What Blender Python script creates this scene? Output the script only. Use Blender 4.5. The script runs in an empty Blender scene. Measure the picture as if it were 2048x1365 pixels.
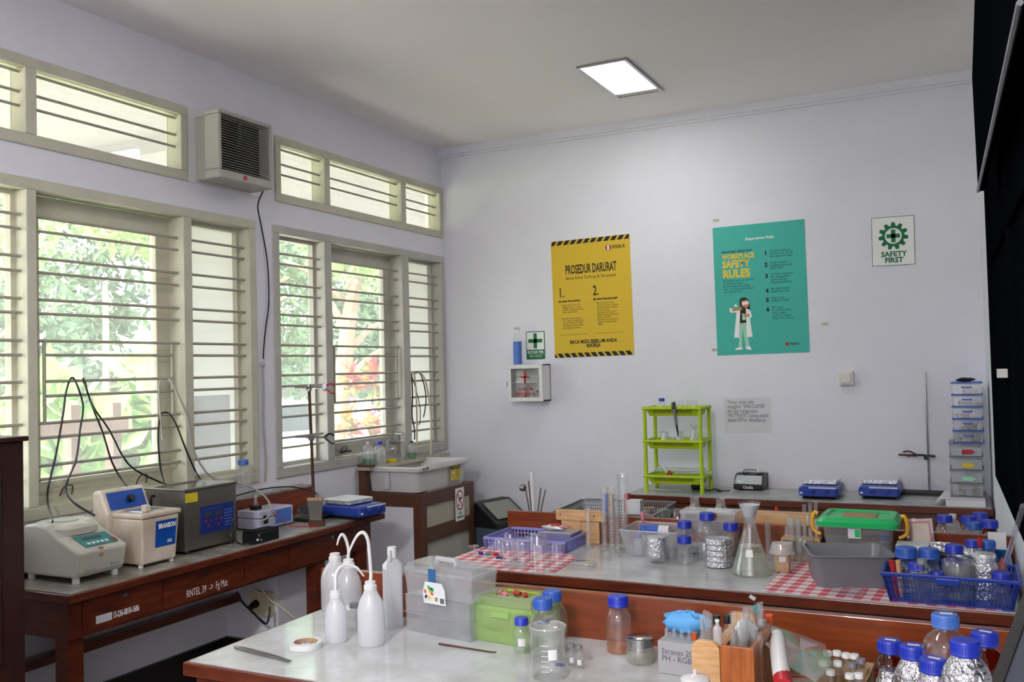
import bpy, math, random
from mathutils import Vector, Matrix
random.seed(7)
PI=math.pi
SC=bpy.context.scene
COL=SC.collection
# ---------------------------------------------------------------- camera
W,HH=2048,1365
F=1854.3;PIT=.03035;ROL=-.02456;YAW=-.46126;EYE=1.57
_c,_s=math.cos(YAW),math.sin(YAW)
FW=Vector((_s*math.cos(PIT),_c*math.cos(PIT),math.sin(PIT)))
RT=Vector((_c,-_s,0)); UP=RT.cross(FW)
CR=RT*math.cos(ROL)+UP*math.sin(ROL); CU=-RT*math.sin(ROL)+UP*math.cos(ROL)
EYEP=Vector((0,0,EYE))
cam=bpy.data.cameras.new('camera'); camo=bpy.data.objects.new('camera',cam); COL.objects.link(camo)
cam.sensor_fit='HORIZONTAL'; cam.sensor_width=36; cam.lens=36*F/W; cam.clip_start=.02; cam.clip_end=200
m=Matrix((CR,CU,-FW)).transposed().to_4x4(); m.translation=EYEP; camo.matrix_world=m
SC.camera=camo
# ---------------------------------------------------------------- world, sun, exposure
w=bpy.data.worlds.new('sky'); SC.world=w; w.use_nodes=True
nt=w.node_tree; bg=nt.nodes['Background']
sky=nt.nodes.new('ShaderNodeTexSky'); sky.sky_type='NISHITA'; sky.sun_disc=False; sky.sun_elevation=math.radians(50); sky.sun_rotation=math.radians(150)
sky.air_density=1.0; sky.dust_density=5.0; sky.ozone_density=1.0
hs=nt.nodes.new('ShaderNodeHueSaturation'); hs.inputs['Saturation'].default_value=.45
nt.links.new(sky.outputs[0],hs.inputs['Color']); nt.links.new(hs.outputs[0],bg.inputs[0]); bg.inputs[1].default_value=1.4
sun=bpy.data.lights.new('sun','SUN'); sun.energy=19; sun.angle=math.radians(3); sun.color=(1,.96,.88)
suno=bpy.data.objects.new('sun',sun); COL.objects.link(suno); suno.rotation_euler=(math.radians(28),math.radians(-12),0)
SC.view_settings.view_transform='Standard'; SC.view_settings.look='None'; SC.view_settings.gamma=1
SC.view_settings.use_curve_mapping=False; SC.view_settings.exposure=.80
cy=SC.cycles
cy.use_denoising=True; cy.max_bounces=10; cy.diffuse_bounces=5; cy.glossy_bounces=4; cy.transmission_bounces=8; cy.transparent_max_bounces=40
cy.caustics_reflective=False; cy.caustics_refractive=False; cy.sample_clamp_indirect=6.0
# ---------------------------------------------------------------- pixel -> point on a real plane
def ray(x,y): return FW+CR*((x-1024)/F)-CU*((y-682.5)/F)
def Zp(x,y,z): d=ray(x,y); return EYEP+d*((z-EYE)/d.z)
def Xp(x,y,X): d=ray(x,y); return EYEP+d*(X/d.x)
def Yp(x,y,Y): d=ray(x,y); return EYEP+d*(Y/d.y)
def dep(p): return (Vector(p)-EYEP).dot(FW)
def S(px,p): return px*dep(p)/F
def base(x,yb,R,z=.78):       # centre of the foot of a round thing whose front foot edge is seen at (x,yb)
    p=Zp(x,yb,z); d=Vector((p.x,p.y,0)).normalized(); return p+d*R
def hz(p,x,y):                # height at which the vertical through p is seen at row y
    d=ray(x,y); n=Vector((p[0],p[1],0)).normalized(); t=(p[0]*n.x+p[1]*n.y)/(d.x*n.x+d.y*n.y); return EYE+d.z*t
# ---------------------------------------------------------------- materials
def lin(h):
    h=h.lstrip('#'); o=[]
    for i in (0,2,4):
        v=int(h[i:i+2],16)/255; o.append(v/12.92 if v<=.04045 else ((v+.055)/1.055)**2.4)
    return tuple(o)+(1,)
def newmat(n):
    m=bpy.data.materials.new(n); m.use_nodes=True; t=m.node_tree; t.nodes.clear()
    o=t.nodes.new('ShaderNodeOutputMaterial'); return m,t,o
def mat(n,col,rough=.5,metal=0,spec=.5,var=0,vs=8,bump=0,bs=60,col2=None,stretch=None,coat=0):
    m,t,o=newmat(n); b=t.nodes.new('ShaderNodeBsdfPrincipled'); t.links.new(b.outputs[0],o.inputs[0])
    c=lin(col) if isinstance(col,str) else tuple(col)+(1,)
    b.inputs['Base Color'].default_value=c; b.inputs['Roughness'].default_value=rough; b.inputs['Metallic'].default_value=metal
    b.inputs['Specular IOR Level'].default_value=spec; b.inputs['Coat Weight'].default_value=coat
    if var or bump:
        tc=t.nodes.new('ShaderNodeTexCoord'); mp=t.nodes.new('ShaderNodeMapping'); t.links.new(tc.outputs['Object'],mp.inputs[0])
        if stretch: mp.inputs['Scale'].default_value=stretch
    if var:
        nz=t.nodes.new('ShaderNodeTexNoise'); nz.inputs['Scale'].default_value=vs; nz.inputs['Detail'].default_value=6; nz.inputs['Roughness'].default_value=.62
        t.links.new(mp.outputs[0],nz.inputs[0])
        r=t.nodes.new('ShaderNodeValToRGB'); r.color_ramp.elements[0].position=.36; r.color_ramp.elements[1].position=.66
        c2=lin(col2) if col2 else tuple(x*(1-var) for x in c[:3])+(1,)
        r.color_ramp.elements[0].color=c2; r.color_ramp.elements[1].color=c
        t.links.new(nz.outputs[0],r.inputs[0]); t.links.new(r.outputs[0],b.inputs['Base Color'])
    if bump:
        n2=t.nodes.new('ShaderNodeTexNoise'); n2.inputs['Scale'].default_value=bs; n2.inputs['Detail'].default_value=4
        t.links.new(mp.outputs[0],n2.inputs[0]); bp=t.nodes.new('ShaderNodeBump'); bp.inputs['Strength'].default_value=bump; bp.inputs['Distance'].default_value=.01
        t.links.new(n2.outputs[0],bp.inputs['Height']); t.links.new(bp.outputs[0],b.inputs['Normal'])
    return m
def thin(n,tint=(.93,.95,.95),edge=(.55,.6,.6),ior=1.5,rough=.02,white=0,wcol=(.9,.9,.9)):
    """thin clear wall: passes light, mirrors by Fresnel, darker where looked through edge-on; white = scattering share"""
    m,t,o=newmat(n)
    tr=t.nodes.new('ShaderNodeBsdfTransparent'); gl=t.nodes.new('ShaderNodeBsdfGlossy'); gl.inputs['Roughness'].default_value=rough
    gl.inputs['Color'].default_value=(1,1,1,1)
    lw=t.nodes.new('ShaderNodeLayerWeight'); lw.inputs[0].default_value=.35
    mx=t.nodes.new('ShaderNodeMix'); mx.data_type='RGBA'; mx.inputs[6].default_value=tuple(tint)+(1,); mx.inputs[7].default_value=tuple(edge)+(1,)
    pw=t.nodes.new('ShaderNodeMath'); pw.operation='POWER'; pw.inputs[1].default_value=2.0
    t.links.new(lw.outputs['Facing'],pw.inputs[0]); t.links.new(pw.outputs[0],mx.inputs[0]); t.links.new(mx.outputs[2],tr.inputs[0])
    lf=t.nodes.new('ShaderNodeLayerWeight'); lf.inputs[0].default_value=.5
    p5=t.nodes.new('ShaderNodeMath'); p5.operation='POWER'; p5.inputs[1].default_value=4.5; t.links.new(lf.outputs['Facing'],p5.inputs[0])
    fr=t.nodes.new('ShaderNodeMath'); fr.operation='MULTIPLY_ADD'; fr.inputs[1].default_value=.8; fr.inputs[2].default_value=((ior-1)/(ior+1))**2*1.3; t.links.new(p5.outputs[0],fr.inputs[0])
    ms=t.nodes.new('ShaderNodeMixShader'); t.links.new(fr.outputs[0],ms.inputs[0])
    src=tr
    if white:
        d=t.nodes.new('ShaderNodeBsdfDiffuse'); d.inputs[0].default_value=tuple(wcol)+(1,); d2=t.nodes.new('ShaderNodeBsdfTranslucent'); d2.inputs[0].default_value=tuple(wcol)+(1,)
        a=t.nodes.new('ShaderNodeMixShader'); a.inputs[0].default_value=.5; t.links.new(d.outputs[0],a.inputs[1]); t.links.new(d2.outputs[0],a.inputs[2])
        q=t.nodes.new('ShaderNodeMixShader'); q.inputs[0].default_value=white; t.links.new(tr.outputs[0],q.inputs[1]); t.links.new(a.outputs[0],q.inputs[2]); src=q
    t.links.new(src.outputs[0],ms.inputs[1]); t.links.new(gl.outputs[0],ms.inputs[2]); t.links.new(ms.outputs[0],o.inputs[0])
    return m
def emis(n,col,s):
    m,t,o=newmat(n); e=t.nodes.new('ShaderNodeEmission'); e.inputs[0].default_value=tuple(col)+(1,); e.inputs[1].default_value=s; t.links.new(e.outputs[0],o.inputs[0]); return m
def leafmat(n,c1,c2):
    m,t,o=newmat(n); g=t.nodes.new('ShaderNodeObjectInfo'); nz=t.nodes.new('ShaderNodeTexNoise'); nz.inputs['Scale'].default_value=3.5
    tc=t.nodes.new('ShaderNodeTexCoord'); t.links.new(tc.outputs['Object'],nz.inputs[0])
    r=t.nodes.new('ShaderNodeValToRGB'); r.color_ramp.elements[0].position=.4; r.color_ramp.elements[1].position=.6
    r.color_ramp.elements[0].color=lin(c1); r.color_ramp.elements[1].color=lin(c2); t.links.new(nz.outputs[0],r.inputs[0])
    d=t.nodes.new('ShaderNodeBsdfDiffuse'); d2=t.nodes.new('ShaderNodeBsdfTranslucent'); a=t.nodes.new('ShaderNodeMixShader'); a.inputs[0].default_value=.45
    for q in (d,d2): t.links.new(r.outputs[0],q.inputs[0])
    t.links.new(d.outputs[0],a.inputs[1]); t.links.new(d2.outputs[0],a.inputs[2]); t.links.new(a.outputs[0],o.inputs[0]); return m
def gingham(n):
    m,t,o=newmat(n); b=t.nodes.new('ShaderNodeBsdfPrincipled'); b.inputs['Roughness'].default_value=.55; t.links.new(b.outputs[0],o.inputs[0])
    tc=t.nodes.new('ShaderNodeTexCoord'); sp=t.nodes.new('ShaderNodeSeparateXYZ'); t.links.new(tc.outputs['Object'],sp.inputs[0])
    outs=[]
    for i in (0,1):
        a=t.nodes.new('ShaderNodeMath'); a.operation='MULTIPLY'; a.inputs[1].default_value=1/.056; t.links.new(sp.outputs[i],a.inputs[0])
        f=t.nodes.new('ShaderNodeMath'); f.operation='FRACT'; t.links.new(a.outputs[0],f.inputs[0])
        g=t.nodes.new('ShaderNodeMath'); g.operation='GREATER_THAN'; g.inputs[1].default_value=.5; t.links.new(f.outputs[0],g.inputs[0]); outs.append(g)
    ad=t.nodes.new('ShaderNodeMath'); ad.operation='ADD'; t.links.new(outs[0].outputs[0],ad.inputs[0]); t.links.new(outs[1].outputs[0],ad.inputs[1])
    dv=t.nodes.new('ShaderNodeMath'); dv.operation='MULTIPLY'; dv.inputs[1].default_value=.5; t.links.new(ad.outputs[0],dv.inputs[0])
    r=t.nodes.new('ShaderNodeValToRGB'); e=r.color_ramp.elements; e[0].color=lin('#e9e4e4'); e[1].color=lin('#d3485a'); x=e.new(.5); x.color=lin('#dfa0a6')
    r.color_ramp.interpolation='CONSTANT'; e[1].position=.4; e[2].position=.9; e[1].color=lin('#dfa0a6'); e[2].color=lin('#cf4558')
    t.links.new(dv.outputs[0],r.inputs[0]); t.links.new(r.outputs[0],b.inputs['Base Color']); return m
K={}
K['wall']=mat('painted_plaster','#e6e6ee',.85,var=.05,vs=2.2,bump=.12,bs=35,spec=.2)
K['ceil']=mat('ceiling_paint','#f4eef1',.9,var=.03,vs=1.5,spec=.1)
K['floor']=mat('floor_tile','#746f6b',.35,var=.25,vs=5)
K['black']=mat('black_paint','#191614',.35)
K['frame']=mat('cream_frame_paint','#cbc8b4',.45,var=.12,vs=6,spec=.4)
K['frameg']=mat('grey_frame_paint','#bdbab2',.45,var=.12,vs=6,spec=.4)
K['bar']=mat('bar_paint','#a39d8f',.5)
K['wood']=mat('red_brown_varnished_wood','#6f2f17',.28,var=.35,vs=7,col2='#4c1e0f',stretch=(1,1,7),spec=.5,coat=.2)
K['woodh']=mat('red_brown_board','#8a3f1c',.3,var=.3,vs=9,col2='#6c2f13',stretch=(.6,6,6),coat=.2)
K['woodv']=mat('red_brown_board_side','#8a3a1a',.3,var=.3,vs=9,col2='#6a2811',stretch=(6,.6,6),coat=.2)
K['dwood']=mat('dark_brown_wood','#2c1510',.35,var=.3,vs=5,stretch=(4,4,.6))
K['top']=mat('white_stained_laminate','#cfd2d6',.1,var=.18,vs=5,col2='#b3b4b0',spec=.6)
K['topd']=mat('worn_stained_laminate','#b3b1aa',.25,var=.3,vs=7,col2='#7b766b',spec=.5)
K['topb']=mat('grey_stained_laminate','#b9bcb8',.3,var=.2,vs=9,col2='#929591')
K['pine']=mat('pale_pine','#d8b183',.5,var=.15,vs=12,stretch=(1,1,8),col2='#c2935f')
K['owood']=mat('orange_varnished_wood','#b5672c',.35,var=.35,vs=10,stretch=(6,6,.7),col2='#8a4518')
K['card']=mat('cardboard','#b1926d',.8,var=.1,vs=20)
K['glass']=thin('clear_glass',(.985,.99,.99),(.84,.87,.87),white=.05,ior=1.6); K['gl2']=thin('thick_clear_glass',(.97,.98,.98),(.70,.74,.73),white=.15,ior=1.7)
K['amber']=thin('amber_glass',(.6,.3,.14),(.3,.1,.03)); K['pane']=thin('dusty_veiled_pane',(.95,.97,.96),(.8,.83,.82),white=.13)  # the pane's white share is dust plus a veil for outdoor glare
K['frost']=thin('frosted_pane',(.9,.92,.92),(.8,.8,.8),white=.9,rough=.3,wcol=(.8,.8,.79))
K['pclear']=thin('clear_plastic',(.97,.975,.98),(.86,.87,.9),white=.2,rough=.08,wcol=(.95,.96,.98))
K['pmilk']=thin('milky_plastic',(.95,.95,.97),(.85,.85,.88),white=.55,rough=.2,wcol=(.93,.94,.97))
K['pbag']=thin('plastic_film',(.97,.97,.97),(.85,.85,.85),white=.13,rough=.1)
K['pgreen']=thin('green_clear_plastic',(.86,.96,.72),(.7,.85,.5),white=.42,rough=.1,wcol=(.72,.93,.42))
K['ppurple']=thin('purple_clear_plastic',(.7,.68,.9),(.5,.48,.7),white=.5,rough=.1,wcol=(.62,.6,.82))
K['pblue']=thin('blue_clear_plastic',(.25,.55,.85),(.1,.3,.6),white=.4,rough=.1,wcol=(.1,.4,.75))
K['pwhite']=mat('translucent_white_plastic','#dfe0e6',.3); 
K['ldpe']=thin('soft_white_plastic',(.9,.92,.94),(.85,.85,.88),white=.86,rough=.18,wcol=(.93,.94,.97))
K['water']=thin('water',(.97,.985,.98),(.86,.9,.89),ior=1.4,white=.03); K['wgreen']=thin('pale_green_liquid',(.95,.98,.9),(.82,.9,.76),ior=1.4,white=.12,wcol=(.85,.93,.8))
K['lgreen']=thin('green_liquid',(.1,.6,.25),(.05,.4,.1),ior=1.33,white=.4,wcol=(.05,.5,.18)); K['lorange']=thin('orange_liquid',(.97,.68,.48),(.85,.45,.25),ior=1.33,white=.3,wcol=(.8,.4,.2))
K['lyellow']=thin('yellow_liquid',(.85,.7,.15),(.6,.45,.05),ior=1.33,white=.3,wcol=(.8,.6,.1)); K['lbrown']=thin('brown_liquid',(.75,.5,.25),(.5,.3,.1),ior=1.33,white=.7,wcol=(.6,.36,.15))
K['blue']=mat('blue_cap_plastic','#2437b4',.4); K['lblue']=mat('faded_blue_cap_plastic','#4a74c4',.45); K['mblue']=mat('mid_blue_cap_plastic','#2f5cb8',.45)
K['white']=mat('white_plastic','#dcdcdc',.4); K['paper']=mat('white_paper','#d9d9dc',.8); K['cream']=mat('cream_plastic','#d6cdbf',.4,var=.08,vs=9,col2='#c2b29c')
K['creamc']=mat('cream_centrifuge_shell','#cfccbf',.35,var=.06,vs=5); K['teal']=mat('teal_keypad','#2f8a8c',.4); K['dteal']=mat('dark_display','#3b4550',.3)
K['red']=mat('red_plastic','#b3202a',.4); K['pink']=mat('pink_rubber','#c97a84',.6); K['orange']=mat('orange_plastic','#dd5a25',.4)
K['rubred']=mat('red_rubber','#a8392e',.6); K['yellow']=mat('yellow_plastic','#e6a41e',.4); K['lime']=mat('lime_plastic','#b5cf1c',.4); K['greenlid']=mat('green_lid_plastic','#27b968',.35)
K['blk']=mat('black_plastic','#121214',.35); K['blkm']=mat('black_matte','#171719',.6); K['grey']=mat('grey_plastic','#77787e',.35); K['greyt']=mat('grey_tray_plastic','#6f7376',.4)
K['steel']=mat('brushed_steel','#8f8b84',.35,metal=.85,var=.15,vs=4); K['chrome']=mat('chrome','#b9b9b9',.15,metal=1); K['rust']=mat('rusty_rod','#5a3524',.6,var=.4,vs=20)
K['foil']=mat('crumpled_foil','#e9e9ec',.3,metal=.75,bump=1.0,bs=70); K['foils']=mat('wrapped_foil','#d8d8dd',.22,metal=.95,bump=1.0,bs=95)
K['hotblue']=mat('blue_enamel','#26419c',.35); K['sbluep']=mat('deep_blue_label','#1b2f78',.35); K['bran']=mat('bright_blue_label','#1454b4',.3,var=.3,vs=6,col2='#0c3f96')
K['ceramic']=mat('white_glazed_ceramic','#d2d0cf',.12,var=.05,vs=7,spec=.6); K['tile']=mat('cream_tile','#b9b39f',.3,var=.08,vs=14); K['brownp']=mat('brown_paint','#5d3726',.45,var=.15,vs=6)
K['purple']=mat('lilac_plastic','#8f8fd0',.4); K['bblue']=mat('blue_basket_plastic','#1c3a9c',.35); K['navy']=mat('dark_navy_paint','#0c0e14',.95,spec=0); K['dgrey']=mat('dark_grey_fabric','#353a42',.8)
K['poster_y']=mat('yellow_poster','#d9b62f',.7); K['poster_t']=mat('turquoise_poster','#41b3a4',.7); K['ink']=mat('black_ink','#1d1a16',.7); K['inky']=mat('yellow_ink','#e6c640',.7); K['inkw']=mat('white_ink','#eef0ee',.7)
K['inkg']=mat('green_ink','#14713f',.7); K['inkt']=mat('dark_teal_ink','#174f4c',.7); K['inkr']=mat('red_ink','#b3202c',.6); K['inkgrey']=mat('grey_ink','#55556a',.8); K['inkbr']=mat('brown_ink','#6e5a18',.7)
K['skin']=mat('tan_print','#c48a5a',.7); K['mintp']=mat('mint_print','#9fd6bb',.7); K['ging']=gingham('red_white_gingham')
K['stickery']=mat('yellow_sticker','#d9c22a',.5); K['bag']=mat('grey_white_cable','#a7a49c',.5); K['cordw']=mat('cream_cord','#c9bf9f',.5)
K['gloveb']=mat('light_blue_nitrile','#5aa3de',.6); K['tissue']=mat('tissue','#cfd3d6',.9); K['brick']=mat('fence_wood','#5f4238',.8,var=.2,vs=6)
K['conc']=mat('concrete','#bdb8ae',.9,var=.15,vs=5); K['soffit']=mat('eave_paint','#9c979f',.9); K['wht']=mat('car_white','#e8e8ea',.25); K['carg']=mat('car_glass','#2a3238',.1)
K['bark']=mat('bark','#7d6a5a',.9,var=.3,vs=9); K['grass']=mat('grass_ground','#8a9078',.9,var=.3,vs=4)
K['lf1']=leafmat('bright_leaves','#6c8a52','#a5b888'); K['lf2']=leafmat('shade_toned_leaves','#3a5442','#6d8868'); K['lf3']=leafmat('broad_leaves','#6f9a50','#9dbb78'); K['lf4']=leafmat('red_leaves','#9c3f4c','#96903e')  # shade and haze of the far foliage are put into its darker leaf colour
K['lamp']=emis('lamp_diffuser',(1,1,.98),7); K['led']=emis('red_led',(1,.05,.05),.12)
K['greybin']=mat('black_bin_plastic','#1a1c1d',.45); K['binlid']=mat('grey_green_lid','#8f9487',.6); K['bucket']=mat('blue_grey_plastic','#566873',.5)
K['sock']=mat('cream_switch_plastic','#d8d5cb',.4); K['mir']=mat('glossy_instrument_face','#cfd6da',.12,metal=.7,bump=.3,bs=30)
# ---------------------------------------------------------------- mesh builder
class M:
    def __init__(s): s.v=[];s.f=[];s.fm=[];s.cm=0
    def add(s,vs,fs):
        o=len(s.v); s.v+= [tuple(v) for v in vs]; s.f+=[tuple(i+o for i in f) for f in fs]; s.fm+=[s.cm]*len(fs); return s
    def box(s,x0,y0,z0,x1,y1,z1):
        x0,x1=min(x0,x1),max(x0,x1);y0,y1=min(y0,y1),max(y0,y1);z0,z1=min(z0,z1),max(z0,z1)
        return s.frus((x0,y0,x1,y1,z0),(x0,y0,x1,y1,z1))
    def frus(s,b,t):
        vs=[(b[0],b[1],b[4]),(b[2],b[1],b[4]),(b[2],b[3],b[4]),(b[0],b[3],b[4]),(t[0],t[1],t[4]),(t[2],t[1],t[4]),(t[2],t[3],t[4]),(t[0],t[3],t[4])]
        return s.add(vs,[(3,2,1,0),(4,5,6,7),(0,1,5,4),(1,2,6,5),(2,3,7,6),(3,0,4,7)])
    def obox(s,c,sz,R):
        c=Vector(c); vs=[]
        for z in (-1,1):
            for x,y in ((-1,-1),(1,-1),(1,1),(-1,1)): vs.append(c+R@Vector((x*sz[0]/2,y*sz[1]/2,z*sz[2]/2)))
        return s.add(vs,[(3,2,1,0),(4,5,6,7),(0,1,5,4),(1,2,6,5),(2,3,7,6),(3,0,4,7)])
    def lathe(s,pr,seg=24,c=(0,0,0),wob=0,R=None):
        rings=[];vs=[];fs=[]
        for k,(r,z) in enumerate(pr):
            if r<1e-6: rings.append([len(vs)]); vs.append((0,0,z))
            else:
                rings.append(list(range(len(vs),len(vs)+seg)))
                for i in range(seg):
                    a=2*PI*i/seg; q=r*(1+(random.uniform(-wob,wob) if wob else 0)); vs.append((q*math.cos(a),q*math.sin(a),z+(random.uniform(-wob,wob)*r*.5 if wob else 0)))
        for a,b in zip(rings,rings[1:]):
            if len(a)==1 and len(b)==1: continue
            for i in range(seg):
                j=(i+1)%seg
                if len(a)==1: fs.append((a[0],b[j],b[i]))
                elif len(b)==1: fs.append((a[i],a[j],b[0]))
                else: fs.append((a[i],a[j],b[j],b[i]))
        c=Vector(c); vs=[(c+(R@Vector(v) if R else Vector(v))) for v in vs]
        return s.add(vs,fs)
    def cyl(s,p0,p1,r0,r1=None,seg=12):
        p0=Vector(p0);p1=Vector(p1);r1=r0 if r1 is None else r1; d=p1-p0; L=d.length
        R=d.to_track_quat('Z','Y').to_matrix(); return s.lathe([(0,0),(r0,0),(r1,L),(0,L)],seg,p0,R=R)
    def tube(s,pts,r,seg=8,sm=True):
        P=[Vector(p) for p in pts]
        if sm and len(P)>2:
            Q=[]
            for i in range(len(P)-1):
                a=P[max(i-1,0)];b=P[i];c=P[i+1];d=P[min(i+2,len(P)-1)]
                for k in range(6):
                    t=k/6; Q.append(.5*((2*b)+(c-a)*t+(2*a-5*b+4*c-d)*t*t+(3*b-a-3*c+d)*t**3))
            Q.append(P[-1]); P=Q
        n=len(P); rr=r if callable(r) else (lambda t:r); vs=[];up=None
        for i,p in enumerate(P):
            d=(P[min(i+1,n-1)]-P[max(i-1,0)]).normalized()
            if up is None: up=d.orthogonal().normalized()
            up=(up-d*up.dot(d)); up=up.normalized() if up.length>1e-6 else d.orthogonal().normalized(); sd=d.cross(up)
            for k in range(seg):
                a=2*PI*k/seg; vs.append(p+(up*math.cos(a)+sd*math.sin(a))*rr(i/(n-1)))
        fs=[(i*seg+k,i*seg+(k+1)%seg,(i+1)*seg+(k+1)%seg,(i+1)*seg+k) for i in range(n-1) for k in range(seg)]
        fs+=[tuple(range(seg))[::-1],tuple((n-1)*seg+k for k in range(seg))]
        return s.add(vs,fs)
    def ext(s,poly,ax,a,b):
        def P(u,v,w): return {'x':(w,u,v),'y':(u,w,v),'z':(u,v,w)}[ax]
        n=len(poly); vs=[P(u,v,a) for u,v in poly]+[P(u,v,b) for u,v in poly]
        return s.add(vs,[tuple(range(n))[::-1],tuple(range(n,2*n))]+[(i,(i+1)%n,n+(i+1)%n,n+i) for i in range(n)])
    def build(s,name,mt,parent=None,smooth=False,bev=0,seg=2,loc=None,rot=None,solid=0):
        me=bpy.data.meshes.new(name); me.from_pydata(s.v,[],s.f)
        for q in (mt if isinstance(mt,(list,tuple)) else [mt]): me.materials.append(K[q] if isinstance(q,str) else q)
        me.polygons.foreach_set('material_index',s.fm)
        me.update()
        if smooth:
            me.polygons.foreach_set('use_smooth',[True]*len(me.polygons)); me.set_sharp_from_angle(angle=math.radians(38))
        o=bpy.data.objects.new(name,me); COL.objects.link(o)
        if parent is not None: o.parent=parent
        if loc is not None: o.location=loc
        if rot is not None: o.rotation_euler=rot
        if bev:
            b=o.modifiers.new('bevel','BEVEL'); b.width=bev; b.segments=seg; b.limit_method='ANGLE'; b.angle_limit=math.radians(40)
        if solid:
            b=o.modifiers.new('solid','SOLIDIFY'); b.thickness=solid; b.offset=0
        return o
def tag(o,label,cat,group=None):
    o['label']=label;o['category']=cat
    if group:o['group']=group
    return o
def thing(name,label,cat,loc=(0,0,0),rz=0,group=None,rot=None):
    o=bpy.data.objects.new(name,None); COL.objects.link(o); o.location=loc; o.rotation_euler=rot or (0,0,rz); o.empty_display_size=.05
    return tag(o,label,cat,group)
def struct(o): o['kind']='structure'; return o
def text(s,name,parent,loc,size,mt,rot=(PI/2,0,0),al='LEFT',sx=1,thick=0,bold=0,label=None):
    c=bpy.data.curves.new(name,'FONT'); c.body=s; c.size=size; c.align_x=al; c.offset=bold; c.extrude=thick; c.resolution_u=2; c.space_line=.85
    tmp=bpy.data.objects.new('tmp',c); me=bpy.data.meshes.new_from_object(tmp); bpy.data.objects.remove(tmp); bpy.data.curves.remove(c); me.name=name; me.materials.clear()
    me.materials.append(K[mt]); o=bpy.data.objects.new(name,me); COL.objects.link(o); o.parent=parent; o.location=loc; o.rotation_euler=rot; o.scale=(sx,1,1)
    if label:o['label']=label
    return o
def copytree(o,loc=None,rz=None,parent=None,label=None):
    c=o.copy(); COL.objects.link(c); c.parent=parent
    if parent is not None: c.matrix_parent_inverse=o.matrix_parent_inverse
    if loc is not None: c.location=loc
    if rz is not None: c.rotation_euler=(0,0,rz)
    if label: c['label']=label
    for ch in list(o.children): copytree(ch,parent=c)
    return c
K['lilacg']=mat('lilac_grey_enamel','#b7b6cc',.4); K['gcard']=mat('grey_card','#a3a3a4',.8)
K['rimg']=thin('highlight_whitened_glass',(.95,.97,.97),(.8,.84,.84),white=.5,ior=1.8,wcol=(.95,.96,.97))  # highlights of rims and small glassware put in as a white share
K['fanw']=mat('aged_fan_plastic','#aaa89f',.45)
# ================================================================ ROOM
LX=-3.545; BY=6.0; CZ=3.238; FY=-2.6
def RWX(y): return .06+.025*(6-y)      # right wall is slightly out of square
w1=(2.06,3.953); w2=(4.1,5.995); tz=(2.565,2.945); mz=(.985,2.427)
t1=(2.06,3.466); fanp=(3.466,4.04); t2=(4.13,5.995)
struct(M().box(-4.0,FY-.15,-.12,RWX(FY)+.4,BY+.2,0).build('floor','floor'))
struct(M().box(-3.75,FY-.15,CZ,RWX(FY)+.3,BY+.2,CZ+.15).build('ceiling','ceil'))
mb=M(); X0=LX-.15
def wl(y0,y1,z0,z1): mb.box(X0,y0,z0,LX,y1,z1)
wl(FY,BY,0,mz[0]); wl(FY,w1[0],mz[0],CZ); wl(w1[1],w2[0],mz[0],mz[1]); wl(w1[0],BY,mz[1],tz[0])
wl(w1[0],BY,tz[1],CZ); wl(fanp[1],t2[0],tz[0],tz[1])
wl(w1[1],fanp[0],tz[0],tz[1]) if fanp[0]>w1[1] else None
struct(mb.build('wall_left','wall'))
struct(M().box(X0,BY,0,.6,BY+.15,CZ).build('wall_back','wall'))
mb=M(); ya,yb=BY,FY
mb.add([(RWX(ya),ya,0),(RWX(yb),yb,0),(RWX(yb)+.15,yb,0),(RWX(ya)+.15,ya,0),(RWX(ya),ya,CZ),(RWX(yb),yb,CZ),(RWX(yb)+.15,yb,CZ),(RWX(ya)+.15,ya,CZ)],
 [(0,1,2,3),(7,6,5,4),(0,4,5,1),(1,5,6,2),(2,6,7,3),(3,7,4,0)])
struct(mb.build('wall_right','wall'))
struct(M().box(X0,FY-.15,0,RWX(FY)+.3,FY,CZ).build('wall_front','wall'))
# ledge strip under the ceiling of the back wall
struct(M().box(LX,BY-.035,3.185,RWX(BY),BY,CZ).box(LX,BY-.018,3.168,RWX(BY),BY,3.185).build('trim_1','wall'))
struct(M().box(LX,BY-.02,0,RWX(BY),BY,.2).build('baseboard_back','black'))
# masonry pier under the left windows, and the baseboard along it
struct(M().box(LX,3.70,0,-3.2,4.02,.735).build('trim_2','wall'))
struct(M().box(LX,FY,0,LX+.02,3.70,.213).box(LX+.02,3.68,0,-3.2,3.70,.213).build('baseboard_left','black'))
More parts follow.
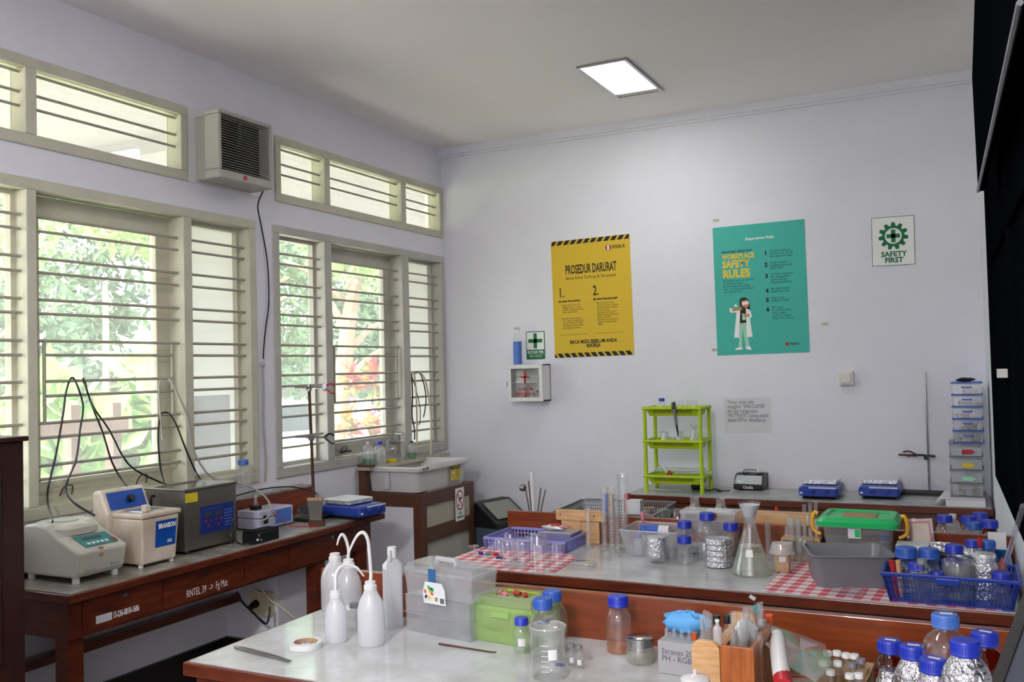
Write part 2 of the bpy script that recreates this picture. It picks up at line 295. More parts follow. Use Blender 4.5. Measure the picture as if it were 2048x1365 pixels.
# ---------------------------------------------------------------- windows of the left wall
BARS=[1.148,1.206,1.325,1.387,1.503,1.566,1.68,1.741,1.858,1.918,2.034,2.096,2.2125,2.2725]
xf,xb=LX+.012,LX-.095
def rect_frame(m,y0,y1,z0,z1,muls,rt,rb,st,x0=xf,x1=xb):
    m.box(x1,y0,z1-rt,x0,y1,z1); m.box(x1,y0,z0,x0,y1,z0+rb)
    m.box(x1,y0,z0+rb,x0,y0+st,z1-rt); m.box(x1,y1-st,z0+rb,x0,y1,z1-rt)
    for a,b in muls: m.box(x1,a,z0+rb,x0,b,z1-rt)
def window(n,y0,y1,muls,fm,frosted,hatch,mid):
    root=bpy.data.objects.new('window_%d'%n,None); COL.objects.link(root); root.location=(LX,y0,mz[0]); struct(root); off=Vector(root.location)
    def B(m,name,mt,**k):
        m.v=[tuple(Vector(v)-off) for v in m.v]; return m.build(name,mt,root,**k)
    m=M(); rect_frame(m,y0,y1,mz[0],mz[1],muls,.047,.055,.05)
    m.box(xb-.03,y0,mz[0],xb,y1,mz[0]+.03)
    B(m,'window_frame',fm,bev=.004)
    cells=[y0+.05]+[q for a in muls for q in a]+[y1-.05]; cells=list(zip(cells[::2],cells[1::2]))
    for i,(a,b) in enumerate(cells):
        z0,z1=mz[0]+.055,mz[1]-.047
        if i==mid:
            m=M(); rect_frame(m,a,b,z0,z1,[],.09,.09,.085,xb+.005,xb-.04); B(m,'sash',fm,bev=.003)
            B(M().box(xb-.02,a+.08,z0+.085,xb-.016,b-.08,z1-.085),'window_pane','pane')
            for yy in (a+.2,b-.2):
                B(M().tube([(xb+.012,yy-.03,z0+.02),(xb+.03,yy-.02,z0+.06),(xb+.03,yy+.02,z0+.06),(xb+.012,yy+.03,z0+.02)],.003),'latch','rust',smooth=True)
        else:
            m=M(); rect_frame(m,a,b,z0,z1,[],.02,.02,.02,xb+.03,xb-.01); B(m,'glazing_bead',fm)
            if i in frosted:
                B(M().box(xb-.004,a+.018,z0+.018,xb,b-.018,z1-.018),'frosted_pane','frost')
                if n==1: B(M().box(xb+.001,a+.025,z0+.02,xb+.004,b-.06,z0+.43),'taped_paper','pmilk')
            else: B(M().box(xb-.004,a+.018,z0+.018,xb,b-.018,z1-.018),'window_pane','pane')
        for k,z in enumerate(BARS):
            ya,yb=a-.004,b+.004
            if i==mid and 3<k<7: ya,yb=hatch
            B(M().tube([(LX-.03,ya,z),(LX-.03,yb,z)],.0072,6,sm=False),'security_bar','bar',smooth=True)
        if i==mid:
            for yy in hatch: B(M().tube([(LX-.03,yy,BARS[3]),(LX-.03,yy,BARS[7])],.0072,6,sm=False),'hatch_bar','bar',smooth=True)
window(1,w1[0],w1[1],[(2.565,2.612),(3.428,3.484)],'frame',(2,),(2.672,3.385),1)
window(2,w2[0],w2[1],[(4.561,4.63),(5.42,5.505)],'frameg',(2,),(4.69,5.39),1)
def transom(n,y0,y1,muls):
    root=bpy.data.objects.new('window_%d'%n,None); COL.objects.link(root); root.location=(LX,y0,tz[0]); struct(root); off=Vector(root.location)
    def B(m,name,mt,**k):
        m.v=[tuple(Vector(v)-off) for v in m.v]; return m.build(name,mt,root,**k)
    m=M(); rect_frame(m,y0,y1,tz[0],tz[1],muls,.047,.05,.045); B(m,'window_frame','frame',bev=.004)
    cells=[y0+.045]+[q for a in muls for q in a]+[y1-.045]
    for a,b in zip(cells[::2],cells[1::2]):
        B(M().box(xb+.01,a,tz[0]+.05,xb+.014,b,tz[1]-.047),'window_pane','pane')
        for z in (2.736,2.796,2.882): B(M().tube([(LX-.03,a-.004,z),(LX-.03,b+.004,z)],.007,6,sm=False),'security_bar','bar',smooth=True)
transom(3,t1[0],t1[1],[(2.565,2.618)]); transom(4,t2[0],t2[1],[(4.575,4.63),(5.43,5.49)])
# ---------------------------------------------------------------- exhaust fan on its board
b=M().box(LX-.02,fanp[0]+.005,tz[0],LX+.008,fanp[1],tz[1]).build('fan_board','white'); tag(b,'white board closing the transom opening behind the exhaust fan','board')
t=thing('exhaust_fan','off-white square exhaust fan with dark slatted grille high on the window wall','fan',(LX+.008,3.50,2.575))
D=.16;Wf=.46;Hf=.33
t.location=(LX+.008,3.5,2.575)
M().box(0,.02,.0,.10,.02+Wf-.06,Hf+.0).build('rear_duct','fanw',t,bev=.005)
m=M(); rect_frame(m,-.01,.385,-.005,.345,[],.022,.045,.02,.19,.09); m.build('housing','fanw',t,bev=.006)
M().box(.09,.005,.02,.115,.375,.33).build('fan_core','blkm',t)
m=M(); m.cyl((.125,.19,.18),(.15,.19,.18),.04)
for i in range(5):
    R=Matrix.Rotation(i*2*PI/5,3,'X')@Matrix.Rotation(.5,3,'Z'); m.obox(Vector((.14,.19,.18))+Matrix.Rotation(i*2*PI/5,3,'X')@Vector((0,0,.085)),(.004,.07,.11),R)
m.build('fan_blades','blkm',t)
for i in range(21):
    z=.048+i*.0132; M().obox((.182,.187,z),(.010,.36,.0016),Matrix.Rotation(.5,3,'Y')).build('grille_slat','fanw',t)
M().box(.19,.16,.008,.193,.185,.03).build('badge','red',t)
c=M().tube([(LX+.15,3.86,2.56),(LX+.06,3.92,2.5),(LX+.012,4.0,2.40),(LX+.012,4.045,2.2),(LX+.012,4.05,1.98),(LX+.014,4.02,1.84),(LX+.014,4.0,1.72),(LX+.014,3.995,1.66)],.004).build('fan_cable','blkm',smooth=True)
tag(c,'thin black cable hanging from the exhaust fan down to the wall plug','cable')
c=M().tube([(LX+.012,3.985,1.63),(LX+.012,3.99,1.5),(LX+.012,3.985,1.3),(LX+.012,4.0,1.1),(LX+.012,3.99,.98)],.006).cyl((LX+.012,3.985,1.64),(LX+.02,3.985,1.62),.012).build('wall_conduit','bag',smooth=True)
tag(c,'pale cable clipped down the wall between the two windows','cable')
# ================================================================ OUTSIDE
struct(M().box(-60,-30,-.4,-6.9,60,-.35).build('ground','grass'))
struct(M().box(-6.9,-30,-.4,X0-.02,60,-.33).build('pale_bounce_ground','conc'))  # unseen pale strip, added to bounce daylight up to eave and ceiling
struct(M().box(-5.4,-3,3.02,X0,9,3.10).box(-5.55,-3,2.86,-5.4,9,3.12).box(-5.4,4.0,2.92,X0,4.12,3.02).box(-5.4,1.0,2.92,X0,1.12,3.02).build('trim_3','soffit'))
def scatter(cx,cy,cz,rx,ry,rz,n,sz,sq=.42,shell=.35,droop=0):
    m=M(); vs=[];fs=[]
    for i in range(n):
        d=Vector((random.gauss(0,1),random.gauss(0,1),random.gauss(0,1))).normalized()
        r=1-shell*random.random()**1.5
        bl=math.sin(d.x*5+cx)*math.cos(d.y*4+cy)*math.sin(d.z*5)*.14
        p=Vector((cx+d.x*rx*(r+bl),cy+d.y*ry*(r+bl),cz+d.z*rz*(r+bl)))
        q=Vector((random.gauss(0,1),random.gauss(0,1),random.gauss(0,1)-droop)).normalized(); u=q.orthogonal().normalized(); u=Matrix.Rotation(random.random()*6.28,3,q)@u
        s=sz*random.uniform(.6,1.3); a=p; b=p+q*s*.5+u*s*sq*.5; c=p+q*s; e=p+q*s*.5-u*s*sq*.5
        k=len(vs); vs+=[a,b,c,e]; fs.append((k,k+1,k+2,k+3))
    return m.add(vs,fs)
def tree(name,label,x,y,h,r,n,sz,lf,grp=None,trunk=.16,cz=None,lean=0,rz=None,cat='tree'):
    t=thing(name,label,cat,(x,y,-.35),group=grp)
    m=M().tube([(0,0,0),(lean*.3,.1,h*.35),(lean*.7,-.1,h*.7),(lean,0,h)],lambda q:trunk*(1-.6*q),8)
    for k in range(5):
        a=k*1.3; z=h*(.45+.1*k); m.tube([(lean*.5,0,z),(lean*.5+math.cos(a)*r*.4,math.sin(a)*r*.4,z+r*.35),(lean*.5+math.cos(a)*r*.8,math.sin(a)*r*.8,z+r*.55)],lambda q:trunk*.4*(1-.7*q),6)
    m.build('trunk','bark',t,smooth=True)
    scatter(lean,0,cz or h,r,r*1.1,rz or r*.85,n,sz).build('foliage',lf,t)
    return t
TG='trees behind the garden'
specs=[(-10.4,9.7,4.6,1.2,4200,.16,'lf1','light green leafy tree seen in the middle of the near window',.12,0),
(-9.6,6.3,3.9,1.1,3200,.13,'lf1','pale leafy tree at the left of the near window',.1,0),
(-13.5,14.4,5.6,1.7,4000,.18,'lf2','tree with shade put into its dark leaf colour beyond the far window',.25,0),
(-8.2,10.4,3.9,1.0,3600,.11,'lf1','sunlit tree with a thick leaning trunk behind the far window',.17,.9),
(-9.2,15.6,4.3,1.2,3200,.12,'lf1','bright leafy tree at the right of the far window',.12,0)]
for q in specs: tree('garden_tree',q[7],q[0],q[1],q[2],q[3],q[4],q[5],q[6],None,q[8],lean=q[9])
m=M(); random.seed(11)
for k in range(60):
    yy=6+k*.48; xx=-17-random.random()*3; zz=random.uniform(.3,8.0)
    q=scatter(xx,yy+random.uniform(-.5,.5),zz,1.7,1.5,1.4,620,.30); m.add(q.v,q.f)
o=m.build('woodland_foliage','lf2'); tag(o,'woodland foliage far behind the garden, shade and haze in its leaf colour','foliage'); o['kind']='stuff'
for i,(x,y,h) in enumerate([(-9,5.4,3.2),(-9.4,6.6,3.6),(-8.8,7.1,3.0)]):
    c=M().tube([(0,0,0),(.1,.15,h*.5),(-.05,.3,h)],lambda q:.06*(1-.5*q),7).build('slender_trunk','bark',smooth=True,loc=(x,y,-.35))
    tag(c,['slender bare trunk at the left behind the garden rail','slender bare trunk in the middle behind the garden rail','slender bare trunk at the right behind the garden rail'][i],'tree trunk')
# broad-leaf shrubs below the near window and behind the rail
for i,(x,y,z,r,lb) in enumerate([(-7.6,5.7,1.2,.8,'broad-leaved shrub behind the left post of the garden rail'),(-7.3,6.75,1.3,.85,'broad-leaved shrub behind the right post of the garden rail'),(-8.3,8.0,1.2,.85,'broad-leaved shrub beside the window sash at the right'),(-7.9,4.6,1.0,.8,'broad-leaved shrub at the left end of the garden rail')]):
    s=thing('broad_leaf_shrub',lb,'shrub',(x,y,-.35)); scatter(0,0,z,r*.5,r*.5,r*.95,560,.42,.55,.8).build('foliage','lf3',s)
    M().tube([(0,0,0),(.05,0,z)],.03).build('stem','bark',s,smooth=True)
for i,(px,py,lb) in enumerate([(705,745,'red and yellow cordyline clump, upper left of the bed'),(745,735,'red and yellow cordyline clump, upper right of the bed'),(770,775,'red and yellow cordyline clump at the right edge of the pane'),(700,835,'red and yellow cordyline clump, lower left of the bed'),(742,840,'red and yellow cordyline clump, lower middle of the bed')]):
    p=Xp(px,py,-6.9-(.35 if i<3 else 0)); s=thing('cordyline',lb,'plant',(p.x,p.y,-.35)); hgt=p.z+.35
    M().tube([(0,0,0),(.03,.02,hgt*.6),(0,0,hgt)],.02).build('stem','bark',s,smooth=True)
    m=M();vs=[];fs=[]
    for k in range(60):
        a=random.random()*6.28; e=random.uniform(-.2,1.3); d=Vector((math.cos(a)*math.cos(e),math.sin(a)*math.cos(e),math.sin(e))); L=random.uniform(.18,.32); o=Vector((0,0,hgt-random.random()*.25)); sd=d.cross(Vector((0,0,1))).normalized()*.03
        q=len(vs); vs+=[o,o+d*L*.5+sd,o+d*L-Vector((0,0,.06)),o+d*L*.5-sd]; fs.append((q,q+1,q+2,q+3))
    m.add(vs,fs).build('leaves','lf4',s)
# wooden rail with posts outside the near window
t=thing('garden_rail','brown wooden post and rail fence outside the near window','fence',(-6.5,5.1,-.35)); 
def ry(px): return Xp(px,840,-6.5).y-5.1
for px in (143,226): M().box(-.05,ry(px)-.042,0,.05,ry(px)+.042,1.72).build('post','brick',t)
M().box(.05,ry(30),1.46,.1,ry(240),1.58).build('rail','brick',t)
# parked white car beyond the far window
p=Xp(592,878,-10.2); t=thing('parked_car','white hatchback parked outside, seen through the far window','car',(p.x,p.y,-.35),rz=math.radians(60))
body=[(-2,.35),(-2,.75),(-1.9,.95),(-1.55,1.42),(-.9,1.5),(.1,1.48),(.75,1.02),(1.8,.86),(2,.65),(2,.35)]
M().ext(body,'y',-.82,.82).build('car_body','wht',t,bev=.06,seg=3)
M().ext([(-1.78,1.0),(-1.5,1.36),(-.9,1.43),(.05,1.41),(.62,1.04)],'y',-.83,.83).build('side_windows','carg',t)
M().add([(-1.93,-.6,.97),(-1.93,.6,.97),(-1.6,.52,1.38),(-1.6,-.52,1.38)],[(0,1,2,3)]).build('rear_window','carg',t)
for y in (-.7,.7): M().box(-2.02,y-.1,.7,-1.93,y+.1,.92).build('tail_light','red',t)
for x in (-1.25,1.3):
    for y in (-.75,.75): M().cyl((x,y-.1,.32),(x,y+.1,.32),.32,seg=20).build('wheel','blkm',t,smooth=True)
# ================================================================ CEILING LIGHTS
def troffer(x0,x1,y0,y1,label,en=14):
    t=thing('ceiling_light',label,'lamp',((x0+x1)/2,(y0+y1)/2,CZ)); w=(x1-x0)/2;d=(y1-y0)/2
    m=M(); 
    for a in ((-w,-d,w,-d+.018),(-w,d-.018,w,d),(-w,-d+.018,-w+.018,d-.018),(w-.018,-d+.018,w,d-.018)): m.box(a[0],a[1],-.012,a[2],a[3],0)
    m.build('lamp_frame','chrome',t)
    M().box(-w+.018,-d+.018,-.006,w-.018,d-.075,-.001).build('diffuser','lamp',t)
    M().box(-w+.018,d-.075,-.005,w-.018,d-.018,-.001).build('reflector_end','sock',t)
    l=bpy.data.lights.new('lamp_light','AREA'); l.shape='RECTANGLE'; l.size=2*w-.05; l.size_y=2*d-.1; l.energy=en; l.color=(1,.98,.95)
    o=bpy.data.objects.new('lamp_light',l); COL.objects.link(o); o.parent=t; o.location=(0,0,-.02)
    return t
troffer(-1.913,-1.62,4.73,5.41,'lit recessed rectangular ceiling lamp near the back wall',3)
troffer(-1.913,-1.62,1.5,2.18,'unseen rectangular ceiling lamp added above the near bench as fill light',4)  # added out of view to brighten the near bench top
troffer(-.9,-.6,-1.7,-1.02,'unseen rectangular ceiling lamp added behind the camera in place of its flash',105)  # added out of view, stands in for the flash at the camera

for y0,y1,z0,z1 in ((w1[0],w1[1],mz[0],mz[1]),(w2[0],w2[1],mz[0],mz[1]),(t1[0],t1[1],tz[0],tz[1]),(t2[0],t2[1],tz[0],tz[1])):
    l=bpy.data.lights.new('window_portal','AREA'); l.shape='RECTANGLE'; l.size=z1-z0; l.size_y=y1-y0; l.cycles.is_portal=True
    o=bpy.data.objects.new('window_portal',l); COL.objects.link(o); o.location=(X0-.01,(y0+y1)/2,(z0+z1)/2); o.rotation_euler=(0,-PI/2,0)
# ================================================================ BENCHES
T=.78
def legs(t,pts,h,w=.07):
    for x,y in pts: M().box(x-w/2,y-w/2,0,x+w/2,y+w/2,h).build('leg','wood',t,bev=.003)
# --- left bench under the near window (front faces +x)
lb=thing('side_bench','long red-brown lab bench with a worn stained top along the windows','bench',(-3.2,2.335,0))
M().box(-.33,0,T-.035,.20,2.04,T-.003).build('tabletop_edge','wood',lb,bev=.004)
M().box(-.325,.012,T-.004,.19,2.03,T).build('tabletop','topd',lb)
m=M().box(.13,.03,.60,.155,1.96,T-.035); m.build('apron','wood',lb)
M().box(-.31,.03,.60,.13,.055,T-.035).build('end_apron','wood',lb)
M().box(-.31,1.93,.60,.13,1.96,T-.035).build('end_apron','wood',lb)
for a,b in ((.09,.47),(.485,.95),(.965,1.26),(1.275,1.93)):
    d=M().box(.155,a,.61,.163,b,T-.045).build('drawer','wood',lb,bev=.002)
    M().cyl((.163,(a+b)/2,.715),(.168,(a+b)/2,.715),.010).build('keyhole','chrome',d,smooth=True)
legs(lb,[(.11,.07),(-.27,.07),(.11,1.53),(-.27,1.53),(.11,1.90),(-.27,1.88)],.745)
M().box(-.30,.09,.40,-.25,1.9,.44).build('rear_stretcher','wood',lb)
text('13-236-0810-1606','stencil_number',lb,(.1645,.222,.638),.034,'inkw',(PI/2,0,PI/2),sx=.5,bold=.001,label='white stencilled number')
M().box(.155,.145,.634,.1645,.218,.664).build('inventory_sticker','paper',lb)
text('RNTEL 39  ->  Fg Mat','chalk_writing',lb,(.164,.60,.63),.045,'inkw',(PI/2,0,PI/2),sx=.6,label='white handwriting')
M().tube([(.158,.19,.61),(.158,.205,.63),(.158,.222,.648),(.158,.222,.63),(.158,.205,.615)],.003,6).build('paint_mark','inkw',lb)
# backboard with ledge against the wall
M().box(-.265,.0,T,-.24,1.955,.923).build('backboard','woodv',lb)
M().box(-.338,-.01,.923,-.236,1.965,.933).build('backboard_ledge','topd',lb)
def bench(name,label,x0,x1,y0,y1,mt,riser=.91,drawers=0,end=True):
    t=thing(name,label,'bench',(x0,y0,0)); L=x1-x0;D=y1-y0
    M().box(0,0,T-.04,L,D,T-.003).build('tabletop_edge','wood',t,bev=.003)
    M().box(.014,.012,T-.004,L-.01,D-.03,T).build('tabletop',mt,t)
    M().box(.03,.03,.58,L-.03,.055,T-.04).build('apron','wood',t)
    M().box(.03,.055,.58,.055,D-.04,T-.04).build('end_apron','wood',t)
    if riser: M().box(0,D-.03,.55,L,D,riser).build('backboard','woodh',t,bev=.002); 
    for i in range(drawers):
        a=.06+(L-.12)*i/drawers; b=.06+(L-.12)*(i+1)/drawers-.02
        d=M().box(a,.022,.595,b,.03,T-.05).build('drawer','wood',t,bev=.002)
        M().cyl(((a+b)/2,.022,.70),((a+b)/2,.016,.70),.011).build('keyhole','chrome',d,smooth=True)
    legs(t,[(.06,.06),(L-.06,.06),(.06,D-.08),(L-.06,D-.08)],T-.04)
    return t
nb=bench('lab_bench','nearest lab bench with a white top and red-brown backboard',-2.0,.135,1.915,2.56,'top',.913,2)
mbn=bench('lab_bench','middle lab bench with a white top, crowded with glassware',-1.995,.11,3.25,3.95,'top',.902,2)
rb=bench('lab_bench','lab bench behind the middle one, back to back with its backboard',-1.99,.09,3.98,4.58,'topb',None,0)
bb=bench('lab_bench','lab bench against the back wall under the posters',-1.965,.065,5.46,5.995,'topb',None,3)
M().box(.585,-.0015,.742,.61,.0,.758).build('white_tag','paper',mbn,rot=(0,0,0)) if 0 else None
p=Yp(1505,1196,3.249); M().obox((p.x+1.995,-.002,p.z),(.022,.002,.013),Matrix.Rotation(.5,3,'Y')).build('white_tag','paper',mbn)
text('polymerr','chalk_writing',bb,(.82,.029,.62),.05,'inkw',sx=1.1,label='white handwriting')
# ================================================================ dark cupboard at the left
t=thing('dark_cupboard','tall dark brown wooden cupboard at the left edge of the view','cupboard',(-3.3,1.2,0))
M().box(0,0,.05,.66,.7,1.385).build('carcass','dwood',t,bev=.004); M().box(-.01,-.01,1.385,.672,.71,1.40).build('cupboard_top','dwood',t,bev=.003)
M().box(.02,.02,0,.64,.68,.05).build('plinth','dwood',t)
m=M(); 
for a,b in ((.09,.33),(.39,.62)):
    for c,d in ((.15,.62),(.72,1.3)): m.box(.66,a,c,.668,b,d)
m.build('side_panels','dwood',t,bev=.004)
# ================================================================ dark opened window on the right wall
def rw(y,z,o=0): return (RWX(y)-o,y,z)
t=bpy.data.objects.new('window_5',None); COL.objects.link(t); struct(t)
def rwbox(m,y0,y1,z0,z1,o0,o1):
    vs=[rw(y0,z0,o0),rw(y1,z0,o0),rw(y1,z0,o1),rw(y0,z0,o1),rw(y0,z1,o0),rw(y1,z1,o0),rw(y1,z1,o1),rw(y0,z1,o1)]
    return m.add(vs,[(3,2,1,0),(4,5,6,7),(0,1,5,4),(1,2,6,5),(2,3,7,6),(3,0,4,7)])
m=M(); rwbox(m,4.66,4.75,1.03,3.0,.0,.022); rwbox(m,1.5,4.66,1.03,1.10,0,.022); rwbox(m,1.5,4.66,2.92,3.0,0,.022); rwbox(m,3.3,3.38,1.1,2.92,0,.022)
rwbox(m,1.5,4.66,1.98,2.05,0,.022); m.build('window_frame','navy',t,bev=.003)
m=M(); rwbox(m,1.5,4.66,1.1,2.92,.001,.006); m.build('dark_pane','navy',t)
m=M(); rwbox(m,3.55,3.62,1.5,1.53,.02,.05); m.build('window_latch','sock',t)
# open dark leaf hung high, its lower edge slanting into the room
a=Vector((.040,3.95,hz((.038,4.0),1956,383))); b_=Vector((.034,3.95,3.05))
B=Yp(1944,155,3.95); A=Yp(1956,383,3.95); Cc=Yp(2040,2,2.4); Dd=Yp(1957,3,3.35)
fl=thing('open_window_leaf','dark framed window leaf standing open at the top right','window leaf',tuple(A))
def q(v): return Vector(v)-A
top_far=B; 
Cl=Vector((RWX(1.6)-.01,1.6,A.z+ (0.0))); 
n=Vector((1,.05,0)).normalized()*.02
P0=A; P1=Yp(2040,5,1.75); P2=Vector((P1.x+.0,P1.y,3.2)); P3=Vector((B.x,B.y,min(B.z,3.22)))
m=M(); vs=[q(P0),q(P1),q(P2),q(P3)]; vs+=[v+n for v in vs]
m.add(vs,[(0,1,2,3),(7,6,5,4),(0,4,5,1),(1,5,6,2),(2,6,7,3),(3,7,4,0)]); m.build('leaf_panel','navy',fl)
M().tube([q(P0),q(P1)],.006,6,sm=False).build('edge_profile','grey',fl)
# notice sheets on the right wall
m=M(); rwbox(m,4.85,5.25,1.10,1.62,.001,.003); tag(m.build('notice_sheet','paper'),'white notice sheet on the right wall beside the dark window','notice')
# ================================================================ POSTERS
def sheet(name,label,cat,x0,x1,z0,z1,mt,sk=.0,th=.002):
    t=thing(name,label,cat,(x0,BY,z0)); M().box(0,-th,0,x1-x0,0,z1-z0).build('sheet',mt,t); return t
Yf=-.0026
t=sheet('poster','yellow emergency procedure poster with black striped edges','poster',-2.645,-2.058,1.64,2.465,'poster_y'); t.rotation_euler=(0,-.012,0)
w,h=.587,.825
for z0,dirn in ((h-.032,1),(0,-1)):
    for i in range(12):
        x=i*.0505-.01; a=max(0,x); b=min(w,x+.032); o=.022*dirn
        m=M(); m.add([(max(0,min(w,x)),-.0028,z0),(max(0,min(w,x+.034)),-.0028,z0),(max(0,min(w,x+.034+o)),-.0028,z0+.03),(max(0,min(w,x+o)),-.0028,z0+.03)],[(0,1,2,3)]); m.build('black_stripe','ink',t)
m=M().cyl((.43,-.0028,.745),(.43,-.0034,.745),.021,seg=24); m.build('emblem','inkr',t); M().box(.423,-.0042,.728,.437,-.0035,.762).build('emblem_centre','inkw',t)
text('FISIKA','department_name',t,(.458,Yf,.735),.034,'ink',bold=.0006)
text('PROSEDUR DARURAT','heading',t,(w/2,Yf,.585),.088,'ink',al='CENTER',sx=.44,bold=.0022)
text('Bahan Kimia Terhirup & Tertumpah','subheading',t,(w/2,Yf,.545),.03,'ink',al='CENTER',sx=.86)
text('1.','numeral',t,(.045,Yf,.425),.095,'ink',sx=.62,bold=.0014); text('2.','numeral',t,(.305,Yf,.425),.095,'ink',sx=.62,bold=.0014)
text('Jika bahan kimia terhirup','column_title',t,(.045,Yf,.39),.021,'ink',sx=.78,bold=.0007); text('Jika bahan kimia tertumpah','column_title',t,(.305,Yf,.39),.021,'ink',sx=.78,bold=.0007)
text('\u2022 segera hirup bahan dan\n   longgar keluar / menuju\n   ventilasi ruangan dan hirup\n   udara segar di luar','body_text',t,(.058,Yf,.362),.0195,'inkbr',sx=.78)
text('\u2022 Jika sakit kepala, pusing,\n   mual segera menghubungi\n   petugas medis di fasilitas\n   kesehatan terdekat untuk\n   pertolongan pertama','body_text',t,(.058,Yf,.268),.0195,'inkbr',sx=.78)
text('\u2022 Bantu personel yang\n   terluka terkena tumpahan\n\u2022 Laporkan area tumpahan\n   kepada Asisten\n   Laboratorium atau PLP\n\u2022 Hindari bahaya kebakaran\n   akibat tumpahan\n\u2022 Bersihkan area tumpahan\n   dengan memperhatikan\n   MSDS','body_text',t,(.32,Yf,.362),.0195,'inkbr',sx=.78)
for a,b in ((.045,.255),(.305,.515)): M().box(a,-.0028,.158,b,-.002,.1595).build('rule','ink',t)
text('BACA MSDS SEBELUM ANDA\nBEKERJA','footer_text',t,(w/2,Yf,.095),.034,'ink',al='CENTER',sx=.8,bold=.0012)
# turquoise poster
t=sheet('poster','turquoise workplace safety rules poster with a drawn scientist','poster',-1.491,-.911,1.625,2.46,'poster_t'); t.rotation_euler=(0,-.008,0)
text('Departemen Fisika','department_name',t,(.3,Yf,.735),.024,'inkw',al='CENTER',bold=.0006)
text('Remember: Safety first!','tagline',t,(.055,Yf,.662),.024,'inkt',sx=.85,bold=.0006)
text('WORKPLACE','heading',t,(.055,Yf,.622),.044,'inky',sx=.78,bold=.0022)
text('SAFETY','heading',t,(.055,Yf,.567),.062,'inky',sx=.85,bold=.003)
text('RULES','heading',t,(.055,Yf,.502),.071,'inky',sx=.9,bold=.0035)
text('No student wants to get hurt\non the experiment.\nBy following a few simple\nrules, you can greatly reduce\nyour risk of injury.','intro_text',t,(.055,Yf,.475),.0215,'inkt',sx=.78)
for n_,z,s in (('1',.638,'Gunakan pelindung\nkerja (masker, jas lab\ndan sepatu tertutup)'),('2',.563,'Hindari kontak/\nmenghirup langsung\nbahan kimia'),('3',.49,'Gunakan ruang asam\njika menggunakan\nasam kuat/basa\nkuat/zat berbahaya'),('4',.397,'Beri label sample\neksperimen anda'),('5',.338,'Jangan lupa\nmembaca MSDS'),('6',.278,'Bila terjadi\nkecelakaan akibat\nkimia, segera\nlaporkan  kepada\ndosen atau Laboran')):
    text(n_,'numeral',t,(.325,Yf,z-.008),.036,'ink',bold=.0018); text(s,'rule_text',t,(.36,Yf,z+.008),.0205,'inkt',sx=.82)
m=M().cyl((.445,-.0028,.057),(.445,-.0034,.057),.012,seg=20); m.build('emblem','inkr',t); text('FISIKA','department_name',t,(.462,Yf,.05),.02,'ink',bold=.0005)
def fig(poly,mt,k,nm): M().add([(x,-.0026-.0003*k,z) for x,z in poly],[tuple(range(len(poly)))]).build(nm,mt,t)
sx_=lambda px:(px-92)/870*.58; sz_=lambda py:(1310-py)/1235*.835
def fp(L): return [(sx_(a),sz_(b)) for a,b in L]
fig(fp([(325,790),(345,770),(380,766),(410,785),(425,830),(425,900),(330,860)]),'ink',1,'drawn_hair')
fig(fp([(345,800),(400,790),(422,820),(415,850),(385,870),(350,850)]),'skin',2,'drawn_face')
fig(fp([(350,812),(410,805),(412,832),(352,838)]),'inkw',3,'drawn_goggles')
fig(fp([(325,875),(400,875),(385,1010),(325,1010)]),'ink',2,'drawn_shirt')
fig(fp([(325,1008),(385,1008),(405,1230),(370,1230),(345,1060),(335,1240),(300,1240)]),'mintp',2,'drawn_trousers')
fig(fp([(225,860),(330,880),(328,920),(310,1148),(262,1145),(295,905),(235,905)]),'inkw',4,'drawn_coat')
fig(fp([(385,870),(425,890),(442,950),(420,970),(440,1145),(385,1145)]),'inkw',4,'drawn_coat')
fig(fp([(250,870),(345,855),(345,885),(255,895)]),'skin',5,'drawn_arm'); fig(fp([(345,915),(420,930),(415,955),(345,945)]),'skin',5,'drawn_arm')
fig(fp([(290,822),(310,850),(270,850)]),'inkw',6,'drawn_flask'); fig(fp([(345,960),(360,925),(385,970),(370,985),(348,980)]),'mintp',6,'drawn_flask')
fig(fp([(300,1238),(335,1238),(338,1262),(268,1264),(272,1250)]),'inkw',5,'drawn_shoe'); fig(fp([(370,1232),(405,1230),(425,1262),(415,1270),(372,1258)]),'inkw',5,'drawn_shoe')
# safety first sign
t=sheet('safety_sign','white square sign with a green cog and cross, SAFETY FIRST','sign',-.530,-.290,2.137,2.432,'inkw'); t.rotation_euler=(0,.012,0)
w,h=.24,.295
m=M()
for a in ((0,0,w,.003),(0,h-.003,w,h),(0,0,.003,h),(w-.003,0,w,h)): m.box(a[0],-.0032,a[1],a[2],-.002,a[3])
m.build('sign_border','inkg',t)
cx_,cz_=.122,.178; m=M(); N=60; ro,ri=.062,.047
vs=[];fs=[]
for i in range(N):
    a=2*PI*i/N; vs+=[(cx_+ri*math.cos(a),-.003,cz_+ri*math.sin(a)),(cx_+ro*math.cos(a),-.003,cz_+ro*math.sin(a))]
fs=[(2*i,2*i+1,(2*i+3)%(2*N),(2*i+2)%(2*N)) for i in range(N)]; m.add(vs,fs)
for i in range(11):
    a=PI/2+2*PI*i/11; u=Vector((math.cos(a),0,math.sin(a))); v=Vector((-math.sin(a),0,math.cos(a))); o=Vector((cx_,-.003,cz_))
    m.add([o+u*.06+v*.014,o+u*.06-v*.014,o+u*.083-v*.009,o+u*.083+v*.009],[(0,1,2,3)])
m.build('cog_symbol','inkg',t)
M().box(cx_-.038,-.0034,cz_-.012,cx_+.038,-.003,cz_+.012).box(cx_-.012,-.0034,cz_-.038,cx_+.012,-.003,cz_+.038).build('cross_symbol','inkg',t)
text('SAFETY\nFIRST','sign_lettering',t,(w/2+.003,-.0034,.055),.043,'inkg',al='CENTER',bold=.0014)
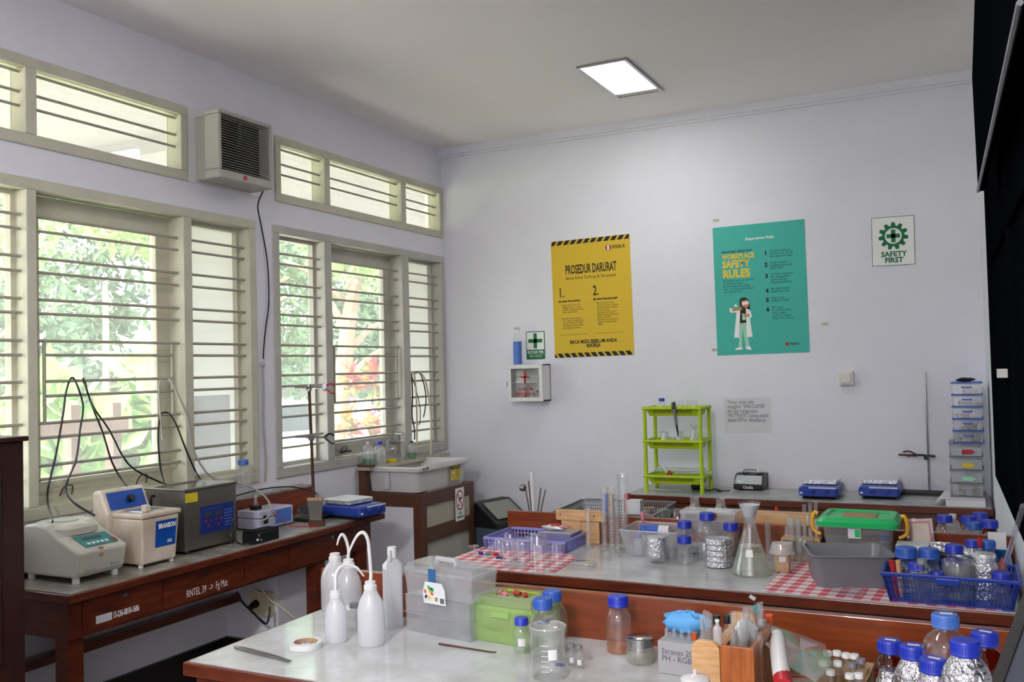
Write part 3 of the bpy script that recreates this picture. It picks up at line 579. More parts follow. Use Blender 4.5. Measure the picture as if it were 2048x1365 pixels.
# first-aid sign, cabinet and spray bottle
t=sheet('first_aid_sign','green and white first aid sign on the wall above the white box','sign',-2.868,-2.722,1.635,1.835,'inkg')
M().box(.006,-.0032,.07,.14,-.002,.194).build('white_field','inkw',t); M().box(.018,-.0042,.119,.128,-.0032,.145).box(.06,-.0042,.078,.086,-.0032,.186).build('cross_symbol','inkg',t)
text('KOTAK P3K','sign_lettering',t,(.073,-.0034,.043),.027,'inkw',al='CENTER',bold=.0006,sx=.88); text('FIRST AID KIT','sign_lettering',t,(.073,-.0034,.016),.017,'inkw',al='CENTER',sx=.9)
M().box(.012,-.003,.034,.134,-.002,.0352).build('rule','inkw',t)
P=Yp(1016,804,5.86); Q=Yp(1084,729,5.86); cw=Q.x-P.x; ch=Q.z-P.z
t=thing('first_aid_cabinet','small white wall cabinet with a glass door and red cross','cabinet',(P.x,5.86,P.z))
M().box(0,.012,0,cw,.14,.008).box(0,.012,ch-.008,cw,.14,ch).box(0,.012,0,.008,.14,ch).box(cw-.008,.012,0,cw,.14,ch).box(0,.132,0,cw,.14,ch).box(.008,.03,ch*.5,cw-.008,.13,ch*.5+.006).build('cabinet_body','white',t)
d=M(); f=.028
for a in ((0,0,cw,f),(0,ch-f,cw,ch),(0,f,f,ch-f),(cw-f,f,cw,ch-f)): d.box(a[0],0,a[1],a[2],.012,a[3])
d=d.build('door','white',t,bev=.002)
M().box(f,.004,f,cw-f,.007,ch-f).build('door_pane','glass',d)
M().box(cw/2-.032,.001,ch*.66-.006,cw/2+.032,.003,ch*.66+.008).box(cw/2-.008,.001,ch*.66-.045,cw/2+.008,.003,ch*.66+.045).build('red_cross','inkr',d)
text('ALAT  P3K','door_lettering',d,(cw/2,.001,ch*.30),.026,'inkr',al='CENTER',bold=.0006); text('FIRST AID BOX','door_lettering',d,(cw/2,.001,ch*.17),.026,'inkr',al='CENTER',bold=.0006,sx=.85)
M().box(-.004,-.003,ch*.4,.0,.004,ch*.55).build('door_handle','chrome',d)
for i,(x,wd,hh,mt,lb) in enumerate(((.04,.03,.05,'owood','small brown bottle at the left inside the first aid cabinet'),(.10,.028,.075,'inkr','red tube inside the first aid cabinet'),(.155,.03,.07,'white','white bottle inside the first aid cabinet'),(.2,.03,.055,'cream','cream tin inside the first aid cabinet'))):
    b=thing('medicine_bottle',lb,'bottle',(P.x+x,5.93,P.z+.008)); M().lathe([(0,0),(wd/2,0),(wd/2,hh*.7),(wd*.25,hh*.85),(wd*.25,hh)],16).build('bottle_body',mt,b,smooth=True); M().cyl((0,0,hh),(0,0,hh+.012),wd*.3).build('cap','mblue',b,smooth=True)
for i,lb in enumerate(('folded white gauze lowest on the shelf of the first aid cabinet','folded white bandage in the middle of the first aid cabinet shelf','folded white cloth on top of the gauze in the first aid cabinet')):
    tag(M().box(P.x+.04+.01*i,5.9,P.z+ch*.5+.006+.017*i,P.x+cw-.05,5.97,P.z+ch*.5+.022+.017*i).build('gauze_pack','tissue',bev=.004),lb,'bandage')
S0=(P.x+.055,5.92,P.z+ch); t=thing('spray_bottle','clear spray bottle with a blue label on top of the first aid cabinet','bottle',S0)
M().lathe([(0,0),(.028,0),(.03,.01),(.03,.19),(.022,.215),(.013,.225),(.013,.25)],20).build('bottle_body','pclear',t,smooth=True); M().lathe([(.0305,.005),(.0305,.165)],20).build('bottle_label','lblue',t,smooth=True)
M().box(-.012,-.02,.25,.012,.02,.27).cyl((0,-.02,.262),(0,-.045,.262),.006).build('spray_head','white',t,bev=.003)
# handwritten notice, switch, tape marks
t=sheet('handwritten_notice','handwritten paper notice taped to the wall beside the lime rack','notice',*(lambda a,b:(a.x,b.x,b.z,a.z))(Yp(1447,796,6),Yp(1543,866,6)),'paper')
wd=Yp(1543,866,6).x-Yp(1447,796,6).x; hh=Yp(1447,796,6).z-Yp(1543,866,6).z
text('- Tolong  untuk tidak\n  mengganti  "SPIN-COATER"\n- Jika ingin menggunakan\n  "HOT PLATE" , tolong setelah\n  dipakai OFF-in  dimatikan ya','handwriting',t,(.012,Yf,hh-.04),.034,'inkgrey',sx=.62)
P=Yp(1693,757,6); t=thing('wall_switch','cream wall switch below the turquoise poster','switch',(P.x,6,P.z)); M().box(-.043,-.035,-.043,.043,0,.043).build('switch_plate','sock',t,bev=.006); M().box(-.03,-.042,-.03,.03,-.034,.03).build('rocker','sock',t,bev=.004)
for px,py,l in ((1432,441,'tape remnant above the turquoise poster corner'),(1430,700,'tape remnant at the lower left corner of the turquoise poster'),(1650,648,'tape remnant on the wall right of the turquoise poster')):
    p=Yp(px,py,6); tag(M().box(p.x-.02,5.9985,p.z-.01,p.x+.02,6,p.z+.008).build('tape_remnant','tile'),l,'tape')
# ================================================================ GLASSWARE AND BOTTLE BUILDERS
def prof_bottle(R,Hb,rn,hn):   # body radius, height to top of neck, neck radius, neck height
    sh=Hb-hn; return [(0,.001),(R*.9,.0),(R,R*.08),(R,sh-R*.75),(R*.95,sh-R*.5),(R*.78,sh-R*.22),(rn*1.15,sh),(rn,sh+.004),(rn,Hb)]
def lab_bottle(label,p,R,Ht,Rc,cap='blue',glass='glass',liq=None,foil=False,sticker=False,capmark=False,group=None,name='reagent_bottle',hc=None):
    """screw-cap bottle: R body radius, Ht full height with cap, Rc cap radius"""
    hc=hc or Rc*1.05; Hb=Ht-.003
    t=thing(name,label,'bottle',p,group=group)
    pr=prof_bottle(R,Hb,Rc*.78,hc+.006); M().lathe(pr,28).build('glass_body',glass,t,smooth=True)
    if liq:
        lv,lm=liq; z=lv*(Hb-hc-R*.75); M().lathe([(0,.003),(R*.93,.004),(R*.95,.012),(R*.95,max(z,.015)),(0,max(z,.015))],28).build('liquid',lm,t,smooth=True)
    if cap:
        m=M(); N=36; m.lathe([(Rc*.8,Ht-hc),(Rc,Ht-hc),(Rc*1.04,Ht-hc*.9),(Rc,Ht-hc*.8),(Rc*.985,Ht-hc*.12),(Rc*.9,Ht),(0,Ht)],N)
        if Rc>.022:
            for i in range(N):
                a=2*PI*i/N; m.obox((Rc*.995*math.cos(a),Rc*.995*math.sin(a),Ht-hc*.45),(Rc*.05,Rc*.07,hc*.62),Matrix.Rotation(a,3,'Z'))
        c=m.build('cap',cap,t,smooth=True)
        if capmark: M().obox((0.002,0,Ht+.0006),(Rc*.9,Rc*.28,.001),Matrix.Rotation(random.uniform(-.6,.2),3,'Z')).build('cap_sticker','paper',c)
    if sticker:
        a0=math.atan2(-p[1],-p[0]) if not hasattr(sticker,'__len__') else sticker[0]
        m=M(); vs=[];zz=(R*.9,R*.9+min(.03,Ht*.22)); n=6
        for k in range(n+1):
            a=a0+(k/n-.5)*.9
            for z in zz: vs.append((R*1.01*math.cos(a),R*1.01*math.sin(a),z))
        m.add(vs,[(2*k,2*k+2,2*k+3,2*k+1) for k in range(n)]).build('bottle_label','paper',t,smooth=True)
    if foil:
        sh=Hb-hc-.006; f=foil if isinstance(foil,float) else .96
        m=M().lathe([(R*.9,.0),(R*1.05,.002),(R*1.06,R*.5),(R*1.05,(sh-R*.75)*.6),(R*1.06,sh-R*.7),(R*.98,sh-R*.45),(R*.82,sh-R*.16),(Rc*.95,sh+.004),(Rc*.9,sh+.01)][:9 if f>.9 else 5],40,wob=.025); m.build('foil_wrap','foils',t)
    return t
def beaker(label,p,R,Ht,inv=False,name='beaker',glass='glass',cover=None,liq=None,patch=True,group=None,cat='beaker',graded=False):
    t=thing(name,label,cat,p,group=group)
    pr=[(0,0.001),(R*.88,0),(R*.97,R*.12),(R*.97,Ht-.004),(R*1.04,Ht)]
    if inv: pr=[(r,Ht-z) for r,z in pr]
    M().lathe(pr,28).build('glass_body',glass,t,smooth=True)
    # rim ring whitened in colour, as a rim's highlight shows most in clear glass
    zr=0.001 if inv else Ht
    m=M(); 
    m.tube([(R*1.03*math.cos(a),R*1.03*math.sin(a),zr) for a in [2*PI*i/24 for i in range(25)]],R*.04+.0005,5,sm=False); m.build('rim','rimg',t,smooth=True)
    if liq: M().lathe([(0,.002),(R*.92,.003),(R*.93,liq[0]*Ht),(0,liq[0]*Ht)],24).build('liquid',liq[1],t,smooth=True)
    if patch and Ht>.05:
        a0=math.atan2(-p[1],-p[0])+.25; vs=[]
        for k in range(5):
            a=a0+(k/4-.5)*.5
            for z in (Ht*.42,Ht*.62): vs.append((R*.985*math.cos(a),R*.985*math.sin(a),z))
        M().add(vs,[(2*k,2*k+2,2*k+3,2*k+1) for k in range(4)]).build('marking_patch','inkw',t)
    if graded:
        m=M(); a0=math.atan2(-p[1],-p[0])-.2
        for i in range(6):
            z=Ht*(.2+.1*i); c=Matrix.Rotation(a0,3,'Z')@Vector((R*.985,0,z)); m.obox(c,(.0006,R*.45,.0012),Matrix.Rotation(a0,3,'Z'))
        m.build('graduation','inkw',t)
    return t
def tubeglass(label,p,R,Ht,tilt=(0,0),cap=None,name='test_tube',liq=None,group=None,closed=False):
    t=thing(name,label,'test tube',p,group=group,rot=(tilt[0],tilt[1],0))
    pr=[(0,0),(R*.6,R*.2),(R,R)]+[(R,Ht),(R*1.12,Ht+.001)]
    if closed: pr=[(0,Ht),(R*.6,Ht-R*.2),(R,Ht-R),(R,0),(R*1.12,0)]
    M().lathe(pr,14).build('glass_tube','gl2',t,smooth=True)
    if liq: M().lathe([(0,.001),(R*.5,R*.3),(R*.85,R),(R*.85,Ht*liq[0]),(0,Ht*liq[0])],12).build('liquid',liq[1],t,smooth=True)
    if cap: M().cyl((0,0,Ht-.006),(0,0,Ht+.012),R*1.2).build('cap',cap,t,smooth=True)
    return t
def cylinder(label,p,R,Ht,liq=None,group=None,ring=None):
    t=thing('measuring_cylinder',label,'measuring cylinder',p,group=group)
    M().lathe([(0,.012),(R*.96,.012),(R,.02),(R,Ht-.006),(R*1.15,Ht)],24).build('glass_column','gl2',t,smooth=True)
    M().lathe([(0,0),(R*1.75,0),(R*1.8,.003),(R*1.2,.008),(R*.6,.012),(0,.012)],28).build('foot','gl2',t,smooth=True)
    m=M(); a0=math.atan2(-p[1],-p[0])
    for i in range(22):
        z=Ht*(.12+.037*i); c=Matrix.Rotation(a0,3,'Z')@Vector((R*1.005,0,z)); m.obox(c,(.0005,R*(.9 if i%5==0 else .5),.0009),Matrix.Rotation(a0,3,'Z'))
    m.build('graduation','inkw',t)
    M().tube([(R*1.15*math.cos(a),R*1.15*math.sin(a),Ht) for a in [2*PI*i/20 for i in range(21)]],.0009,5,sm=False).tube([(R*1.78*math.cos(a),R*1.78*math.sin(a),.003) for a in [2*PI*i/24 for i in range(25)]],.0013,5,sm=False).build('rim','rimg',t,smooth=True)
    if liq: M().lathe([(0,.013),(R*.9,.014),(R*.9,liq[0]*Ht),(0,liq[0]*Ht)],18).build('liquid',liq[1],t,smooth=True)
    return t
def petri(label,p,R,h=.014,mt='gl2',group=None,name='petri_dish',rot=None):
    t=thing(name,label,'petri dish',p,group=group,rot=rot)
    M().lathe([(0,0),(R*.97,0),(R,.002),(R,h*.75)],30).build('dish',mt,t,smooth=True); M().lathe([(R*1.05,h*.3),(R*1.05,h),(R,h+.001),(0,h+.001)],30).build('lid',mt,t,smooth=True); return t
def put(px,yb,wpx,ytop,z=T):
    """foot centre, radius and height of a round thing seen from its foot edge row, width and top row"""
    p=Zp(px,yb,z); R=wpx/2*dep(p)/F; p=base(px,yb,R,z); R=wpx/2*dep(p)/F
    q=Vector((p.x,p.y,0)).normalized(); return p,R,hz(p,px,ytop)-z
def putb(px,yb,wpx,ytop,wcap,z=T):
    p,R,Ht=put(px,yb,wpx,ytop,z); return p,R,Ht,wcap/2*dep(p)/F
TUN=lambda r,a,z: (r*math.cos(a),r*math.sin(a),z)
def crumple(m,c,sx,sy,sz,seed,n=10,amp=.3):
    rnd=random.Random(seed); vs=[];fs=[]
    for i in range(n+1):
        th=PI*i/n
        for j in range(2*n):
            ph=2*PI*j/(2*n); k=1+rnd.uniform(-amp,amp); vs.append((c[0]+sx*k*math.sin(th)*math.cos(ph),c[1]+sy*k*math.sin(th)*math.sin(ph),max(c[2]-sz+.0005,c[2]+sz*k*math.cos(th))))
    for i in range(n):
        for j in range(2*n):
            a=i*2*n+j;b=i*2*n+(j+1)%(2*n); fs.append((a,b,b+2*n,a+2*n))
    return m.add(vs,fs)
def open_box(m,w,d,h,th=.003,fl=0,z0=0):
    """open tub centred on the origin, walls flaring by fl"""
    b=(-w/2+fl,-d/2+fl,w/2-fl,d/2-fl); t=(-w/2,-d/2,w/2,d/2)
    def rg(r,o,z): return [(r[0]+o,r[1]+o,z),(r[2]-o,r[1]+o,z),(r[2]-o,r[3]-o,z),(r[0]+o,r[3]-o,z)]
    vs=rg(b,0,z0)+rg(t,0,z0+h)+rg(t,th,z0+h)+rg(b,th,z0+th)
    fs=[(3,2,1,0)]
    for a,c in ((0,4),(4,8),(8,12)):
        for i in range(4): j=(i+1)%4; fs.append((a+i,a+j,c+j,c+i))
    fs.append((12,13,14,15)); return m.add(vs,fs)
def rrect(w,d,r,n=5):
    o=[]
    for cx,cy,a in ((w/2-r,d/2-r,0),(-w/2+r,d/2-r,PI/2),(-w/2+r,-d/2+r,PI),(w/2-r,-d/2+r,1.5*PI)):
        for k in range(n+1): o.append((cx+r*math.cos(a+k*PI/2/n),cy+r*math.sin(a+k*PI/2/n)))
    return o
def rtub(m,prof,n=5):
    """stack of rounded rectangles: list of (w,d,r,z); closes first and last when flagged"""
    vs=[];R=[rrect(w,d,r,n) for w,d,r,z in prof]; k=len(R[0])
    for r,(w,d,q,z) in zip(R,prof): vs+=[(x,y,z) for x,y in r]
    fs=[(i*k+j,i*k+(j+1)%k,(i+1)*k+(j+1)%k,(i+1)*k+j) for i in range(len(prof)-1) for j in range(k)]
    fs.append(tuple(range(k))[::-1]); fs.append(tuple((len(prof)-1)*k+j for j in range(k))); return m.add(vs,fs)
def basket(name,label,c,rz,w,d,h,mt,fl=.01,nb=(26,12),rows=3,rim=.008,slot=(0,1),barw=.0035):
    t=thing(name,label,'basket',c,rz=rz)
    m=M()
    for z,ww,dd in ((h-rim,w,d),):
        a,b=ww/2,dd/2
        m.box(-a-.006,-b-.006,z,a+.006,-b+.004,h); m.box(-a-.006,b-.004,z,a+.006,b+.006,h); m.box(-a-.006,-b,z,-a+.004,b,h); m.box(a-.004,-b,z,a+.006,b,h)
    m.build('rim',mt,t,bev=.002)
    M().box(-w/2+fl,-d/2+fl,0,w/2-fl,d/2-fl,.004).build('basket_floor',mt,t)
    for (x0,y0,x1,y1,n) in ((-1,-1,1,-1,nb[0]),(1,-1,1,1,nb[1]),(1,1,-1,1,nb[0]),(-1,1,-1,-1,nb[1])):
        m=M()
        def P(u,v):   # u along the side, v up
            s=fl*(1-v); X=(x0+(x1-x0)*u)*(w/2-s); Y=(y0+(y1-y0)*u)*(d/2-s); return Vector((X,Y,v*h))
        for i in range(n+1):
            u=i/n; bw=barw*(3 if i in (0,n) else 1); m.tube([P(u,0),P(u,1-rim/h)],bw*.6,4,sm=False)
        for r in range(1,rows): m.tube([P(0,r/rows),P(1,r/rows)],barw*.5,4,sm=False)
        m.tube([P(0,.03),P(1,.03)],barw,4,sm=False); m.tube([P(0,slot[0]*.5+.02),P(1,slot[0]*.5+.02)],barw,4,sm=False)
        if slot[1]<1: 
            a=P(0,slot[1]);b=P(1,slot[1]); a2=P(0,1);b2=P(1,1); nn=Vector((y1-y0,-(x1-x0),0)).normalized()*.003
            m.add([a,b,b2,a2,a-nn,b-nn,b2-nn,a2-nn],[(0,1,2,3),(7,6,5,4),(0,4,5,1),(3,2,6,7)])
        m.build('slatted_side',mt,t)
    return t
def between(a,b): return (Vector(a)+Vector(b))/2
# ================================================================ LEFT BENCH EQUIPMENT
# centrifuge
P=Zp(148,1172,T); Q=Zp(236,1149,T)
wy=Q.y-P.y+.02; dx=.30; h0=.022
t=thing('centrifuge','cream benchtop centrifuge with a domed lid and teal keypad, nearest on the side bench','centrifuge',(P.x,P.y,T))
zt=hz((P.x,P.y),160,1106)-T
h1=hz((P.x,P.y),150,1168)-T; 
front=zt; top=hz((P.x-.2,P.y+.1),140,1040)-T
pr=[(0,h0),(.012,h0+.02),(.03,front),(-.09,front+.048),(-.16,top-.008),(-.22,top),(-.29,top-.008),(-dx,top-.03),(-dx,h0)]
M().ext(pr,'y',0,wy).build('shell','creamc',t,bev=.012,seg=3)
m=M(); rtub(m,[(.24,wy-.03,.07,-.03),(.235,wy-.035,.07,-.006),(.20,wy-.07,.07,.005),(.10,wy*.45,.04,.010),(.09,wy*.42,.04,.016)],6); m.build('lid','creamc',t,smooth=True,loc=(-.20,wy*.5,top-.013),rot=(0,.05,0))
kd=Vector((-.13,0,.052)).normalized(); kn=Vector((.052,0,.13)).normalized()
kp=M().obox(Vector((-.035,wy*.56,front+.027))+kn*.002,(.085,wy*.66,.003),Matrix((kd,Vector((0,1,0)),kd.cross(Vector((0,1,0))))).transposed()).build('keypad','teal',t)
RR=Matrix((kd,Vector((0,1,0)),kd.cross(Vector((0,1,0))))).transposed()
M().obox(Vector((-.05,wy*.52,front+.033))+kn*.004,(.018,wy*.36,.002),RR).build('display','dteal',kp)
M().obox(Vector((-.012,wy*.84,front+.018))+kn*.004,(.016,.022,.002),RR).build('stop_key','red',kp)
m=M()
for i in range(5): m.obox(Vector((-.012,wy*(.34+.09*i),front+.018))+kn*.004,(.014,.013,.002),RR)
m.build('keys','inkw',kp)
M().box(.012,wy*.42,.095,.026,wy*.5,.13).build('worn_label','card',t)
text('Boeco','brand_lettering',t,(.020,wy*.66,.05),.018,'teal',(PI/2,0,PI/2)); text('Micro 200','model_lettering',t,(.020,.03,.045),.013,'teal',(PI/2,0,PI/2))
for x,y in ((-.015,.02),(-.015,wy-.03),(-.27,.02),(-.27,wy-.03)): M().cyl((x,y,0),(x,y,h0+.002),.014).build('rubber_foot','white',t,smooth=True)
# cream ultrasonic bath
P=Zp(281,1140,T);Q=Zp(358,1121,T); wy=Q.y-P.y; dx=.23; hb=hz((P.x,P.y),281,1040)-T
t=thing('ultrasonic_bath','cream ultrasonic cleaner with a blue front label and blue dial hood','ultrasonic cleaner',(P.x,P.y,T))
M().frus((-dx,.01,-.0,wy-.01,.012),(-dx-.01,0,.012,wy,hb)).build('shell','cream',t,bev=.01,seg=3)
m=M().ext([(-.01,hb-.0),(-dx-.012,hb),(-dx-.012,hb+.028),(-.01,hb+.012)],'y',-.006,wy+.006)
M().box(-dx-.012,-.006,hb,.018,wy+.006,hb+.02).build('collar','cream',t,bev=.006)
M().box(-dx*.62,.04,hb+.02,-.03,wy-.04,hb+.024).build('bath_cover','mir',t,bev=.002)
M().box(-.05,.05,hb+.022,-.02,.075,hb+.05).build('cover_knob','cream',t,bev=.003)
hh0=hz((P.x-dx,P.y),245,980)-T-hb
hood=M().ext([(-dx-.02,hb-.12),(-dx-.02,hb+hh0),(-dx+.03,hb+hh0+.005),(-dx+.075,hb+.015),(-dx+.07,hb-.12)],'y',-.03,wy-.0).build('control_hood','cream',t,bev=.014,seg=3)
a=Vector((-dx+.034,0,hb+hh0)); b=Vector((-dx+.073,0,hb+.02)); dd=(b-a).normalized(); L=(b-a).length; Rm=Matrix((dd,Vector((0,1,0)),dd.cross(Vector((0,1,0))))).transposed(); nn=-(dd.cross(Vector((0,1,0)))); nn=nn if nn.x>0 else -nn
pn=M().obox((a+b)/2+Vector((0,wy/2-.015,0))+nn*.002,(L*.8,wy*.93,.003),Rm).build('dial_panel','bran',hood)
kc=(a+b)/2+Vector((0,wy/2,0)); M().cyl(kc,kc+nn*.022,.017,.014,16).build('dial_knob','blk',hood,smooth=True)
fx_=lambda z:.012*(z-.012)/(hb-.012)+.0012
lab=M().add([(fx_(.075),wy*.36,.075),(fx_(.075),wy-.02,.075),(fx_(hb-.02),wy-.016,hb-.02),(fx_(hb-.02),wy*.36,hb-.02)],[(0,1,2,3)]).build('front_label','bran',t)
text('BRANSON','brand_lettering',lab,(.0135,wy*.42,hb-.052),.028,'inkw',(PI/2,.0,PI/2),bold=.0012,sx=.72)
text('1800','model_lettering',lab,(.0075,wy*.66,.088),.019,'inkw',(PI/2,0,PI/2),bold=.0004,sx=.75)
for x,y in ((-.02,.02),(-.02,wy-.02),(-.2,.02),(-.2,wy-.02)): M().cyl((x,y,0),(x,y,.013),.01).build('rubber_foot','white',t,smooth=True)
# steel ultrasonic bath
P=Zp(371,1112,T);Q=Zp(472,1086,T); wy=Q.y-P.y; dx=.24; hb=hz((P.x,P.y),371,983)-T
t=thing('ultrasonic_bath','tall stainless steel ultrasonic bath with a dark blue control panel','ultrasonic cleaner',(P.x,P.y,T))
M().box(-dx,0,.014,0,wy,hb-.004).build('steel_shell','steel',t,bev=.004)
m=M(); 
for a in ((-dx-.006,-.006,.006,.02),(-dx-.006,wy-.02,.006,wy+.006),(-dx-.006,.02,-dx+.02,wy-.02),(-.02,.02,.006,wy-.02)): m.box(a[0],a[1],hb-.004,a[2],a[3],hb+.006)
m.build('rim','steel',t,bev=.002); M().box(-dx+.02,.02,hb-.002,-.02,wy-.02,hb+.001).build('lid','chrome',t)
cpn=M().box(0,wy*.28,.075,.003,wy*.93,.2).build('control_panel','sbluep',t)
text('DIGITAL ULTRASONIC CLEANER','panel_lettering',cpn,(.0034,wy*.31,.182),.0095,'lblue',(PI/2,0,PI/2),sx=.9)
for i in (0,1):
    y=wy*(.36+.2*i); M().box(.003,y,.15,.0045,y+.042,.17).build('display','dteal',cpn)
    for k,(a,b) in enumerate(((-.002,.128),(.03,.128),(.014,.105))): text('%d0'%(3+k+i),'red_digit',cpn,(.0036,y+a,b),.014,'led',(PI/2,0,PI/2),bold=.0003)
m=M()
for k in range(6): m.box(.003,wy*.74,.095+.014*k,.0034,wy*.9,.099+.014*k)
m.build('panel_rows','lblue',cpn)
M().box(0,.004,hb-.055,.002,.075,hb-.014).build('warning_sticker','stickery',t)
M().cyl((-dx*.55,-.004,hb*.62),(-dx*.55,.0,hb*.62),.022,.022,18).build('drain_port','blkm',t,smooth=True)
M().tube([(-dx*.72,-.01,hb*.72),(-dx*.72,-.03,hb*.72),(-dx*.72,-.03,hb*.9),(-dx*.72,-.01,hb*.9)],.006).build('side_handle','blk',t,smooth=True)
for x,y in ((-.02,.03),(-.02,wy-.02),(-dx+.02,.03),(-dx+.02,wy-.02)): M().cyl((x,y,0),(x,y,.015),.012).build('rubber_foot','blk',t,smooth=True)
# bottle on the backboard ledge
p=base(493,993,.03,.905); lab_bottle('faded blue-capped bottle on the backboard ledge behind the steel bath',(LX+.055,3.78,.9335),.042,.19,.027,cap='lblue',glass='pclear',liq=(.35,'water'),sticker=False)
# lilac meter box
P=Zp(505,1066,T); c0=Zp(473,1060,T)
t=thing('power_supply','lilac grey instrument box with a black rocker on its front','instrument',(P.x+.02,P.y+.03,T)); wy=.26;dx=.15;hb=.10
M().box(-dx,0,.006,0,wy,hb*.6).box(-dx,0,hb*.62,0,wy,hb).build('case','lilacg',t,bev=.006)
M().box(0,.03,.035,.004,.06,.075).build('rocker_switch','blk',t); M().box(0,.12,.02,.003,.24,.09).build('front_plate','lblue',t)
M().box(-.09,.03,hb,-.05,.075,hb+.02).build('black_holder','blk',t)
v=thing('vial','small clear bulb vial standing in the black holder on the lilac box','vial',(t.location.x-.07,t.location.y+.052,T+hb+.02)); M().lathe([(0,0),(.012,0),(.013,.02),(.006,.03),(.009,.036),(.012,.045),(.009,.056),(0,.06)],16).build('glass_body','gl2',v,smooth=True)

# black driver box
P=Zp(509,1091,T);Q=Zp(557,1078,T); wy=Q.y-P.y
t=thing('driver_box','black ribbed heat-sink box beside the steel bath','instrument',(P.x,P.y,T))
M().box(-.075,0,0,0,wy,.05).build('case','blk',t,bev=.003)
m=M()
for i in range(9): m.box(-.07+.008*i,.0,.05,-.068+.008*i,wy,.058)
m.build('cooling_fins','blk',t)
for y,z,mt_ in ((.02,.02,'inkw'),(.045,.016,'grey'),(.03,.038,'grey')): M().cyl((0,y,z),(.004,y,z),.006,seg=12).build('socket','inkw' if mt_=='inkw' else 'grey',t,smooth=True)
o=M().tube([(0,0,0),(.01,-.06,-.005),(.0,-.10,.01),(-.02,-.12,.05),(-.05,-.08,.10),(-.09,-.02,.09)],.004).build('black_lead','blk',smooth=True,loc=(P.x-.01,P.y-.002,T+.02)); tag(o,'short black lead curling from the black box to the steel bath','cable')
# red probe leads
a=Zp(545,1022,T+.1)
o=M().tube([(0,0,0),(.02,.03,-.03),(.05,.07,-.075),(.12,.14,-.085)],.0025).build('red_lead','inkr',smooth=True,loc=(a.x,a.y,T+.09)); 
M().cyl((.12,.14,-.085),(.155,.18,-.087),.006,.003).build('probe_tip','red',o,smooth=True); tag(o,'red test lead lying on the side bench with a crocodile clip','cable')
# comb-like electrode strips
for i,(px,py,l) in enumerate(((575,1046,'row of upright pins on the side bench nearest the black box'),(590,1040,'middle row of upright pins on the side bench'),(604,1032,'row of upright pins on the side bench nearest the grey adapter'))):
    p=Zp(px,py,T); t=thing('pin_strip',l,'component',tuple(p)); M().box(-.04,-.006,0,.06,.006,.006).build('strip','grey',t); m=M()
    for k in range(9): m.cyl((-.035+.011*k,0,.006),(-.035+.011*k,0,.03+.006*(k%3)),.0011,seg=5)
    m.build('pins','steel',t)
p=Zp(612,1030,T); t=thing('adapter_box','small dark grey adapter lying near the ring stand','adapter',(p.x-.05,p.y+.02,T),rz=.5); M().box(-.06,-.03,0,.06,.03,.045).build('case','dgrey',t,bev=.004); M().box(-.05,-.031,.01,.0,-.03,.035).build('face_plate','bucket',t)
# rusty grey block clamp
p=Zp(633,1053,T); hb=hz(p,633,996)-T; w=S(30,p)
t=thing('clamped_block','grey plate on a rust-stained block standing in front of the ring stand','block',tuple(p),rz=.35)
M().frus((-w*.5,-.012,w*.55,.02,0),(-w*.5,-.012,w*.5,.02,hb*.22)).build('rusty_foot','rust',t,bev=.003); M().frus((-w*.4,-.012,w*.4,.0,hb*.22),(-w*.55,-.012,w*.5,.0,hb*.9)).build('grey_plate','steel',t); M().box(-w*.55,-.014,hb*.9,w*.5,.002,hb).build('tape_band','card',t)
# ring stand with clamps on the side bench
p=Zp(636,1035,T); p=Vector((-3.18,4.05,T)); px_=lambda z: None
t=thing('ring_stand','tall rusty retort stand with two clamps on the side bench','retort stand',tuple(p))
Pz=Yp(618,772,4.05); zt=Pz.z-T; P0=Yp(628,985,4.05)
x0=P0.x-p.x; x1=Pz.x-p.x
M().tube([(x0,0,.02),(x1,0,zt)],.0085,8,sm=False).build('rod','rust',t,smooth=True)
M().box(x0-.06,-.1,0,x0+.06,.07,.02).build('base_plate','blkm',t,bev=.004)
def clamp(py,red,par=None):
    z=Yp(622,py,4.05).z-T; xx=x0+(x1-x0)*(z-.02)/(zt-.02); L0=Yp(590,py,4.05).x-p.x; L1=Yp(655,py,4.05).x-p.x
    c=M().tube([(L0,0,z),(L1,-.0,z)],.006,6,sm=False).cyl((xx,0,z-.018),(xx,0,z+.018),.016).box(xx-.01,-.03,z-.006,xx+.01,.03,z+.006).build('clamp','chrome' if red else 'grey',t,smooth=True)
    j='rubred' if red else 'blk'; k=L1
    M().tube([(k-.02,0,z+.002),(k+.01,0,z+.018),(k+.035,0,z+.016),(k+.042,0,z+.006)],.006).build('jaw',j,c,smooth=True); M().tube([(k-.02,0,z-.002),(k+.01,0,z-.022),(k+.03,0,z-.034),(k+.045,0,z-.03)],.005).build('jaw',j,c,smooth=True)
    if red: crumple(M(),(k-.018,0,z),.018,.014,.02,3,6,.35).build('foil_wrap','foil',c)
clamp(776,True); clamp(875,False)
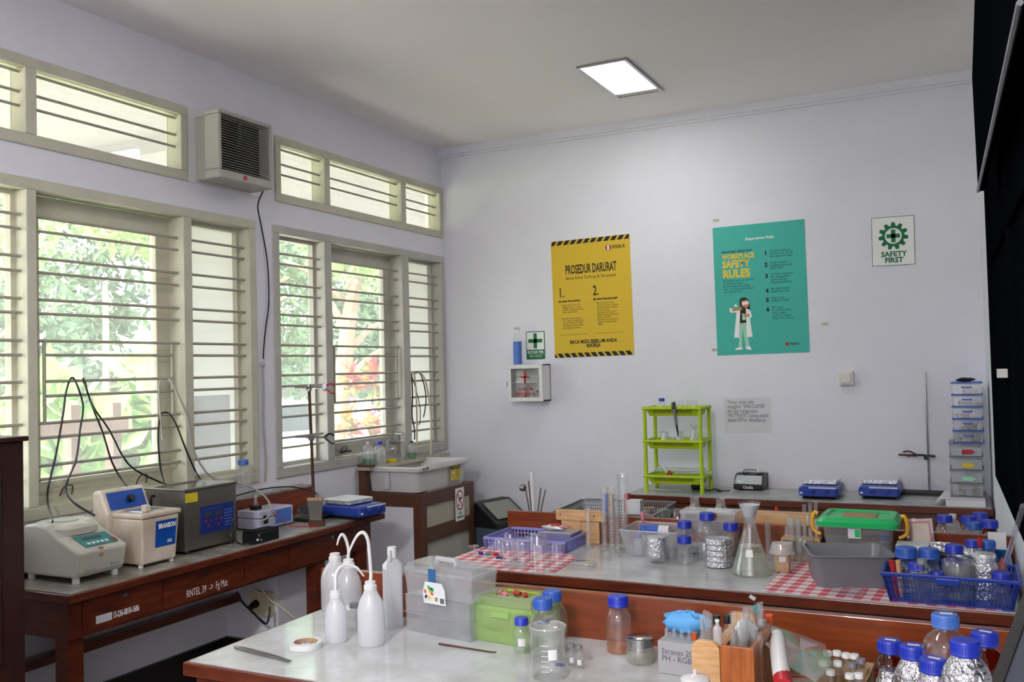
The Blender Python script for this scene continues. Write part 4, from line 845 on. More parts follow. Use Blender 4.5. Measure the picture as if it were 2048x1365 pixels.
# hotplates
def hotplate(label,p,rz,grp=None):
    t=thing('hotplate',label,'hotplate',p,rz=rz,group=grp)
    m=M(); rtub(m,[(.185,.25,.02,0),(.185,.27,.02,.018)]); m.build('base_pan','blk',t)
    m=M(); rtub(m,[(.21,.30,.02,.018),(.22,.30,.02,.03),(.215,.30,.02,.062),(.19,.27,.02,.072)]); m.build('housing','hotblue',t)
    m=M(); rtub(m,[(.17,.17,.01,.072),(.19,.20,.012,.078),(.195,.20,.012,.098),(.185,.19,.012,.101)],3); rnd=random.Random(5)
    o=m.build('foil_covered_plate','foil',t); o.location=(0,.035,0)
    for x in (-.035,.045): M().cyl((x,-.150,.045),(x,-.163,.042),.017,.014,18).build('control_knob','hotblue',t,smooth=True)
    M().box(-.05,-.1515,.062,.10,-.149,.070).build('label_strip','paper',t); M().box(-.1,-.1515,.03,-.085,-.149,.04).build('power_lamp','inkw',t)
    return t
P=Zp(722,1041,T);Q=Zp(760,1024,T)
hotplate('blue hotplate with foil-covered top on the side bench',(-3.09,4.20,T),PI/2-.12)
# hanging mains cables at the near window
def cabl(name,label,pts,mt='blk',r=.0045):
    o=M().tube([Xp(x,y,X) for x,y,X in pts],r,7).build(name,mt,smooth=True); return tag(o,label,'cable')
XB=LX+.0; 
cabl('mains_cable','black mains cable looping over the window bar, leftmost strand',[(105,1045,-3.3),(95,990,LX+.03),(112,910,LX-.005),(126,830,LX-.01),(132,785,LX-.015),(142,757,LX-.03),(152,766,LX-.01),(166,812,LX-.005),(160,860,LX-.01),(152,920,LX),(136,960,LX+.01),(133,985,LX+.03),(150,1008,-3.40),(190,1032,-3.33)])
cabl('mains_cable','black mains cable running from the window bar down behind the blue dial hood',[(168,768,LX-.02),(166,757,LX-.03),(172,775,LX-.01),(185,815,LX),(205,865,LX),(222,920,LX+.01),(240,955,LX+.03),(258,978,-3.42)])
cabl('mains_cable','black mains cable drooping from the window bar across the sill to the steel bath',[(170,762,LX-.028),(176,790,LX-.01),(190,820,LX+.01),(218,860,LX+.01),(245,912,LX+.02),(270,940,LX+.02),(320,965,LX+.04),(350,976,-3.42)])
cabl('mains_cable','black mains cable looped over a lower bar above the steel bath',[(330,975,-3.42),(326,960,LX+.03),(320,930,LX),(316,870,LX-.005),(322,830,LX-.02),(336,827,LX-.03),(350,845,LX-.005),(366,885,LX+.02),(378,915,LX+.035),(392,945,LX+.04),(405,965,-3.42)])
cabl('grey_cable','grey cable looping over the bar and running behind the steel bath to the lilac box',[(325,880,LX-.005),(318,790,LX-.012),(322,762,LX-.025),(335,757,LX-.03),(345,770,LX-.005),(362,805,LX+.02),(374,835,LX+.035),(385,895,LX+.04),(405,935,LX+.04),(430,958,LX+.06),(480,967,-3.40),(520,985,-3.35),(540,1010,-3.25),(535,1035,-3.2),(520,1044,-3.17)],'bag',.005)
cabl('mains_cable','black cable lying along the backboard ledge toward the hotplate',[(470,993,-3.40),(520,980,-3.42),(570,974,-3.40),(600,977,-3.36),(630,986,-3.30),(640,1000,-3.22)],'blk',.004)
# under the side bench
P=Yp(520,1215,4.0-.33); 
t=thing('wall_socket','cream double wall socket with cables on the pier under the side bench','socket',(-3.30,3.70,.50)); 
px=Yp(520,1205,3.695); t.location=(px.x,3.699,px.z); M().box(-.05,-.03,-.06,.09,0,.06).build('socket_box','cordw',t,bev=.006); M().cyl((.0,-.03,.0),(.0,-.075,-.01),.02,.014,12).build('plug','blk',t,smooth=True)
def cab2(name,label,pts,mt,r): o=M().tube([Yp(x,y,Y) for x,y,Y in pts],r,7).build(name,mt,smooth=True); return tag(o,label,'cable')
cab2('mains_cable','black cable hanging in a loop under the side bench',[(473,1184,3.55),(485,1205,3.56),(505,1225,3.57),(520,1240,3.58),(532,1248,3.58),(538,1235,3.6),(540,1215,3.62)],'blk',.006)
cab2('power_lead','cream cable running under the side bench to the wall socket',[(500,1178,3.6),(520,1187,3.62),(540,1192,3.64),(560,1187,3.65)],'cordw',.005)
cab2('power_lead','cream cable sloping from under the bench toward the bucket',[(515,1165,3.58),(535,1195,3.6),(565,1218,3.62),(590,1238,3.62)],'cordw',.004)
c=Vector((-3.27,4.12,0)); p=Zp(598,1215,.33)
t=thing('bucket','blue-grey plastic bucket on the floor under the side bench','bucket',(-3.28,4.12,0))
M().lathe([(0,.002),(.11,0),(.15,.34),(.16,.342),(.158,.325)],32).build('bucket_body','bucket',t,smooth=True); M().tube([TUN(.162,a,.338) for a in [2*PI*i/24 for i in range(25)]],.007,6,sm=False).build('rim','bucket',t,smooth=True)
# ================================================================ SINK CORNER
y0=4.92;y1=5.56;xl=LX+.015; xr=-.633*y0
zr=Yp(832,936,y0).z; zb=Yp(832,988,y0).z
t=thing('sink','large white ceramic sink with chipped rim standing in a brown frame','sink',((xl+xr)/2,(y0+y1)/2,zb)); w=xr-xl;d=y1-y0;h=zr-zb
m=M(); rtub(m,[(w-.05,d-.05,.03,0),(w-.025,d-.02,.03,h-.035),(w+.015,d+.03,.035,h-.03),(w+.02,d+.035,.035,h-.01),(w+.01,d+.02,.035,h),(w-.04,d-.03,.03,h),(w-.06,d-.06,.03,h-.02),(w-.09,d-.09,.03,h-.14)]); m.build('basin','ceramic',t,smooth=True)
M().box(-w*.12,-d/2-.002,.02,-w*.04,-d/2+.012,h-.035).build('drain_channel','ceramic',t)
for x,z in ((w/2+.011,h-.018),(w/2+.012,h-.014)): pass
m=M(); m.obox((w/2+.008,-d/2+.04,h-.014),(.012,.018,.010),Matrix.Identity(3)); m.obox((w/2+.009,-d/2+.08,h-.012),(.010,.03,.008),Matrix.Rotation(.3,3,'X')); m.build('rim_chip','rust',t)
st=M().box(w/2-.011,d*.14,h*.36,w/2-.009,d*.14+.115,h*.36+.17)
st=thing('caution_sticker','yellow caution sticker on the front of the ceramic sink','sticker',(xr-.004,y0+d*.62,zb+.035)); M().box(-.0,0,0,.003,.12,h*.62).build('sheet','stickery',st); M().box(.003,.0,h*.62-.03,.0035,.12,h*.62).build('black_band','ink',st); text('CAUTION','sticker_lettering',st,(.0038,.06,h*.62-.024),.024,'stickery',(PI/2,0,PI/2),al='CENTER',sx=.85,bold=.0006)
M().cyl((.003,.03,h*.3),(.0036,.03,h*.3),.02,seg=20).build('round_symbol','inkr',st); M().cyl((.0037,.03,h*.3),(.0042,.03,h*.3),.015,seg=20).build('symbol_field','inkw',st)
m=M()
for k in range(6): m.box(.003,.058,.012+.013*k,.0034,.112,.016+.013*k)
m.build('sticker_text_lines','inkbr',st)
# brown frame stand with tiled side
y1f=y1+.02; yf0=y0-.0; xf1=xr+.012
t=thing('sink_stand','brown painted sink stand with cream tile panels','stand',(xl,yf0,0)); W_=xf1-xl; D_=y1f-yf0; zz=zb
for x,y in ((W_-.025,.02),(W_-.025,D_-.02),(.03,D_-.02),): M().box(x-.03,y-.03,0,x+.03,y+.03,zz if (x<.1) else zz+0.0).build('leg','brownp',t,bev=.003)
M().box(W_-.05,-.012,0,W_+.012,.045,zz).build('corner_post','brownp',t,bev=.003); 
M().box(-.0,-.01,zz-.085,W_-.05,.02,zz-.004).build('side_rail','brownp',t,bev=.002)
M().box(W_-.02,.045,zz-.085,W_+.01,D_-.05,zz-.002).build('front_rail','brownp',t,bev=.002); M().box(W_-.02,.045,zz-.31,W_+.01,D_-.05,zz-.22).build('front_rail','brownp',t,bev=.002)
M().box(W_-.015,.045,zz-.22,W_+.0,D_-.05,zz-.085).build('tile_panel','tile',t)
M().box(-.0,-.06,zz-.1,.05,-.01,zr+.0).build('rear_post','brownp',t,bev=.003)
M().box(-.0,-.07,zr+.0,.10,-.01,zr+.015).build('shelf_block','brownp',t,bev=.003)
M().box(.0,.0,.0,W_-.06,.01,zz-.085).build('side_panel','wall',t); M().box(W_-.02,.05,.0,W_-.01,D_-.05,zz-.31).build('front_panel','conc',t)
sg=thing('warning_sign','white NOT DRINKABLE sign with a red prohibition ring on the sink stand','sign',(xf1+.012,y0+.40,zz-.235)); M().box(0,0,0,.002,.115,.215).build('sheet','inkw',sg)
m=M(); N=28; vs=[];
for i in range(N):
    a=2*PI*i/N
    for r in (.046,.054): vs.append((.0026,.0575+r*math.cos(a),.135+r*1.25*math.sin(a)))
m.add(vs,[(2*i,2*i+1,(2*i+3)%(2*N),(2*i+2)%(2*N)) for i in range(N)]); m.obox((.0028,.0575,.135),(.0006,.008,.115),Matrix.Rotation(.65,3,'X')); m.build('red_prohibition_ring','inkr',sg)
M().box(.002,.05,.14,.0024,.085,.15).box(.002,.07,.15,.0024,.076,.162).box(.002,.045,.128,.0024,.052,.15).box(.002,.033,.095,.0024,.045,.11).build('tap_symbol','ink',sg)
text('NOT','sign_lettering',sg,(.0028,.0575,.042),.02,'ink',(PI/2,0,PI/2),al='CENTER',bold=.0006); text('DRINKABLE','sign_lettering',sg,(.0028,.0575,.018),.017,'ink',(PI/2,0,PI/2),al='CENTER',bold=.0006,sx=.95)
# things standing at the sill behind the sink
def sink_p(px,py,Xw=LX+.07): q=Xp(px,py,Xw); return q
zs=zr
zs2=zr+.015
M_=lambda px,py: Xp(px,py,LX+.06)
sh=M().box(LX+.012,y0-.07,zr-.02,LX+.105,y1+.3,zr+.001).build('sill_shelf','tile',bev=.002); tag(sh,'narrow tiled ledge between the window and the sink','ledge')
def onsill(px,wpx,ytop,ybot=None):
    q=Xp(px,915,LX+.06); p=Vector((LX+.06,q.y,zr+.001)); return p,S(wpx/2,p),hz(p,px,ytop)-p.z
p,R,Ht=onsill(735,26,868)
p.y=max(p.y,4.80); 
lab_bottle('clear conical dispenser with green soap at the left end of the sink ledge',(LX+.06,4.905,zr+.001),.036,.155,.009,cap='sock',glass='pclear',liq=(.42,'lgreen'),name='soap_bottle')
lab_bottle('blue-capped clear bottle on the ledge between the green soap and the tap',(LX+.06,5.03,zr+.001),.042,.15,.02,cap='blue',glass='pclear',liq=(.6,'water'),name='reagent_bottle')
lab_bottle('tall pale blue bottle on the ledge beside the tap',(LX+.06,5.30,zr+.001),.022,.14,.01,cap='sock',glass='pblue' if 0 else 'pclear',name='soap_bottle')
lab_bottle('black-pumped bottle with green liquid at the right end of the sink ledge',(LX+.06,5.42,zr+.001),.028,.12,.012,cap='blk',glass='pclear',liq=(.5,'lgreen'),name='soap_bottle')
M().box(-.03,-.02,0,.03,.02,.022).build('sponge_pack','stickery',loc=(LX+.06,5.17,zr+.001),bev=.003); tag(bpy.data.objects['sponge_pack'],'yellow sponge pack lying on the sink ledge','sponge')
q=Xp(790,885,LX+.03); t=thing('tap','grey metal tap with pipe fittings at the window ledge','tap',(LX+.012,q.y,q.z))
M().tube([(0,0,0),(.05,0,0),(.05,-.05,0),(.05,-.12,.012),(.055,-.135,-.03)],.013).build('spout','grey',t,smooth=True); M().tube([(.05,0,-.1),(.05,0,.05)],.012,8,sm=False).cyl((.02,0,.055),(.08,0,.055),.006).build('valve','chrome',t,smooth=True)
q=Xp(700,905,LX+.02); o=M().tube([(0,0,0),(.01,.04,.005),(.005,.09,0)],.008).build('black_tool_handle','blk',smooth=True,loc=(LX+.02,4.72,1.075)); tag(o,'black tool handle resting on the far window sash rail','tool'); o.location=(LX-.045,q.y,1.07)
# tubes and wires hanging from the far window bars
def cab3(name,label,pts,mt,r): o=M().tube([Xp(x,y,X) for x,y,X in pts],r,6).build(name,mt,smooth=True); return tag(o,label,'cable')
XF=LX-.02
cab3('cream_hose','cream hose hanging over the far window bar nearest the mullion',[(832,905,LX+.03),(834,870,XF+.02),(833,800,XF+.02),(829,752,XF),(824,746,XF-.01)],'cordw',.006)
cab3('cream_hose','cream hose arching from the far window bar down into the sink',[(829,748,XF-.008),(840,746,XF),(850,760,XF+.01),(858,800,XF+.02),(862,850,XF+.04),(861,912,LX+.1)],'cordw',.006)
cab3('brown_wire','brown wire curling at the right of the hanging hoses',[(828,747,XF-.008),(838,745,XF),(847,765,XF+.01),(852,795,XF+.01),(850,820,XF+.01),(847,835,XF+.01)],'rust',.0045)
cab3('brown_wire','dark wire bundle hanging straight below the window bar',[(823,748,XF-.008),(825,790,XF+.01),(824,830,XF+.01),(829,860,XF+.01),(829,880,XF+.02)],'blk',.005)
cab3('brown_wire','thin dark wire bulging beside the wire bundle',[(823,750,XF-.008),(832,780,XF+.01),(840,815,XF+.01),(840,845,XF+.01),(836,850,XF+.01)],'blk',.003)
# swing-top bin in the corner
q=Yp(975,1040,5.7)
t=thing('waste_bin','black swing-top waste bin in the far corner beside the sink','bin',(-3.07,5.79,0))
BX=.2
M().frus((-.15,-.13,.15,.13,0),(-.19,-.165,.19,.165,.49)).build('bin_body','bucket',t,bev=.01); 
hd=M().ext([(-.2,.49),(.2,.49),(.2,.53),(.02,.655),(-.05,.655),(-.2,.60)],'y',-.175,.175).build('hood','greybin',t,bev=.008)
a=Vector((.03,0,.652));b=Vector((.19,0,.54)); dd=(b-a).normalized(); Rm=Matrix((dd,Vector((0,1,0)),dd.cross(Vector((0,1,0))))).transposed(); M().obox((a+b)/2+Vector((.003,0,.004)),((b-a).length*.86,.27,.006),Rm).build('swing_flap','binlid',t)
t.rotation_euler=(0,0,-.25)
# ================================================================ BACK BENCH
# lime rack
fl=Zp(1290,977,T); fr=Zp(1405,984,T)
z2=hz(fr,1405,812)-T
t=thing('lime_rack','lime green three-tier plastic rack standing on the back bench','rack',((fl.x+fr.x)/2,fl.y+.11,T)); w=fr.x-fl.x; d=.21
fy=min(fl.y,fr.y)
t.location.y=5.58+.105
xL=Yp(1291,900,5.58).x; xR=Yp(1402,900,5.58).x; t.location.x=(xL+xR)/2; w=xR-xL; fr=Vector((xR,5.58,T))
zs_=[hz((fr.x,5.60),1405,963)-T+.02,hz((fr.x,5.60),1405,885)-T,hz((fr.x,5.60),1405,818)-T]
for x in (-w/2,w/2):
    for y in (-d/2,d/2): M().cyl((x,y,0),(x,y,zs_[2]+.015),.013,.012,12).build('post','lime',t,smooth=True)
for zt_ in zs_:
    m=M(); open_box(m,w-.01,d-.01,.05,.003,.02,zt_-.045); tr=m.build('tray','lime',t)
    m=M(); 
    for a in ((-w/2-.015,-d/2-.015,w/2+.015,-d/2+.004),(-w/2-.015,d/2-.004,w/2+.015,d/2+.015),(-w/2-.015,-d/2,-w/2+.004,d/2),(w/2-.004,-d/2,w/2+.015,d/2)): m.box(a[0],a[1],zt_-.004,a[2],a[3],zt_+.012)
    m.build('tray_rim','lime',tr,bev=.003)
    m=M()
    for i in range(20):
        for k in range(2): m.box(-w*.36+i*w*.036,-d/2+.008+.003*k,zt_-.014-.011*k,-w*.36+i*w*.036+w*.018,-d/2+.0115+.003*k,zt_-.006-.011*k)
    m.build('tray_slots','blkm' if 0 else 'inkbr',tr)
RX,RY=t.location.x,t.location.y
def onrack(tier,fx,fy,): return (RX+fx*w/2,RY+fy*d/2,T+zs_[tier]-.0415+(.0 if tier==2 else .0))
lab_bottle('small blue-capped bottle on the top tier of the lime rack',onrack(2,-.50,-.2),.024,.105,.019,liq=(.3,'water'))
beaker('upturned clear beaker on the top tier of the lime rack, nearer the pipette',onrack(2,.05,.1),.034,.088,True); beaker('upturned clear beaker on the top tier of the lime rack, at its right end',onrack(2,.55,.1),.034,.092,True)
p=onrack(2,-.12,0); t=thing('pipette','grey and black micropipette hanging from the front edge of the lime rack','pipette',(Yp(1348,830,5.56).x,5.56,T+zs_[2]+.02),rot=(.0,-.12,0))
M().cyl((0,0,-.12),(0,0,.0),.009,.012,12).build('barrel','grey',t,smooth=True); M().cyl((0,0,.0),(0,0,.022),.014,.012).build('plunger_head','blk',t,smooth=True); M().cyl((0,0,-.19),(0,0,-.12),.0035,.008,10).build('tip','blk',t,smooth=True); M().box(-.012,-.013,-.02,.012,.012,-.003).build('hook','blk',t)
for i,(fx,lab) in enumerate(((-.45,'wide-rimmed small glass bottle at the left of the middle rack tier'),(-.2,'small clear glass dish in the middle of the rack tier'),(.1,'wide-rimmed small glass bottle right of the pipette tip on the middle tier'))):
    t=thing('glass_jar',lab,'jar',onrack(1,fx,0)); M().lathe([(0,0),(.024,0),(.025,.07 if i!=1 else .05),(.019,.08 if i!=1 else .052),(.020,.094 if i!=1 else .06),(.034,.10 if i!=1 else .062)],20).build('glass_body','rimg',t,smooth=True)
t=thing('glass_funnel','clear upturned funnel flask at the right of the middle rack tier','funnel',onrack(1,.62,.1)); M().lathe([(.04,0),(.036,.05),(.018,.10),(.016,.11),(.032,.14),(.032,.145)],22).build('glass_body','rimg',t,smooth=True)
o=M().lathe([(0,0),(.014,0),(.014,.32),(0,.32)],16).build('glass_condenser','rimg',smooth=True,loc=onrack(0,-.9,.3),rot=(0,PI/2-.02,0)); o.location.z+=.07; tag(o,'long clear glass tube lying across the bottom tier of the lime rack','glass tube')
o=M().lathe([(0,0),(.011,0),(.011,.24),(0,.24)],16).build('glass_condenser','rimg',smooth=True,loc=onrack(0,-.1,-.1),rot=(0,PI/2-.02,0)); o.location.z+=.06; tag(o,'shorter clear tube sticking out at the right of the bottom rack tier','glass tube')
p=onrack(0,-.25,-.45); t=thing('pipette_bulb','red rubber bulb in the bottom tier of the lime rack','rubber bulb',(p[0],p[1],p[2]+.045)); M().lathe([(0,-.022),(.015,-.017),(.022,0),(.016,.016),(.006,.024),(.006,.03),(0,.03)],18).build('bulb','rubred',t,smooth=True); M().cyl((-.02,0,-.01),(-.06,0,-.012),.006).build('stem','rubred',t,smooth=True)
for i,fx in enumerate((.02,.16,.3)): tag(M().cyl((0,0,0),(.03,0,.0),.008,seg=10).build('rubber_stopper',['red','inkr','white'][i],smooth=True,loc=(RX+fx*w/2,RY-.05,T+zs_[0]-.005)),['red stopper beside the red bulb in the bottom rack tier','dark red stopper in the middle of the bottom rack tier','white stopper at the right of the bottom rack tier'][i],'stopper')
o=M().tube([(0,0,0),(-.03,0,.05),(-.06,0,.10)],.006).build('glass_rod','gl2',smooth=True,loc=(RX-.05,RY,T+zs_[0]-.03)); tag(o,'bent glass rod leaning out of the bottom rack tier','rod')
a=Zp(1286,979,T);b=Zp(1360,984,T); tag(M().box(a.x,a.y-.012,T,b.x,a.y+.02,T+.003).build('ruler_strip','paper'),'white strip lying in front of the lime rack','strip')
p=Zp(1400,975,T); t=thing('mains_adapter','black mains adapter behind the right foot of the lime rack','adapter',(p.x+.01,5.80,T)); M().box(-.035,-.03,0,.035,.03,.055).build('case','blk',t,bev=.012)
P=Zp(1467,981,T);Q=Zp(1524,984,T); ww=Q.x-P.x
o=M().tube([(p.x+.04,5.79,T+.012),(p.x+.10,5.72,T+.006),(p.x+.14,5.75,T+.012),(p.x+.19,5.70,T+.006),(p.x+.16,5.68,T+.01),(P.x-.05,5.70,T+.008),(P.x+.0,5.72,T+.01)],.004).build('adapter_cable','blk',smooth=True); tag(o,'tangled black lead between the mains adapter and the small instrument','cable')
t=thing('spin_coater','small black bench instrument with a sloping mirror-like face','instrument',(P.x,P.y,T)); hh=hz(P,1480,948)-T; D2=.25
M().ext([(0,.006),(0,.035),(.055,hh*.86),(.10,hh*.95),(D2,hh*.9),(D2,.006)],'x',0,ww).build('case','blk',t,bev=.004)
a=Vector((0,0,.038)); b=Vector((0,.055,hh*.86)); 
M().add([(.006,-.001,.04),(ww-.006,-.001,.04),(ww-.012,.052,hh*.85),(.012,.052,hh*.85)],[(0,1,2,3)]).build('sloping_face','mir',t)
text('Ossila','brand_lettering',t,(ww*.5,-.0015,.011),.026,'inkw',al='CENTER',bold=.0004)
M().tube([(ww*.3,.08,hh*.9),(ww*.3,.085,hh+.015),(ww*.72,.085,hh+.015),(ww*.75,.08,hh*.9)],.004).build('lid_handle','chrome',t,smooth=True); M().box(ww*.25,.06,hh*.88,ww*.42,.12,hh*1.0).box(ww*.75,.06,hh*.88,ww*.92,.12,hh*1.0).build('hinge_blocks','blk',t)
for px,wpx,l in ((1636,86,'blue foil-topped hotplate in the middle of the back bench'),(1758,84,'blue foil-topped hotplate right of the other one, beside the retort stand')):
    p=Zp(px,1000,T); hotplate(l,(p.x-.0,p.y+.15,T),.0)
# retort stand at right
p=Zp(1845,992,T); zt=hz(p,1850,745)-T; t=thing('ring_stand','chrome retort stand with a dark clamp on the back bench','retort stand',(p.x,p.y+.07,T))
M().frus((-.13,-.075,.13,.075,0),(-.12,-.065,.12,.065,.016)).build('base_plate','blkm',t); zt=hz((p.x,p.y+.07),1850,745)-T
A_=Yp(1859,985,p.y+.07).x-p.x; B_=Yp(1850,745,p.y+.07).x-p.x; M().tube([(A_,0,.016),(B_,0,zt)],.006,10,sm=False).build('rod','chrome',t,smooth=True)
zc=hz((p.x,p.y+.07),1856,911)-T; c=M().cyl((A_*.7,-.02,zc-.014),(A_*.7,.02,zc-.014),.014).tube([(A_*.7-.10,0,zc-.008),(A_*.7-.05,0,zc),(A_*.7+.05,0,zc-.006)],.006).build('clamp','blk',t,smooth=True)
M().tube([(A_*.7-.05,0,zc),(A_*.7-.09,0,zc+.02),(A_*.7-.125,0,zc+.016)],.005).build('jaw','rust',c,smooth=True); M().tube([(A_*.7-.05,0,zc-.006),(A_*.7-.11,0,zc-.002),(A_*.7-.15,0,zc+.0)],.006).build('jaw','rust',c,smooth=True)
# drawer towers
pb=(-.02,5.60); ZT=T+.035+.018
# paper stack below
tag(M().box(-.185,-.07,0,.005,.1,.034).build('foam_block','paper',bev=.002,loc=(.025,5.545,T)),'white foam block under the plastic drawer towers','block')
tag(M().add([(-.21,-.06,.036),(.0,-.06,.036),(.015,.3,.036),(-.2,.3,.036),(-.24,-.075,.012)],[(0,1,2,3),(0,3,4)]).build('paper_sheet','paper',loc=(.025,5.555,T),solid=.001),'creased white paper sheet under the drawer towers','paper')
def tower(label,x0,x1,y,z0,n,hs,fr,clr,col,arrows=None):
    D3=.26; H=n*hs
    t=thing('drawer_tower',label,'drawers',(x0,y,z0)); w=x1-x0
    M().box(0,0,0,.004,D3,H).box(w-.004,0,0,w,D3,H).box(0,D3-.004,0,w,D3,H).build('side_walls',clr,t)
    m=M(); 
    for k in range(n+1): m.box(-.003,-.003,k*hs-.003,w+.003,D3,k*hs+.003)
    m.build('shelf_frames',fr,t,bev=.001)
    for k in range(n):
        dr=M(); open_box(dr,w-.012,D3-.02,hs-.016,.002,0,0); o=dr.build('drawer','pclear',t); o.location=(w/2,D3/2-.006,k*hs+.005)
        M().tube([(-.02,-D3/2+.008,hs*.6),(-.018,-D3/2-.004,hs*.56),(.018,-D3/2-.004,hs*.56),(.02,-D3/2+.008,hs*.6)],.0035,6).build('drawer_pull',fr if not arrows else 'pclear',o,smooth=True)
        if arrows and arrows[k]:
            m=M(); m.add([(-.02,-D3/2+.006,hs*.15),(.025,-D3/2+.006,hs*.15),(.045,-D3/2+.006,hs*.33),(.025,-D3/2+.006,hs*.5),(-.02,-D3/2+.006,hs*.5)],[(0,1,2,3,4)]).build('arrow_sticker',arrows[k],o)
        else:
            c=['cream','card','owood','grey','card'][k%5]; rn=random.Random(k+n)
            m=M(); 
            for q in range(5): m.obox((rn.uniform(-.05,.05),rn.uniform(-.1,.05),.012),(.022,.03,.016),Matrix.Rotation(rn.random()*3,3,'Z'))
            q=m.build('drawer_contents',c,o); q['kind']='stuff'
    return t
zA=hz((-.05,5.58),1940,982); zB=hz((-.05,5.58),1940,889); zC=hz((-.05,5.58),1940,768)
xa=Yp(1900,940,5.58).x; xb_=Yp(1967,940,5.58).x
tower('grey drawer tower with red, yellow and green arrow stickers, the lower of the two',xa,min(xb_,.045),5.58,T+.04,4,(zB-T-.04)/4,'grey','pclear','grey',[None,'mintp','stickery','inkr'])
xa=Yp(1904,820,5.58).x
tower('blue-edged clear drawer tower stacked on the grey one',xa,min(Yp(1966,820,5.58).x,.048),5.58,zB+.0035,5,(zC-zB)/5,'mblue','pclear','mblue')
o=crumple(M(),(0,0,.012),.045,.03,.012,4,6,.2).build('black_pouch','blkm',loc=((xa+.045)/2-.01,5.64,zC+.0075)); tag(o,'black pouch lying on top of the drawer towers','pouch')
# ================================================================ REAR MIDDLE BENCH (behind the backboard)
def onr(px,wpx,ytop,Y,z=T):
    p=Yp(px,1030,Y); p=Vector((p.x,Y,z)); return p,S(wpx/2,p),hz(p,px,ytop)-z
p=Yp(1195,1010,4.28); a=Yp(1100,1012,4.12); b=Yp(1290,1018,4.12)
t=basket('mesh_tray','grey perforated plastic tray on the bench behind the backboard',((a.x+b.x)/2+.05,4.25,T),.06,.48,.44,.115,'greyt',.03,(40,30),7,.01,(0,1),.004)
TRX=(a.x+b.x)/2+.05
p,R,H=onr(1165,14,998,4.12); beaker('small clear cup standing in the grey perforated tray',(p.x,4.14,T+.0045),R*.95,hz(p,1165,998)-T-.0045,patch=False)
for i,(px,c1,l) in enumerate(((1213,'mblue','blue and white marker leaning in the grey tray'),(1222,'card','brown wooden handle standing in the grey tray'),(1255,'inkr','dark red and white carton end in the grey tray'))):
    p,R,H=onr(px,10,990,4.2); tag(M().box(-.012,-.012,0,.012,.012,H).build('marker_pen' if i==0 else 'small_carton' if i==2 else 'wooden_stick',c1,loc=(p.x,p.y,T+.0045)),l,'tool')
p,R,H=onr(1268,26,1002,4.2); tag(M().box(-.03,-.025,0,.04,.025,H).build('paper_box','paper',loc=(p.x,p.y,T+.0045)),'white paper box at the right of the grey tray','box')
# tool cup with spatulas
p,R,H=onr(1072,20,1012,4.1)
t=thing('tool_cup','clear cup holding spatulas behind the left of the backboard','cup',(p.x,4.08,T)); M().lathe([(0,0),(.035,0),(.038,.10)],20).build('glass_body','gl2',t,smooth=True)
for i,(dx,dy,L,l) in enumerate(((-.045,.01,.225,'wooden-knobbed spatula leaning left in the tool cup'),(-.022,0,.24,'steel spatula leaning left in the tool cup'),(-.012,.01,.285,'white plastic tube standing tallest in the tool cup'),(.035,.0,.21,'steel tweezers leaning right in the tool cup'),(.05,.01,.2,'thin steel needle at the right of the tool cup'))):
    o=M().tube([(0,0,0),(dx,dy,L)],.0035 if i!=2 else .009,6,sm=False)
    if i==0: crumple(o,(dx-.01,dy,L-.02),.018,.018,.018,2,6,.05)
    o=o.build('lab_spatula' if i!=2 else 'white_tube','steel' if i!=2 else 'white',smooth=True,loc=(p.x-.008+.004*i,4.08,T+.003)); tag(o,l,'spatula' if i!=2 else 'tube')
for i,(px,wpx,yt,l) in enumerate(((1298,25,1016,'upturned beaker behind the backboard, next to the grey tray'),(1326,31,1020,'upturned beaker behind the backboard, second from the grey tray'),(1356,22,1019,'upturned beaker behind the backboard, beside the clear box'))):
    p,R,H=onr(px,wpx,yt,4.15); beaker(l,(p.x,p.y,T),R,H,True,patch=False)
p,R,H=onr(1329,4,1011,4.15); 
# pale plank rack on the rear bench
a=Yp(1392,1031,4.06);b=Yp(1625,1040,4.06)
t=thing('plank_rack','long pale wooden tube rack behind the backboard','rack',(a.x,4.05,T)); L=b.x-a.x; h=hz((b.x,4.06),1560,1031)-T
M().box(0,0,h-.05,L,.1,h).build('top_plank','pine',t,bev=.002); M().box(0,.01,0,.02,.09,h-.05).build('end_support','pine',t); M().box(L-.02,.01,0,L,.09,h-.05).build('end_support','pine',t); M().box(0,0,.02,L,.1,.035).build('lower_plank','pine',t)
for i,(px,rr_) in enumerate(((1605,1),(1617,1),(1628,1))):
    p=Yp(px,1030,4.11); o=tubeglass(['clear test tube in the long plank rack, left of three','clear test tube in the long plank rack, middle of three','clear test tube in the long plank rack, right of three'][i],(p.x,4.16,T+.0),.0085,h+.03+.006*i)
p=Yp(1548,1030,4.10); t=thing('dropper','glass dropper with a red rubber teat above the plank rack','dropper',(p.x,4.16,T+.0)); hd=hz((p.x,4.16),1548,1014)-T; M().cyl((0,0,0),(0,0,hd-.03),.004,seg=8).build('glass_stem','gl2',t,smooth=True); M().lathe([(0,hd),(.008,hd-.004),(.009,hd-.02),(.005,hd-.035),(.004,hd-.035)],14).build('rubber_teat','red',t,smooth=True)
